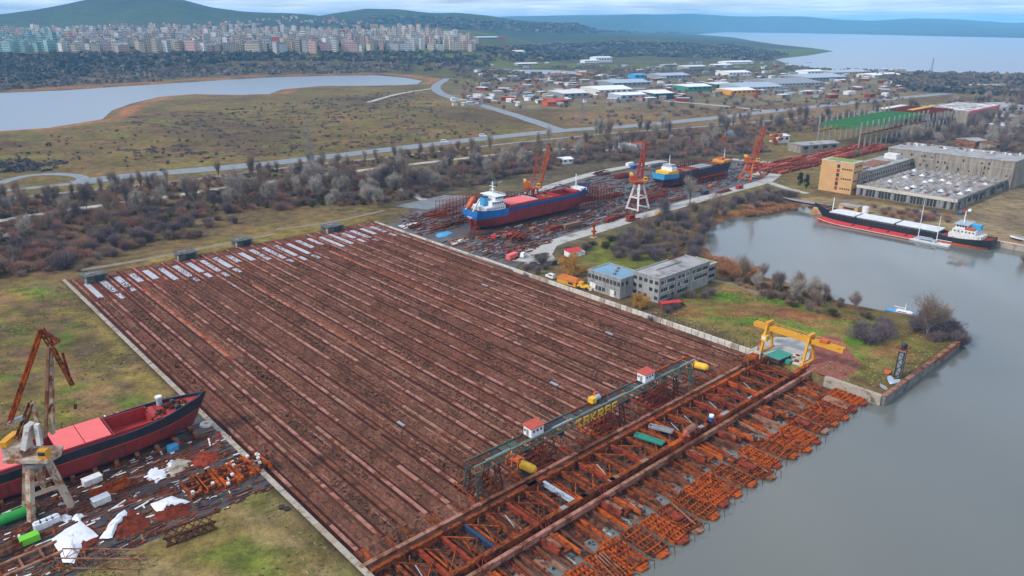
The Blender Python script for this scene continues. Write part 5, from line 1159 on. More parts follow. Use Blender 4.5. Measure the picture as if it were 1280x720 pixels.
# ------------------------------------------------------------------ far industrial sheds: (x, y of the near foot, px width, px roof depth, m high, colour, words)
def shed_px(x, y, wpx, dm, h, wall, roof, lab, name='industrial_shed', rz=None):
    X, Y = PX(x,y); Wm = wpx*Y/F/1.0; t = thing(name, lab, 'shed', (X,Y,hz(X,Y)), (YR-.35 if rz is None else rz))
    MB().box(-Wm/2,Wm/2,0,dm,0,h).build('wall', wall, t)
    MB().add([(-Wm/2-.6,-.6,h),(Wm/2+.6,-.6,h),(Wm/2+.6,dm+.6,h),(-Wm/2-.6,dm+.6,h),(-Wm/2-.6,dm/2,h+dm*.05+.5),(Wm/2+.6,dm/2,h+dm*.05+.5)], [(0,1,5,4),(1,2,5),(2,3,4,5),(3,0,4),(3,2,1,0)]).build('roof', roof, t)
    k = max(2,int(Wm/9))
    g = MB()
    for q in range(k): g.box(-Wm/2+Wm*(q+.25)/k,-Wm/2+Wm*(q+.7)/k,-.15,0,h*.5,h*.8)
    tag(g.build('window_band', 'glass', t), kind='stuff')
    return t
SH = [(720,123,34,60,8,'steel_grey','white_stained','long white-roofed shed left of centre'),(770,118,46,70,8,'white_stained','white','broad white shed in the middle of the estate'),(792,126,36,40,9,'pale_blue','white','white shed with blue ends'),
 (830,124,28,55,9,'green_dark','white','white-roofed hall with dark green walls'),(790,108,52,70,7,'steel_grey','pale_blue','long grey-blue roofed hall'),(800,99,14,30,9,'light_blue','light_blue','small bright blue shed'),(845,99,40,60,8,'wall_grey','pale_blue','pale blue roofed works with tan end'),
 (875,114,34,50,8,'teal','white','white shed with a teal edge'),(930,119,34,45,8,'yellow','white','white shed with a yellow side'),(925,95,32,50,8,'white','white','white barrel-roofed shed'),(905,110,24,40,7,'green_dark','white_stained','dull white shed behind the teal-edged one'),
 (955,113,60,90,6,'pale_blue','pale_blue','largest pale blue greenhouse'),(1000,108,70,110,6,'pale_blue','steel_grey','broad blue-grey greenhouse'),(1035,101,60,90,7,'steel_grey','pale_blue','pale blue hall before the far lake'),(1020,94,26,40,9,'white','white','white two-storey works near the far lake'),(1065,94,60,60,7,'wall_orange','pale_blue','pale hall with an orange end near the lake'),(1110,97,44,50,6,'white_stained','white','long low white hall at the lake edge'),
 (700,131,22,30,6,'rust_red','fabric_roof','red-roofed shed at the near edge'),(690,133,12,20,6,'orange_paint','fabric_roof','small orange shed beside the red-roofed one'),(755,78,22,40,14,'white','white','tall white works building below the ridge'),(740,79,20,30,7,'white','white','low white building beside the tall works'),
 (640,78,34,40,6,'white_stained','white','white works at the left end'),(610,66,26,40,7,'teal','white','market hall with teal walls'),(627,64,10,20,8,'red_bright','fabric_roof','small crimson shed'),(660,84,26,30,6,'wall_grey','white','grey-white depot left of centre'),(700,97,26,30,5,'wall_tan','rust_pale','tan-roofed depot'),(735,94,18,24,5,'yellow','rust_pale','ochre shed behind the white ones'),
 (925,80,40,40,6,'white','white','distant white hall below the green field'),(870,86,30,40,6,'wall_grey','white_stained','cluster of small grey sheds'),(905,84,26,30,6,'steel_grey','white','pale shed in the small cluster'),(840,84,20,30,6,'wall_tan','roof_grey','grey shed left of the cluster'),
 (1255,112,26,40,6,'white','roof_grey','white roadside shed at the right edge'),(1225,110,24,16,5,'yellow','white','white roadside canopy with a yellow end'),(1265,142,40,50,9,'white_stained','roof_grey','pale two-storey works at the right edge'),(1262,155,34,40,8,'wall_tan','roof_grey','tan works below it at the right edge'),(1270,165,26,30,6,'steel_grey','white','low pale shed at the right edge'),
 (782,190,13,14,6,'white','pale_blue','white villa beside the lane'),(800,188,12,12,6,'white_stained','fabric_roof','red-roofed villa beside the lane'),(925,173,16,16,6,'light_blue','steel_grey','blue shed left of the orange shrubs'),(980,179,16,14,7,'white_stained','white_stained','white house behind the orange shrub'),(710,205,14,12,4,'white','white','small white shed by the lane'),(1025,190,60,18,7,'wall_tan','roof_grey','long tan wall building before the green frame'),(1225,187,22,20,8,'rust_pale','roof_grey','ruined pink-grey house behind the factory'),(1250,190,20,18,7,'wall_tan','rust_pale','ruined house right of the other behind the factory')]
for a in SH: shed_px(*a[:7], a[7]+(' of the far estate' if a[1] < 136 and len(a[7].split()) < 7 else ''))
# scrap yard of small sheds: individuals
for i in range(46):
    x = rb.uniform(565,720); y = 128+rb.uniform(-9,5)-(x-640)*.01
    X, Y = PX(x,y); t = thing('scrapyard_hut', 'small hut in the '+('left' if x < 615 else 'middle' if x < 668 else 'right')+' part of the crowded scrapyard by the highway junction', 'hut', (X,Y,0), rb.uniform(0,3), 'scrapyard huts'); s = rb.uniform(2.5,6)
    MB().box(-s,s,-s*.6,s*.6,0,rb.uniform(2.4,4)).build('body', rb.choice(['white','white_stained','pale_blue','yellow','steel_grey','white','rust_pale']), t); MB().box(-s-.2,s+.2,-s*.6-.2,s*.6+.2,4,4.3).build('roof', rb.choice(['white','roof_grey','white_stained']), t)
for i in range(285):
    x = rb.uniform(590,1130); y = rb.uniform(78,126)-(x-900)*.02; rm = rb.choice(['white','white','roof_grey','pale_blue','rust_pale','white_stained','fabric_roof','pale_blue']); bm_ = rb.choice(['wall_grey','white_stained','steel_grey','wall_tan','rust_red','concrete_dark'])
    lab = 'small shed with '+{'white':'a white','roof_grey':'a grey','pale_blue':'a pale blue','rust_pale':'a tan','white_stained':'an off-white','fabric_roof':'a red'}[rm]+' roof and '+{'wall_grey':'grey','white_stained':'off-white','steel_grey':'slate','wall_tan':'tan','rust_red':'rust-red','concrete_dark':'dark'}[bm_]+' walls, '+('left' if x < 770 else 'middle' if x < 950 else 'right')+' part of the '+('far' if y > 102 else 'farthest')+' estate'
    X, Y = PX(x,y); t = thing('small_shed', lab, 'shed', (X,Y,hz(X,Y)), rb.uniform(0,3), 'small estate sheds'); s = rb.uniform(4,10)
    MB().box(-s,s,-s*.6,s*.6,0,5).build('body', bm_, t); MB().box(-s-.3,s+.3,-s*.6-.3,s*.6+.3,5,5.5).build('roof', rm, t)
# ------------------------------------------------------------------ the town: every block is a thing
def town_mat(name, col, dark=.45):
    m = mt(name, col, tuple(q*.9 for q in col), .02, .85); n = m.node_tree.nodes; l = m.node_tree.links; b = n['Principled BSDF']
    src = b.inputs['Base Color'].links[0].from_socket
    tc_ = n.new('ShaderNodeTexCoord'); br_ = n.new('ShaderNodeTexBrick'); br_.offset = 0
    mp = n.new('ShaderNodeMapping'); mp.inputs['Rotation'].default_value = (R(90),0,0); l.new(tc_.outputs['Object'], mp.inputs[0]); l.new(mp.outputs[0], br_.inputs['Vector'])
    br_.inputs['Scale'].default_value = 1; br_.inputs['Brick Width'].default_value = 4.2; br_.inputs['Row Height'].default_value = 5.6; br_.inputs['Mortar Size'].default_value = 1.0; br_.inputs['Mortar Smooth'].default_value = 0
    mm = n.new('ShaderNodeMixRGB'); l.new(br_.outputs['Fac'], mm.inputs[0]); mm.inputs[1].default_value = (col[0]*dark*.6,col[1]*dark*.65,col[2]*dark*.75,1); l.new(src, mm.inputs[2]); l.new(mm.outputs[0], b.inputs['Base Color'])
for nm, cc in (('town_white',(.66,.63,.58)),('town_cream',(.60,.50,.38)),('town_grey',(.44,.42,.40)),('town_pink',(.58,.38,.33)),('town_teal',(.30,.46,.44)),('town_tan',(.44,.36,.27))): town_mat(nm, cc)
tops = [(0,38),(60,36),(150,33),(250,31),(320,27),(370,22),(420,24),(450,29),(500,36),(560,42),(600,48)]
special = [(346,64,9,36,'town_white','orange_paint','white tower block with a bright orange top at the front of the town'),(428,52,8,36,'town_pink','red_paint','tower block with a crimson side near the ridge end of the town'),(478,45,9,26,'town_pink','red_bright','pink block near the right end of the town'),(468,38,8,26,'town_tan','yellow','ochre block highest at the right end of the town')]
nb_ = 0
for x, y, wpx, h, m, rm, lab in special:
    q = march(x,y)
    if q is None: continue
    t = thing('tower_block', lab, 'building', (q[0],q[1],q[2]), .3); s = wpx*q[1]/F/2
    MB().box(-s,s,-8,8,-2,h*.72).build('wall', m, t); MB().box(-s,s,-8,8,h*.72,h).build('top_storeys', rm, t)
pm = {}
for nm in ('town_white','town_cream','town_grey','town_pink','town_teal','town_tan'):
    for k, (w_, d_, h_) in enumerate(((7,7,27),(13,6,24),(20,6,21),(7,7,36),(10,6,17))):
        g1 = MB().box(-w_,w_,-d_,d_,-4,h_); g2 = MB().box(-w_*.4,w_*.1,-d_*.5,d_*.5,h_+.5,h_+3.2); g2.box(-w_-.3,w_+.3,-d_-.3,d_+.3,h_,h_+.5)
        a = g1.build('wall', nm); b_ = g2.build('roof', 'roof_grey'); pm[nm,k] = (a.data,b_.data); bpy.data.objects.remove(a); bpy.data.objects.remove(b_)
cells = set(); rt = random.Random(77)
rest = MB(); cand = [(rt.uniform(-25,592), rt.random()) for _ in range(5200)]
cy2 = []
for x, f in cand:
    yt = float(np.interp(x,[a for a,_ in tops],[b for _,b in tops])); cy2.append(yt+(65.5-yt)*f**.85-(2 if x > 450 else 0))
QX, QY, QZ, QO = march_many([c_[0] for c_ in cand], cy2)
rows_ = []
for (x, f), y, qx, qy, qz, ok in zip(cand,cy2,QX,QY,QZ,QO):
    if not ok or qy < 1850: continue
    key = (int(qx/27),int(qy/46))
    if key in cells: continue
    cells.add(key); rows_.append((qy,x,y,qx,qz))
rows_.sort()
for qy, x, y, qx, qz in rows_[:1100]:
    yt = float(np.interp(x,[a for a,_ in tops],[b for _,b in tops]))
    nm = 'town_teal' if (x < 80 and y > 52) else rt.choice(['town_white','town_white','town_cream','town_grey','town_pink','town_pink','town_tan','town_cream'])
    k = rt.randrange(5); hsc = rt.uniform(.75,1.2); rz_ = rt.choice([.1,.35,.35,-.2,1.3])
    if y < yt+6: k = 4; hsc = .55
    if nb_ >= 296:      # the farther blocks run together
        w_, d_, h_ = ((7,7,27),(13,6,24),(20,6,21),(7,7,36),(10,6,17))[k]; mi = ['town_white','town_cream','town_grey','town_pink','town_teal','town_tan'].index(nm); cz, sz = math.cos(rz_), math.sin(rz_); n0 = len(rest.v)
        rest.box(-w_,w_,-d_,d_,-4,h_*hsc,mi); rest.box(-w_*.4,w_*.1,-d_*.5,d_*.5,h_*hsc,h_*hsc+2.6,6)
        rest.v[n0:] = [(qx+a*cz-b*sz, qy+a*sz+b*cz, qz+c_) for a, b, c_ in rest.v[n0:]]; continue
    part = 'front row above the bluff' if y > 58 else ('upper rows below the hill' if y < yt+8 else 'middle rows')
    side = 'left part of the town' if x < 200 else ('middle of the town' if x < 400 else 'right part of the town')
    cl = {'town_white':'white','town_cream':'cream','town_grey':'grey','town_pink':'pink','town_teal':'teal','town_tan':'tan'}[nm]
    ht = ' tower' if k == 3 else (' long' if k == 2 else '')
    t = thing('apartment_block', cl+ht+' apartment block, '+side+', '+part, 'building', (qx,qy,qz), rz_, 'apartment blocks of the town')
    t.scale = (1,1,hsc); link('wall', pm[nm,k][0], t); link('roof', pm[nm,k][1], t); nb_ += 1
tag(rest.build('town_blocks', ['town_white','town_cream','town_grey','town_pink','town_teal','town_tan','roof_grey']), 'farther apartment blocks of the hillside town running together', 'buildings', None, 'stuff')
for i in range(170):       # small red-roofed houses at the town's upper edge
    x = rt.uniform(0,470); yt = float(np.interp(x,[a for a,_ in tops],[b for _,b in tops])); y = yt+rt.uniform(-2,6); q = march(x,y)
    if q is None: continue
    t = thing('house', 'small red-roofed house among the upper streets of the town', 'house', (q[0],q[1],q[2]), rt.uniform(0,3), 'houses above the town')
    MB().box(-7,7,-5,5,-2,6).build('wall', 'town_cream', t); MB().add([(-7.6,-5.6,6),(7.6,-5.6,6),(7.6,5.6,6),(-7.6,5.6,6),(-7,0,9.5),(7,0,9.5)], [(0,1,5,4),(1,2,5),(2,3,4,5),(3,0,4)]).build('roof', rt.choice(['fabric_roof','rust_red','roof_grey']), t)
# ================================================================== yard clutter
rc = random.Random(53)
def mound(parent, name, outline, h, mat, zb=.05, rings=4, rough=.25):
    """a low heap or crumpled sheet with the outline given in metres (local)"""
    n0 = len(outline); pts = []
    for i in range(n0):
        a = Vector((*outline[i],0)); b_ = Vector((*outline[(i+1) % n0],0))
        for k in range(3): q = a+(b_-a)*(k/3); pts.append((q.x+rc.uniform(-.25,.25), q.y+rc.uniform(-.25,.25)))
    n = len(pts); cx = sum(p[0] for p in pts)/n; cy_ = sum(p[1] for p in pts)/n; mb = MB(); vs = [(x,y,zb) for x,y in pts]
    for r_ in range(1,rings):
        f = 1-r_/rings
        for x, y in pts: vs.append((cx+(x-cx)*f+rc.uniform(-.2,.2), cy_+(y-cy_)*f+rc.uniform(-.2,.2), zb+h*(1-f*f)*rc.uniform(1-rough,1+rough)))
    vs.append((cx,cy_,zb+h)); fs = []
    for r_ in range(rings-1):
        for i in range(n): j = (i+1) % n; fs.append((r_*n+i,r_*n+j,(r_+1)*n+j,(r_+1)*n+i))
    for i in range(n): fs.append(((rings-1)*n+i,(rings-1)*n+(i+1) % n,len(vs)-1))
    mb.add(vs, fs); return mb.build(name, mat, parent, smooth=True)
def at_px(name, lab, cat, x, y, rz=0.0, group=None, z=0.0):
    X, Y = PX(x,y); return thing(name, lab, cat, (X,Y,z), rz, group)
def poly_local(pts, o):
    return [(PX(x,y)[0]-o.location.x, PX(x,y)[1]-o.location.y) for x, y in pts]
def heap(lab, pts, h, mat, cap=None, capm='tarp', name='tarped_heap', cat='heap'):
    cx = sum(p[0] for p in pts)/len(pts); cy_ = sum(p[1] for p in pts)/len(pts); t = at_px(name, lab, cat, cx, cy_)
    mound(t, 'pile', poly_local(pts,t), h*.55, mat, rough=.5)
    if cap: mound(t, 'cover', poly_local(cap,t), h*.62, capm, .34, rings=6, rough=.14)
    return t
heap('large heap under a torn white sheet at the front of the left yard', [(66,676),(80,662),(104,652),(118,660),(126,672),(118,682),(100,690),(82,700),(72,692)], 1.5, 'heap_brown', [(66,676),(82,663),(102,652),(124,672),(104,684),(92,706),(80,704)])
heap('rust-brown heap half covered by a white sheet, second from the front', [(128,668),(148,646),(162,636),(186,648),(190,658),(170,668),(148,674)], 1.6, 'heap_brown', [(126,674),(140,652),(156,638),(160,646),(146,664),(140,674)])
heap('brown heap with white sheets on two sides below the rusty frames', [(188,650),(196,632),(222,620),(240,630),(236,644),(208,654)], 1.5, 'heap_brown', [(188,632),(214,621),(238,629),(222,634),(208,638),(200,648)])
heap('white sheet crumpled over rubble under the ship bow', [(180,596),(192,584),(206,586),(208,598),(196,604),(184,600)], .9, 'tarp', None)
heap('pale rubble heap right of the crumpled white sheet', [(206,584),(224,572),(240,576),(232,588),(214,598)], 1.2, 'concrete', [(208,582),(216,576),(222,580),(212,586)], 'white_stained', 'rubble_heap')
heap('reddish scrap heap near the kerb wall beside the left yard', [(238,578),(252,562),(272,564),(274,576),(256,584),(244,588)], 1.6, 'rust_red', None, name='scrap_heap')
def frame(lab, x, y, L_, Wd, rz, mat, n, h=.9, name='cradle_rack', extra=0, group=None):
    t = at_px(name, lab, 'frame', x, y, rz, group)
    for s in (-1,1): MB().box(-L_/2,L_/2,s*Wd/2-.4,s*Wd/2+.4,0,h).build('side_beam', mat, t)
    for k in range(n): q = -L_/2+L_*(k+.5)/n; MB().box(q-.22,q+.22,-Wd/2,Wd/2,.15,h*.85+rc.uniform(0,.2)).build('cross_beam', rc.choice([mat,mat,'rust']), t)
    for k in range(extra): q = rc.uniform(-L_/2,L_/2); v = rc.uniform(-Wd/2,Wd/2); MB().box(q-.45,q+.45,v-.35,v+.35,h,h+.5).build('bracket', rc.choice(['rust_pale','rust_orange','rust','white_stained']), t)
    return t
WD = YR   # along the water
for i, (x, y, L_, lab) in enumerate(((243,613,7.5,'rusty cradle frame at the left end of the row'),(260,604,7.5,'rusty cradle frame second in the row'),(283,597,8,'rusty cradle frame third in the row, with brackets'),(303,588,8,'rusty cradle frame fourth in the row'),(322,580,7.5,'rusty cradle frame at the kerb wall end of the row'))):
    frame(lab, x, y, L_+1.6, 3.3, YR+math.pi/2+rc.uniform(-.04,.04), rc.choice(['rust_orange','rust','rust_orange']), 3, 1.0, extra=8)
frame('pale ladder frame lying at the bottom left corner of the yard', 40, 700, 16, 4.6, YR+.05, 'rust_pale', 4, .7)
t = at_px('lattice_tower', 'pinkish lattice boom lying beside the heaps at the bottom edge', 'lattice', 128, 706, YR-.75); MB().truss((-9,0,1.6),(9,0,1.6),3.0,2.6,8,.22).build('lattice', 'rust_pale', t)
t = at_px('lattice_tower', 'dark wrecked lattice box at the edge of the left grass', 'lattice', 238, 668, YR-.1); MB().truss((-5.5,0,1.2),(5.5,0,1.2),3.2,2.0,6,.3).build('lattice', 'rust_dark', t)
for k in range(7): MB().box(-5+k*1.6,-4.6+k*1.6,-1.6,1.6,.0,.4).build('floor_beam', 'rust_dark', t)
t = at_px('pipe', 'long bright green tank lying at the left edge under the crane', 'tank', 6, 655, YR); MB().cone((-7,0,1.3),(6.5,0,1.3),1.25,1.25,16).build('shell', 'green_paint', t); g = MB(); g.box(-4,-3.4,-1,1,0,.8); g.box(3,3.6,-1,1,0,.8); g.build('saddle', 'dark', t)
t = at_px('lime_tank', 'small lime green box tank near the crane foot', 'tank', 38, 678, YR+.05); MB().box(-1.9,1.9,-1.1,1.1,.3,1.9).build('body', 'green_lime', t); MB().box(-2.0,2.0,-1.2,1.2,.1,.3).build('skid', 'dark', t); MB().cone((1.9,0,1.1),(3.2,.2,.8),.2,.2,8).build('pipe', 'rust', t)
for i, (x, y, lab) in enumerate(((48,661,'left'),(56,658,'second'),(63,655,'third'),(70,652,'fourth'))):
    t = at_px('bulk_bag', lab+' of the white bulk bags in a line beside the crane foot', 'bag', x, y, YR+rc.uniform(-.2,.2), 'white bulk bags'); MB().prism([(-.9,-.7),(-.5,-1),(.6,-.95),(.95,-.5),(.9,.6),(.4,1),(-.6,.9),(-.95,.4)],0,1.6).build('bag', 'tarp', t); MB().prism([(-.5,-.4),(.5,-.4),(.5,.4),(-.5,.4)],1.6,1.95).build('neck', 'tarp', t)
for i, (x, y, lab) in enumerate(((80,648,'white bag heap left of the loose sheeting'),(97,648,'crumpled white sheeting beside the crane foot'))): heap(lab, [(x-7,y+4),(x-4,y-4),(x+4,y-6),(x+9,y-2),(x+4,y+5)], 1.0, 'tarp', None, name='sheeting', cat='sheet')
for lab, x, y, L_, m, rz in (('white box cabin beside the red hull, upper of two',116,604,4.2,'white_stained',.1),('grey-white box lying nearer the heaps',127,629,3.8,'white_stained',.1),('orange steel trough in the middle of the left yard',138,615,9,'rust_orange',.05),('open tan steel bin at the left edge of the yard',10,690,5.5,'rust_pale',.1)):
    t = at_px('steel_box', lab, 'box', x, y, YR+rz); MB().box(-L_/2,L_/2,-1.1,1.1,.1,.3).build('base', m, t)
    for s in (-1,1): MB().box(-L_/2,L_/2,s*1.1-.08,s*1.1+.08,.3,1.7).build('side', m, t)
    for s in (-1,1): MB().box(s*L_/2-.08,s*L_/2+.08,-1.02,1.02,.3,1.6).build('end', m, t)
    if m == 'white_stained': MB().box(-L_/2-.1,L_/2+.1,-1.2,1.2,1.72,1.85).build('lid', 'white', t)
t = at_px('tarped_bale', 'bright blue covered bale under the ship bow', 'bale', 216, 563, YR); MB().prism([(-1.6,-.6),(-1.0,-1.1),(1.2,-1),(1.7,0),(1.2,1),(-1.1,.9)],0,1.5).build('cover', 'light_blue', t); MB().box(-1.2,1.2,-.8,.8,1.5,1.7).build('top', 'light_blue', t)
t = at_px('fuel_drum', 'small bright red drum on the kerb wall', 'drum', 274, 545, 0); MB().cone((0,0,0),(0,0,1.2),.5,.5,12).build('body', 'red_bright', t); MB().cone((0,0,1.2),(0,0,1.28),.52,.52,12).build('rim', 'dark', t)
for i, (x, y, lab) in enumerate(((352,635,'left'),(359,637,'right'))):
    t = at_px('tyre', lab+' one of the two dark tyres beside the kerb wall', 'tyre', x, y, 0, 'tyres'); MB().cone((0,0,0),(0,0,.5),.8,.8,14).build('tread', 'dark', t); MB().cone((0,0,.5),(0,0,.56),.6,.5,14).build('sidewall', 'rust_dark', t)
t = at_px('stone_block', 'pale round slab lying under the ship bow by the kerb', 'slab', 258, 531, 0); MB().cone((0,0,0),(0,0,.5),2.0,1.8,12).build('block', 'concrete_pale', t); MB().box(-.5,.6,-.4,.4,.5,.7).build('fragment', 'concrete', t)
# rails and long bars across the left yard
for i in range(7):
    u = 176+i*6.6; g = MB(); a = U(u,-60,.03); 
    for s in (-.75,.75): g.bar(U(u+s,-60,.12),U(u+s,61.5,.12),.16,.2)
    tag(g.build('yard_rail', rc.choice(['rust','rust_red','rust_pale'])), kind='structure')
g = MB()
for k in range(3200):
    u = rc.uniform(158,226); w = rc.uniform(-30,61); L_ = rc.uniform(.3,2.2)*rc.choice([1,1,2.5])
    if abs(u-202) < 5: continue
    a = rc.gauss(0,.15)+(0 if rc.random() < .85 else 1.4); p = U(u,w,.06); d = U(math.sin(a)*L_,math.cos(a)*L_,0)
    g.bar(p, p+d+Vector((0,0,rc.uniform(0,.25))), rc.uniform(.1,.5), rc.uniform(.08,.3), rc.randrange(9))
tag(g.build('litter', ['rust','rust_dark','white_stained','rust_red','rust','rust_dark','rust_dark','rust_pale','dark']), 'scattered rusty scrap and pale offcuts all over the left yard', 'scrap', None, 'stuff')
g = MB()
for k in range(7500):
    x = rc.uniform(500,960); y = rc.uniform(200,325)
    u, w = PU(x,y)
    lo = 262+max(0,(w-230))*.02
    if not (244 < u < 372 and w > 228): continue
    if abs(u-318) < 9 and w < 352: continue
    rdy = float(np.interp(x,[645,700,800,920,960],[332,301,271,236.5,226])) if x > 645 else 999
    if y > rdy-7: continue
    p = U(u,w,.05); L_ = rc.uniform(.4,3.2); a = rc.gauss(0,.1)+(1.57 if rc.random() < .08 else 0); L_ *= rc.choice([1,1,2,3.5]); d = U(math.sin(a)*L_,math.cos(a)*L_,0)
    g.bar(p, p+d+Vector((0,0,rc.uniform(0,.4))), rc.uniform(.15,1.2), rc.uniform(.1,.8), rc.randrange(9))
tag(g.build('litter', ['rust','rust_dark','rust_pale','rust_dark','rust_red','steel_grey','dark','dark','rust_dark']), 'scattered scrap, plates and offcuts all over the shipyard', 'scrap', None, 'stuff')
# shipyard: stacks, rows and scaffolds
def stack(lab, x, y, L_, Wd, rz, mat, n, h, name='steel_stack', z=0.0, lean=.25):
    t = at_px(name, lab, 'stack', x, y, rz)
    for k in range(n):
        q = -Wd/2+Wd*(k+.5)/n; zz = rc.uniform(.1,h); l0 = L_*rc.uniform(.7,1)/2
        MB().bar((-l0,q+rc.uniform(-lean,lean),zz),(l0,q+rc.uniform(-lean,lean),zz*rc.uniform(.7,1.3)),rc.uniform(.35,.8),rc.uniform(.3,.9)).build('bar', rc.choice([mat,mat,'rust','rust_red']), t)
    for k in range(2): MB().box(-L_*.3+k*L_*.6-.2,-L_*.3+k*L_*.6+.2,-Wd/2,Wd/2,0,.25).build('bearer', 'wood', t)
    return t
stack('stack of orange-red section frames left of the blue ship', 545, 270, 17, 12, YR, 'rust_orange', 13, 2.0)
stack('pile of rusty bars in front of the orange-red stack', 547, 286, 15, 6, YR+.15, 'rust_pale', 8, 1.4)
stack('long rusty girders lying toward the blue ship stern', 566, 281, 18, 4, YR, 'rust', 6, 1.6)
stack('heap of rusty pipes by the slipway corner', 520, 284, 10, 5, YR+.3, 'rust_dark', 9, 1.2)
stack('jumbled red scrap below the blue ship', 648, 300, 9, 8, YR+.4, 'rust_red', 16, 3.0, lean=2)
stack('second jumble of red scrap beside the slipway wall', 640, 318, 8, 6, YR+.8, 'rust_red', 12, 2.4, lean=2)
stack('red plates stacked beyond the quay road', 792, 276, 10, 5, YR, 'rust_red', 7, 1.4)
stack('row of rusty plates under the white-legged crane', 770, 272, 14, 5, YR, 'rust', 7, 1.4)
stack('rusty pipe bundle along the quay road', 845, 250, 22, 4, YR, 'rust_pale', 6, 1.4)
stack('dark steel heap between the two ships', 735, 250, 16, 10, YR+.1, 'rust_dark', 12, 1.8)
stack('brown steel heap near the blue ship bow', 765, 246, 20, 8, YR, 'rust', 10, 1.6)
stack('rusty stock along the far ship', 800, 250, 22, 6, YR, 'rust_pale', 8, 1.4)
stack('green and dark machinery heap behind the blue ship bow', 752, 218, 16, 8, YR, 'green_dark', 12, 3)
stack('red machinery row behind the white-legged crane', 778, 222, 18, 8, YR, 'rust_red', 12, 3)
stack('rusty barge parts before the far ship', 905, 240, 16, 4, YR, 'rust', 6, 1.4)
for k in range(12):      # the long rows of red sections
    w = 545+k*17; t = thing('steel_section_row', ['nearest','second','third','fourth','fifth','sixth','seventh','eighth','ninth','tenth','eleventh','farthest'][k]+' of the red steel section piles in the long row past the last crane', 'stack', U(300-k*.4,w,0), YR, 'red section piles')
    for j in range(9): y = -14+j*3.4; MB().box(-7,7+rc.uniform(-1,1),y,y+2.2,.2+rc.uniform(0,.3),1.5+rc.uniform(0,1.2)).build('section', rc.choice(['rust_red','rust_red','crane_red','rust']), t)
def scaffold(lab, u, w, L_, D_, h, mat='rust_dark', name='scaffold'):
    t = thing(name, lab, 'scaffold', U(u,w,0), YR); nx = int(L_/2.6); nzz = int(h/2.2)
    for i in range(nx+1):
        g = MB()
        for y in (0,D_): g.bar((i*2.6,y,0),(i*2.6,y,nzz*2.2),.22)
        for k in range(1,nzz+1): g.bar((i*2.6,0,k*2.2),(i*2.6,D_,k*2.2),.15)
        g.build('upright', rc.choice([mat,mat,'rust_red']), t)
    for k in range(1,nzz+1):
        MB().box(0,nx*2.6,.0,.7,k*2.2-.05,k*2.2+.05).build('platform', rc.choice([mat,'rust','wood']), t); g = MB(); g.bar((0,0,k*2.2+1),(nx*2.6,0,k*2.2+1),.15); g.bar((0,D_,k*2.2+1),(nx*2.6,D_,k*2.2+1),.15); g.build('guard_rail', mat, t)
    return t
scaffold('tall dark red scaffold left of the blue ship stern', 344, 258, 34, 10, 13, 'rust_red')
scaffold('dark scaffold standing behind the blue ship hull', 329, 270, 46, 3, 15)
scaffold('dark scaffold at the blue ship bow', 310, 354, 18, 12, 11, 'rust_red')
scaffold('red scaffold under the blue ship stern', 307, 250, 5, 4, 6.5, 'rust_red')
scaffold('red scaffold along the blue ship side near its bow', 307, 334, 18, 3, 6.6, 'rust_red')
scaffold('tall scaffold between the blue ship and the white-legged crane', 322, 356, 12, 10, 8.8, 'rust_dark')
scaffold('low scaffold row right of the white-legged crane', 292, 376, 26, 6, 4.4, 'rust_red')
scaffold('scaffold along the far ship side', 306, 462, 36, 3, 4.4, 'rust_red')
scaffold('scaffold behind the far ship', 328, 440, 60, 4, 11, 'rust_dark')
scaffold('long low scaffold before the far ship', 300, 380, 34, 3, 4.4, 'rust_red')
for lab, x, y, L_, m, rz in (('red box by the red scrap below the blue ship',637,296,3.5,'red_bright',.2),('red ball-shaped bin left of the red box',617,298,2.4,'red_bright',.6),('tan crate among the shipyard scrap',631,297,3,'rust_pale',.4),('second tan crate nearer the hull',666,288,3.5,'rust_pale',.1),('red skip under the white-legged crane',809,252,4.5,'rust_red',.5),('yellow crate beside the quay road hedge',822,268,2.6,'yellow',.3),('rust-red skip beyond the quay road',788,274,6,'rust_red',.1),('dark box van body by the quay road',881,243,6,'dark',0),('red van body near the yard end',924,236,6,'red_paint',0),('blue container behind the white-legged crane',793,210,9,'blue_paint',.1),('white container behind the white-legged crane',787,207,8,'white',.1),('long grey container by the lane villas',818,208,14,'steel_grey',0),('rust container right of the grey one',835,208,12,'rust_red',0),('orange container above the far ship',857,212,9,'orange_paint',.1),('orange bin beyond the far ship hull',888,234,3,'orange_paint',0),('brown wooden trailer below the blue ship',715,284,14,'wood',0),('rust-red flat wagon below the blue ship',693,288,10,'rust_red',0),('pink slab container by the slipway wall',640,323,7,'pink_hatch',.2),('red trailer near the white house',762,277,8,'rust_red',.1)):
    t = at_px('container', lab, 'container', x, y, YR+rz); h_ = 2.4 if L_ > 4 else 1.7
    MB().box(-L_/2,L_/2,-1.3,1.3,.2,h_).build('body', m, t); MB().box(-L_/2-.1,L_/2+.1,-1.4,1.4,h_,h_+.15).build('roof', m, t); g = MB()
    for k in range(max(3,int(L_/1.2))): q = -L_/2+L_*(k+.5)/max(3,int(L_/1.2)); g.box(q-.12,q+.12,-1.38,-1.3,.3,h_-.1)
    tag(g.build('rib', m, t), kind='stuff')
t = at_px('derrick', 'small rust-orange post crane beside the quay road', 'crane', 742, 297, YR); MB().bar((0,0,0),(0,0,7),.9,.9).build('post', 'rust_orange', t); MB().bar((-1.5,0,7),(3,0,8.2),.7,.6).build('arm', 'rust_orange', t); MB().box(-1.6,1.6,-1.6,1.6,0,.5).build('base', 'concrete', t); MB().box(-1,1,-1,1,3,4).build('winch', 'rust_orange', t)
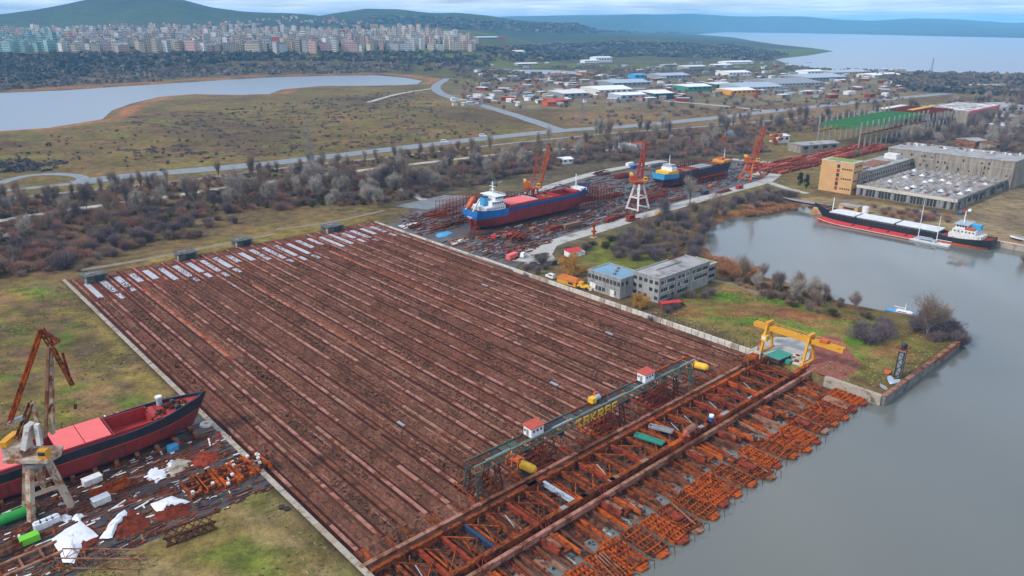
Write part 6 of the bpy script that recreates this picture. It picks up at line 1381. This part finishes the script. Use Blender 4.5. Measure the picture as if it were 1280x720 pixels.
# blue tarp and sheets near the slipway corner
heap('light blue tarpaulin heap left of the blue ship stern', [(544,294),(550,291),(560,289),(566,291),(556,296),(547,297)], 1.3, 'light_blue', None, name='tarpaulin', cat='tarpaulin')
heap('pale wet sheet on the ground by the slipway corner', [(497,282),(520,278),(526,281),(505,286)], .15, 'white_stained', None, name='sheeting', cat='sheet')
heap('pale sheet on the ground beside the blue tarpaulin', [(560,303),(580,298),(583,301),(568,307)], .15, 'white_stained', None, name='sheeting', cat='sheet')
# small cars on the highway
for i, (x, y, m, lab) in enumerate(((204,213.5,'dark','dark car on the highway beyond the thicket'),(556,178.5,'white','white truck on the highway'),(604,171,'white','white car on the highway behind the truck'),(470,189,'steel_grey','grey car on the highway left of centre'))):
    X, Y = PX(x,y); t = van(lab, *UW(X,Y), -.62, m, 8 if 'truck' in lab else 4.8, 2.4, 3 if 'truck' in lab else 1.7, 'truck' if 'truck' in lab else 'car')
# fence posts of the slipway's office side
for i in range(22):
    u = 121+i*2.9; t = thing('fence_post', 'thin dark post in the row along the panelled slipway wall', 'post', U(u,226.6,0), YR, 'posts along the slipway wall'); MB().bar((0,0,0),(0,0,2.0),.14).build('shaft', 'dark', t); MB().bar((0,0,2.0),(-.4,0,2.4),.12).build('crook', 'dark', t)
# ================================================================== trees and shrubs
rv = random.Random(61)
def limb(mb, p, d, L_, r, depth, tw, rn, droop, spread, tips):
    k = 3 if depth > 1 else 2; q = p
    for i in range(k):
        d = (d+Vector((rn.gauss(0,.10),rn.gauss(0,.10),rn.gauss(.02,.06)-droop))).normalized(); e = q+d*(L_/k); r1 = r*(1-.28*(i+1)/k)
        mb.cone(q, e, r, r1, 5 if depth > 2 else 3); q = e; r = r1
        if depth > 0 and (i > 0 or depth < 3):
            for c_ in range(2):
                a = rn.uniform(0,6.28); s = Vector((math.cos(a),math.sin(a),rn.uniform(.1,.6))).normalized(); limb(mb, q, (d*(1-spread)+s*spread).normalized(), L_*rn.uniform(.55,.75), r*.6, depth-1, tw, rn, droop, spread, tips)
    tips.append((q,d,L_))
    if depth > 0: limb(mb, q, d, L_*.7, r*.8, depth-1, tw, rn, droop, spread, tips)
def twigs(mb, tips, n, L_, wd, rn, droop=0.0):
    for p, d, l in tips:
        for k in range(n):
            v = (d*.8+Vector((rn.gauss(0,.6),rn.gauss(0,.6),rn.gauss(.15,.45)-droop))).normalized(); s = v.cross(Vector((rn.gauss(0,1),rn.gauss(0,1),rn.gauss(0,1)))).normalized()*wd; l2 = L_*rn.uniform(.5,1.2); o = p+Vector((rn.gauss(0,.25),rn.gauss(0,.25),rn.gauss(0,.25)))
            m_ = o+v*l2*.5+Vector((rn.gauss(0,.1),rn.gauss(0,.1),0)); mb.add([o-s,o+s,o+v*l2], [(0,1,2)])
            v2 = (v+Vector((rn.gauss(0,.5),rn.gauss(0,.5),rn.gauss(0,.4)-droop))).normalized(); mb.add([m_-s,m_+s,m_+v2*l2*.6], [(0,1,2)])
def tree_proto(h, seed, twm, spread=.5, depth=3, nt=7, wd=.035, tl=1.3, trunk=.32, droop=0.0, name='bare_tree', cat='tree'):
    rn = random.Random(seed); r = thing(name, '', cat); mb = MB(); tips = []; p = Vector((0,0,-.2)); d = Vector((rn.gauss(0,.04),rn.gauss(0,.04),1)).normalized(); th = h*trunk
    mb.cone(p, p+d*th, h*.022, h*.017, 6); q = p+d*th
    n0 = 4
    for i in range(n0):
        a = i*6.28/n0+rn.uniform(-.5,.5); s = Vector((math.cos(a),math.sin(a),.5+rn.random()*.5)).normalized(); limb(mb, q+Vector((0,0,rn.uniform(-.15,.1)*h)), (d*(1-spread)+s*spread).normalized(), h*.26, h*.011, depth-1, None, rn, droop, spread, tips)
    limb(mb, q, d, h*.28, h*.013, depth-1, None, rn, droop, spread, tips)
    mb.build('trunk', 'bark', r); g = MB(); twigs(g, tips, nt, tl, wd, rn, droop); g.build('crown', twm, r); return r
def shrub_proto(rad, h, seed, twm, n=520, wd=.04, name='bare_shrub', cat='shrub', stems='bark'):
    rn = random.Random(seed); r = thing(name, '', cat); mb = MB(); tips = []
    for i in range(9):
        a = rn.uniform(0,6.28); s = rn.uniform(.1,.8); e = Vector((math.cos(a)*rad*s,math.sin(a)*rad*s,h*rn.uniform(.45,.75))); b0 = e*.12; b0.z = -.1
        mb.cone(b0, e, .09, .04, 4); tips.append(e)
    mb.build('stem', stems, r); g = MB(); lobes = [(Vector((rn.gauss(0,.45)*rad,rn.gauss(0,.45)*rad,h*rn.uniform(.35,.62))),rn.uniform(.38,.62)) for _ in range(7)]
    for k in range(n):
        c_, q = rn.choice(lobes); v = Vector((rn.gauss(0,1),rn.gauss(0,1),rn.gauss(.25,.8))).normalized(); o = c_+Vector((v.x*rad*q,v.y*rad*q,v.z*h*q*.7))*rn.random()**.4
        if k % 3 == 0:          # long shoots fanning out of the stool
            a = rn.uniform(0,6.28); q0 = rn.random()*rad*.45; b0 = Vector((math.cos(a)*q0,math.sin(a)*q0,rn.uniform(0,.25)*h)); e = b0+Vector((math.cos(a)*rad*rn.uniform(.2,.75),math.sin(a)*rad*rn.uniform(.2,.75),h*rn.uniform(.55,1.15)-b0.z)); s = Vector((-math.sin(a),math.cos(a),0))*wd*1.3
            g.add([b0-s,b0+s,e], [(0,1,2)]); continue
        if o.z < .1: o.z = rn.uniform(.1,.6)
        d = (v+Vector((rn.gauss(0,.4),rn.gauss(0,.4),.5+rn.gauss(0,.3)))).normalized(); l_ = rn.uniform(.5,1.3); s = d.cross(Vector((rn.gauss(0,1),rn.gauss(0,1),rn.gauss(0,1)))).normalized()*wd
        g.add([o-s,o+s,o+d*l_], [(0,1,2)]); d2 = (d+Vector((rn.gauss(0,.7),rn.gauss(0,.7),rn.gauss(0,.5)))).normalized(); m_ = o+d*l_*.4; g.add([m_-s,m_+s,m_+d2*l_*.7], [(0,1,2)])
    g.build('crown', twm, r); return r
def leafy_proto(rad, h, seed, lm, name, n=1500, ls=.28, trunk=.3, droop=0.0, narrow=1.0):
    rn = random.Random(seed); r = thing(name, '', 'tree'); mb = MB(); mb.cone((0,0,-.2),(rn.gauss(0,.2),rn.gauss(0,.2),h*.6),h*.03,h*.012,6)
    lobes = [(Vector((rn.gauss(0,.4)*rad*narrow,rn.gauss(0,.4)*rad*narrow,h*rn.uniform(trunk+.1,.85))),rn.uniform(.35,.6)) for _ in range(10)]
    for c_, q in lobes: mb.cone((0,0,h*trunk),tuple(c_),h*.012,h*.004,4)
    mb.build('trunk', 'bark', r); g = MB()
    for k in range(n):
        c_, q = rn.choice(lobes); v = Vector((rn.gauss(0,1),rn.gauss(0,1),rn.gauss(0,1))).normalized(); o = c_+Vector((v.x*rad*q,v.y*rad*q,v.z*h*.32*q))*rn.random()**.35; o.z -= droop*abs(v.x)*h*.1
        o.z = max(o.z,h*trunk*.5); a = Vector((rn.gauss(0,1),rn.gauss(0,1),rn.gauss(0,1))).normalized()*ls; b_ = a.cross(Vector((rn.gauss(0,1),rn.gauss(0,1),rn.gauss(0,1)))).normalized()*ls*.7
        g.add([o-a,o-b_,o+a,o+b_], [(0,1,2,3)])
    g.build('crown', lm, r); return r
TP = {'tree':[tree_proto(9.5,s,m,.40,3,nt,.028,1.9,.24) for s,m,nt in ((1,'twig',4),(2,'twig',5),(3,'twig_violet',5),(4,'twig_pale',4))], 'poplar':[tree_proto(13,s,m,.24,3,4,.026,2.0,.18) for s,m in ((11,'twig'),(12,'twig_violet'),(13,'twig_pale'))],
 'pale':[tree_proto(9,s,'twig_pale',.55,3,11) for s in (16,17)],
 'violet':[shrub_proto(3.0,3.8,s,'twig_violet',900) for s in (21,22,23)], 'brown':[shrub_proto(2.6,3.2,s,'twig',800) for s in (24,25)], 'red':[shrub_proto(2.6,3.0,s,'twig_red',850) for s in (26,27)], 'olive':[shrub_proto(2.2,2.2,s,'leaf_olive',800,.06) for s in (28,29)],
 'amber':[leafy_proto(4.6,10.5,31,'leaf_amber','amber_willow',3000,.26,.12,1.0)], 'orange':[leafy_proto(3.4,6.5,32,'leaf_orange','orange_tree',1700,.28,.12)], 'ever':[leafy_proto(2.6,9.5,33,'leaf_ever','evergreen_tree',2200,.28,.05,0,.8)], 'reed':[shrub_proto(2.6,1.9,35,'reed',700,.05,'reed_clump','reeds','reed')]}
PU_ = {id(p):False for v in TP.values() for p in v}; ALLP = [p for v in TP.values() for p in v]
def plant(kind, X, Y, sc, lab, group=None):
    p = rv.choice(TP[kind]); rz = rv.uniform(0,6.28)
    if PU_[id(p)]: o = copy_tree(p)
    else: o = p; PU_[id(p)] = True
    z = hz(X,Y)
    if z < -1.5: z = -2.6
    o.location = (X,Y,z); o.rotation_euler.z = rz; o.scale = (sc*rv.uniform(.85,1.15),sc*rv.uniform(.85,1.15),sc*rv.uniform(.9,1.2)*(1.25 if kind in ('tree','poplar','pale') else 1)); o['label'] = lab
    if group: o['group'] = group
    elif 'group' in o: del o['group']
    return o
def scatter(poly, mix, n, s0, s1, where, group, mind=2.5, avoid=None):
    P_ = px(poly); xs = [p[0] for p in P_]; ys = [p[1] for p in P_]; A_ = np.array(P_); done = []; k = 0; tr = 0
    W_ = {'tree':'leafless grey-brown tree','poplar':'tall narrow leafless tree','pale':'pale grey leafless tree','violet':'violet-grey leafless shrub','brown':'brown leafless shrub','red':'reddish leafless shrub','olive':'low olive shrub','ever':'dark evergreen','reed':'tan reed clump','orange':'orange-leaved tree'}
    kinds = [q for q, c_ in mix for _ in range(c_)]
    C = np.random.RandomState(n+len(group)).uniform(0,1,(n*60,2)); CX = min(xs)+C[:,0]*(max(xs)-min(xs)); CYY = min(ys)+C[:,1]*(max(ys)-min(ys))
    ok = sdpoly(CX,CYY,P_) > 0; CX, CYY = CX[ok], CYY[ok]
    for x, y in zip(CX,CYY):
        if k >= n: break
        if any((x-a)**2+(y-b_)**2 < mind*mind for a, b_ in done): continue
        if avoid and avoid(x,y): continue
        done.append((x,y)); kd = rv.choice(kinds); plant(kd, float(x), float(y), rv.uniform(s0,s1), W_[kd]+' '+where, group); k += 1
scatter([(-30,350),(40,345),(104,342),(140,322),(240,299),(300,281),(290,266),(220,276),(150,288),(80,300),(20,308),(-30,316)], [('violet',6),('brown',2),('red',1)], 62, 1.0,1.8, 'in the thicket left of the slipway head', 'thicket left of the slipway head')
scatter([(20,330),(60,300),(110,300),(140,305),(100,330),(60,338)], [('red',3),('brown',1)], 12, 1.1,1.6, 'on the reddish patch of the thicket', 'reddish shrubs of the thicket')
scatter([(-30,314),(100,296),(290,264),(420,257),(540,244),(500,214),(300,238),(120,264),(-30,286)], [('tree',6),('violet',2),('brown',1),('pale',2),('poplar',3)], 95, 1.0,1.6, 'in the scrub between the lane and the slipway', 'scrub between lane and slipway')
scatter([(-30,281),(200,243),(420,213),(600,193),(600,187),(400,211),(200,233),(-30,262)], [('tree',4),('poplar',5),('pale',1)], 70, .75,1.15, 'in the belt between the highway and the lane', 'tree belt below the highway')
scatter([(395,268),(420,232),(470,228),(500,240),(480,266),(430,270)], [('pale',4),('tree',1)], 16, 1.0,1.4, 'in the pale copse above the slipway corner', 'pale copse', 4)
scatter([(500,246),(560,238),(640,222),(740,203),(880,196),(960,190),(940,172),(700,196),(560,208),(510,222)], [('tree',5),('violet',1),('pale',2),('poplar',2)], 62, 1.0,1.5, 'in the wood behind the shipyard', 'wood behind the shipyard', 3, lambda x, y: False)
scatter([(600,187),(700,173),(900,158),(1000,148),(1280,124),(1300,135),(1000,165),(800,180),(600,196)], [('tree',5),('poplar',4),('pale',1)], 80, 1.1,1.6, 'in the long belt on the near side of the highway', 'long belt by the highway', 4)
scatter([(1035,200),(1075,190),(1130,180),(1280,160),(1320,200),(1240,190),(1130,182),(1100,186)], [('tree',3),('pale',1),('poplar',2)], 36, 1.1,1.7, 'in the wood between the hall frames and the factory', 'wood behind the factory', 4)
scatter([(1100,160),(1160,158),(1300,140),(1330,150),(1240,170),(1130,176)], [('tree',2),('poplar',2)], 24, 1.1,1.7, 'in the wood beside the patched shed', 'wood beside the shed', 4)
scatter([(762,322),(790,296),(812,280),(850,268),(905,252),(925,255),(895,275),(876,292),(875,310),(885,326),(850,330),(800,328)], [('violet',6),('brown',1),('tree',1)], 50, 1.0,1.7, 'in the dense bushes on the near shore of the bay', 'bushes on the bay shore', 2.6)
scatter([(700,318),(760,300),(790,300),(760,322),(730,326)], [('violet',2),('olive',2)], 12, .7,1.1, 'on the grass behind the offices', 'shrubs behind the offices')
scatter([(905,345),(962,352),(1012,364),(1095,392),(1085,403),(1000,388),(930,362)], [('tree',3),('brown',3),('olive',2),('violet',1)], 34, .6,1.05, 'along the water behind the headland meadow', 'shore trees of the headland', 3)
scatter([(1062,420),(1080,408),(1105,408),(1116,420),(1098,430),(1072,430)], [('violet',5)], 9, 1.1,1.5, 'in the round clump on the headland', 'round clump on the headland', 2.2)
scatter([(1140,410),(1150,400),(1185,402),(1208,416),(1206,424),(1180,430),(1150,428)], [('violet',5),('tree',1)], 17, 1.1,1.6, 'in the big clump at the headland tip', 'clump at the headland tip', 2.2)
scatter([(1085,258),(1180,270),(1190,278),(1150,280),(1090,266)], [('red',2),('brown',2),('violet',1)], 22, .7,1.1, 'in front of the factory', 'shrubs before the factory', 3)
scatter([(920,262),(985,252),(1000,246),(960,240),(925,250)], [('violet',3),('brown',2)], 26, .8,1.3, 'between the quay road and the bay head', 'scrub at the bay head', 3)
scatter([(930,268),(985,258),(1000,255),(985,250),(935,260)], [('reed',1)], 22, 1.0,1.5, 'along the bay head waterline', 'reeds at the bay head', 2)
scatter([(884,318),(916,333),(960,347),(955,351),(905,342),(880,325)], [('reed',1)], 18, 1.0,1.5, 'along the shore below the offices', 'reeds below the offices', 2)
scatter([(640,345),(668,318),(690,325),(715,340),(730,350),(700,352)], [('violet',2),('olive',2)], 14, .6,1.0, 'around the willow and orange-roofed hut', 'shrubs around the willow', 2.5)
scatter([(770,385),(800,392),(880,360),(895,368),(830,395),(800,400)], [('violet',3),('olive',1)], 12, .6,1.0, 'at the foot of the offices', 'shrubs at the foot of the offices', 2.5)
scatter([(1230,330),(1260,300),(1300,250),(1330,280),(1320,330)], [('brown',2),('tree',2)], 16, .8,1.2, 'on the bare ground right of the factory', 'trees right of the factory', 4)
for x, y, k, s, lab in ((712,344,'amber',1.0,'large amber willow behind the orange-roofed hut'),(797,383,'amber',.62,'small amber tree at the corner of the offices'),(808,386,'amber',.5,'smaller amber tree leaning on the office wall'),(438,223,'orange',.95,'rust-orange tree beside the pale lane'),(968,181,'orange',1.6,'orange tree left of the white house'),(905,181,'orange',1.2,'orange tree before the blue shed'),(731,188,'orange',.8,'orange tree by the lane behind the blue ship'),(650,207,'orange',.8,'orange shrub beside the orange crane jib'),(1072,236,'ever',.95,'dark evergreen in front of the orange tower'),(1080,240,'ever',.85,'second dark evergreen beside the orange tower'),(1000,232,'ever',.9,'left dark evergreen before the orange tower'),(1008,236,'ever',.95,'right dark evergreen before the orange tower'),(828,163,'tree',2.0,'large lone leafless tree in the field beyond the highway'),(862,256,'tree',1.5,'tall lone leafless tree before the far ship'),(1012,378,'tree',1.0,'lone leafless tree at the back of the headland meadow'),(672,112,'orange',1.3,'orange shrub among the far sheds'),(645,113,'orange',1.0,'second orange shrub among the far sheds'),(945,124,'orange',1.5,'orange tree beside the yellow-sided shed'),(916,121,'orange',1.2,'orange tree left of the yellow-sided shed')):
    plant(k, *PX(x,y), s, lab)
def bulk(name, lab, jobs, seed):
    """many shrubs and saplings grown together: joined copies of the plants above"""
    rn = np.random.RandomState(seed); V = []; FI = []; MI = []; mats = []; base = 0; src = {}
    for poly, n, mix, s0, s1 in jobs:
        P_ = px(poly); A_ = np.array(P_); C = rn.uniform(0,1,(n*6,2)); X = A_[:,0].min()+C[:,0]*np.ptp(A_[:,0]); Y = A_[:,1].min()+C[:,1]*np.ptp(A_[:,1]); ok = sdpoly(X,Y,P_) > 0; X, Y = X[ok][:n], Y[ok][:n]; Z = hgrid(X,Y)
        for x, y, z in zip(X,Y,Z):
            if z < -1.2: continue
            o = TP[mix[rn.randint(len(mix))]]; p = o[rn.randint(len(o))]
            for ch in p.children:
                if ch.name not in src:
                    me = ch.data; co = np.empty(len(me.vertices)*3); me.vertices.foreach_get('co',co); tri = me.polygons[0].loop_total == 3; fl = np.array([q.vertices[:] for q in me.polygons if len(q.vertices) == 3])
                    m_ = me.materials[0]
                    if m_ not in mats: mats.append(m_)
                    if len(fl) > 900: fl = fl[::2]
                    src[ch.name] = (co.reshape(-1,3), fl, mats.index(m_))
                co, fl, mi = src[ch.name]
                if not len(fl): continue
                a = rn.uniform(0,6.28); sc = rn.uniform(s0,s1); q = np.stack([(co[:,0]*math.cos(a)-co[:,1]*math.sin(a))*sc+x,(co[:,0]*math.sin(a)+co[:,1]*math.cos(a))*sc+y,co[:,2]*sc*rn.uniform(.8,1.15)+z],1)
                uq, inv = np.unique(fl, return_inverse=True); V.append(q[uq]); FI.append(inv.reshape(-1,3)+base); base += len(uq); MI.append(np.full(len(fl),mi))
    V = np.concatenate(V); FI = np.concatenate(FI); MI = np.concatenate(MI); me = bpy.data.meshes.new(name); me.vertices.add(len(V)); me.vertices.foreach_set('co',V.ravel()); me.loops.add(FI.size); me.loops.foreach_set('vertex_index',FI.ravel().astype(np.int32))
    me.polygons.add(len(FI)); me.polygons.foreach_set('loop_start',np.arange(len(FI))*3); 
    for m_ in mats: me.materials.append(m_)
    me.polygons.foreach_set('material_index',MI.astype(np.int32)); me.update(calc_edges=True); tag(link(name,me), lab, 'scrub', None, 'stuff')
bulk('scrub', 'continuous leafless scrub and saplings between the trees', [
 ([(-30,316),(100,298),(290,266),(420,260),(545,246),(500,212),(300,236),(120,262),(-30,284)], 900, ['violet','brown','red','brown','olive','red'], .7, 1.4),
 ([(-30,279),(200,243),(420,213),(600,193),(600,184),(400,208),(200,230),(-30,256)], 700, ['brown','red','red','violet','olive'], .5, 1.0),
 ([(505,250),(560,240),(640,222),(740,203),(880,196),(965,190),(940,170),(700,192),(560,206),(510,222)], 700, ['violet','brown','brown','red'], .9, 1.6),
 ([(600,190),(700,176),(900,160),(1000,150),(1280,124),(1300,138),(1000,167),(800,184),(600,198)], 850, ['violet','brown','brown','red'], .8, 1.5),
 ([(1030,205),(1075,192),(1130,182),(1300,150),(1320,200),(1240,192),(1130,184),(1100,188)], 380, ['violet','brown','brown'], 1.0, 1.8),
 ([(1090,178),(1160,160),(1300,138),(1330,152),(1240,175),(1130,180)], 320, ['violet','brown'], 1.0, 1.8),
 ([(1000,160),(1060,150),(1300,120),(1300,136),(1100,156)], 160, ['violet','brown'], 1.2, 1.9),
 ([(560,98),(700,84),(900,80),(1120,88),(1140,116),(900,136),(640,138),(580,130)], 800, ['brown','violet','red','brown'], 1.0, 2.0),
 ([(0,175),(150,160),(330,128),(520,112),(560,140),(640,165),(400,192),(200,208),(0,214)], 420, ['brown','violet','red','olive'], .35, .9),
 ([(690,150),(900,140),(1130,118),(1130,126),(960,140),(760,160)], 90, ['brown','violet','red'], .7, 1.3),
 ([(762,324),(790,296),(812,280),(850,268),(905,252),(925,255),(895,275),(876,292),(875,310),(885,328),(850,332),(800,330)], 60, ['violet','brown'], .8, 1.3),
 ([(905,345),(962,352),(1012,364),(1095,392),(1085,403),(1000,388),(930,362)], 40, ['brown','olive','red'], .5, .9),
 ([(-30,350),(40,345),(104,342),(140,322),(240,299),(300,281),(290,266),(150,288),(20,308),(-30,316)], 60, ['violet','red','brown'], .8, 1.3)], 8)
for p in ALLP:
    if not PU_[id(p)]:
        for ch in list(p.children): bpy.data.objects.remove(ch)
        bpy.data.objects.remove(p)
# far woods and scrub that read as one mass
def clumps(name, lab, zones, mats, seed):
    rn = np.random.RandomState(seed); g = MB()
    for poly, n, s0, s1, hh, mi in zones:
        C = rn.uniform(0,1,(n,2)); xs = [p[0] for p in poly]; ys = [p[1] for p in poly]; PXX = min(xs)+C[:,0]*(max(xs)-min(xs)); PYY = min(ys)+C[:,1]*(max(ys)-min(ys)); ok = sdpoly(PXX,PYY,poly) > 0
        MX, MY, MZ, ok2 = march_many(PXX[ok],PYY[ok],400,9000)
        for q in zip(MX[ok2],MY[ok2],MZ[ok2]):
            if q[2] < -1.5: continue
            s = rn.uniform(s0,s1)
            for k in range(9):
                a = rn.uniform(0,6.28); o = Vector((q[0]+rn.normal(0,.35)*s,q[1]+rn.normal(0,.35)*s,q[2])); dx_, dy_ = math.cos(a)*s*.35, math.sin(a)*s*.35; h = hh*rn.uniform(.5,1.15)
                g.add([(o.x-dx_,o.y-dy_,o.z-.5),(o.x+dx_,o.y+dy_,o.z-.5),(o.x+dx_*.7,o.y+dy_*.7,o.z+h*.7),(o.x+rn.normal(0,.2)*s,o.y,o.z+h),(o.x-dx_*.8,o.y-dy_*.8,o.z+h*.6)], [(0,1,2,3,4)], mi if rn.rand() < .75 else (mi+1) % 3)
    tag(g.build(name, mats), lab, 'woods', None, 'stuff')
mt('wood_dark', (.045,.05,.048), (.075,.072,.066), .01, .95); mt('wood_brown', (.14,.11,.085), (.19,.145,.11), .01, .95); mt('wood_violet', (.10,.085,.09), (.14,.12,.12), .01, .95)
clumps('woodland', 'far leafless woods and scrub on the bluff, ridge and plain', [
 ([(0,68),(560,66),(620,72),(600,84),(420,76),(300,76),(200,84),(100,96),(0,106)], 1500, 14,30,8, 0), ([(0,92),(180,84),(300,80),(580,78),(600,88),(300,94),(100,108),(0,113)], 700, 12,26,6, 1),
 ([(600,62),(760,52),(930,58),(980,68),(950,76),(800,70),(640,78)], 900, 22,50,10, 0), ([(430,24),(520,20),(640,29),(760,31),(860,42),(760,42),(600,38),(500,32)], 600, 40,80,14, 0),
 ([(960,84),(1040,90),(1130,92),(1290,95),(1290,118),(1150,114),(1110,98),(980,88)], 500, 14,26,9, 1), ([(1130,96),(1290,100),(1290,122),(1120,112)], 260, 12,24,8, 0),
 ([(120,190),(560,150),(640,165),(400,190),(200,205)], 260, 3,7,1.4, 1), ([(0,200),(90,203),(60,215),(0,215)], 50, 4,8,2, 2), ([(130,150),(520,112),(560,140),(300,170)], 420, 3,8,1.3, 1),
 ([(560,90),(740,82),(900,90),(760,100),(600,104)], 200, 10,20,6, 1), ([(720,140),(1100,120),(1130,126),(960,136),(780,150)], 90, 6,12,3, 1), ([(30,40),(300,34),(420,26),(590,46),(590,62),(0,62)], 900, 12,24,9, 0)], ['wood_dark','wood_brown','wood_violet'], 5)
# long grass on the lawns
g = MB(); rg_ = random.Random(15)
for (u0,u1,w0,w1,n) in ((228,372,-30,61,5200),(78,170,228,288,3800),(100,171,0,61,3000)):
    for _ in range(n):
        u = rg_.uniform(u0,u1); w = rg_.uniform(w0,w1); p = U(u,w,0)
        if math.sin(p.x*.13+1)+math.sin(p.y*.17)+math.sin((p.x+p.y)*.06) < rg_.uniform(-1.5,1): continue
        if 100 < u < 126 and w > 225 and w < 252: continue
        tuft(g, p.x, p.y, 0, rg_.uniform(.2,.5), rg_.uniform(.1,.3), rg_, 2)
tag(g.build('grass', 'grass_tuft'), 'tufts of long dull grass on the lawns and headland', 'grass', None, 'stuff')
# ------------------------------------------------------------------ air
hm = bpy.data.materials.new('haze'); hm.use_nodes = True; n = hm.node_tree.nodes; n.remove(n['Principled BSDF'])
pv = n.new('ShaderNodeVolumePrincipled'); pv.inputs['Color'].default_value = (.24,.62,1,1); pv.inputs['Density'].default_value = 0.00008; pv.inputs['Anisotropy'].default_value = -.2
hm.node_tree.links.new(pv.outputs[0], n['Material Output'].inputs['Volume']); M['haze'] = hm
hb = MB().box(-30000, 30000, -12000, 32000, -12, 312).build('haze', 'haze'); tag(hb, kind='stuff')
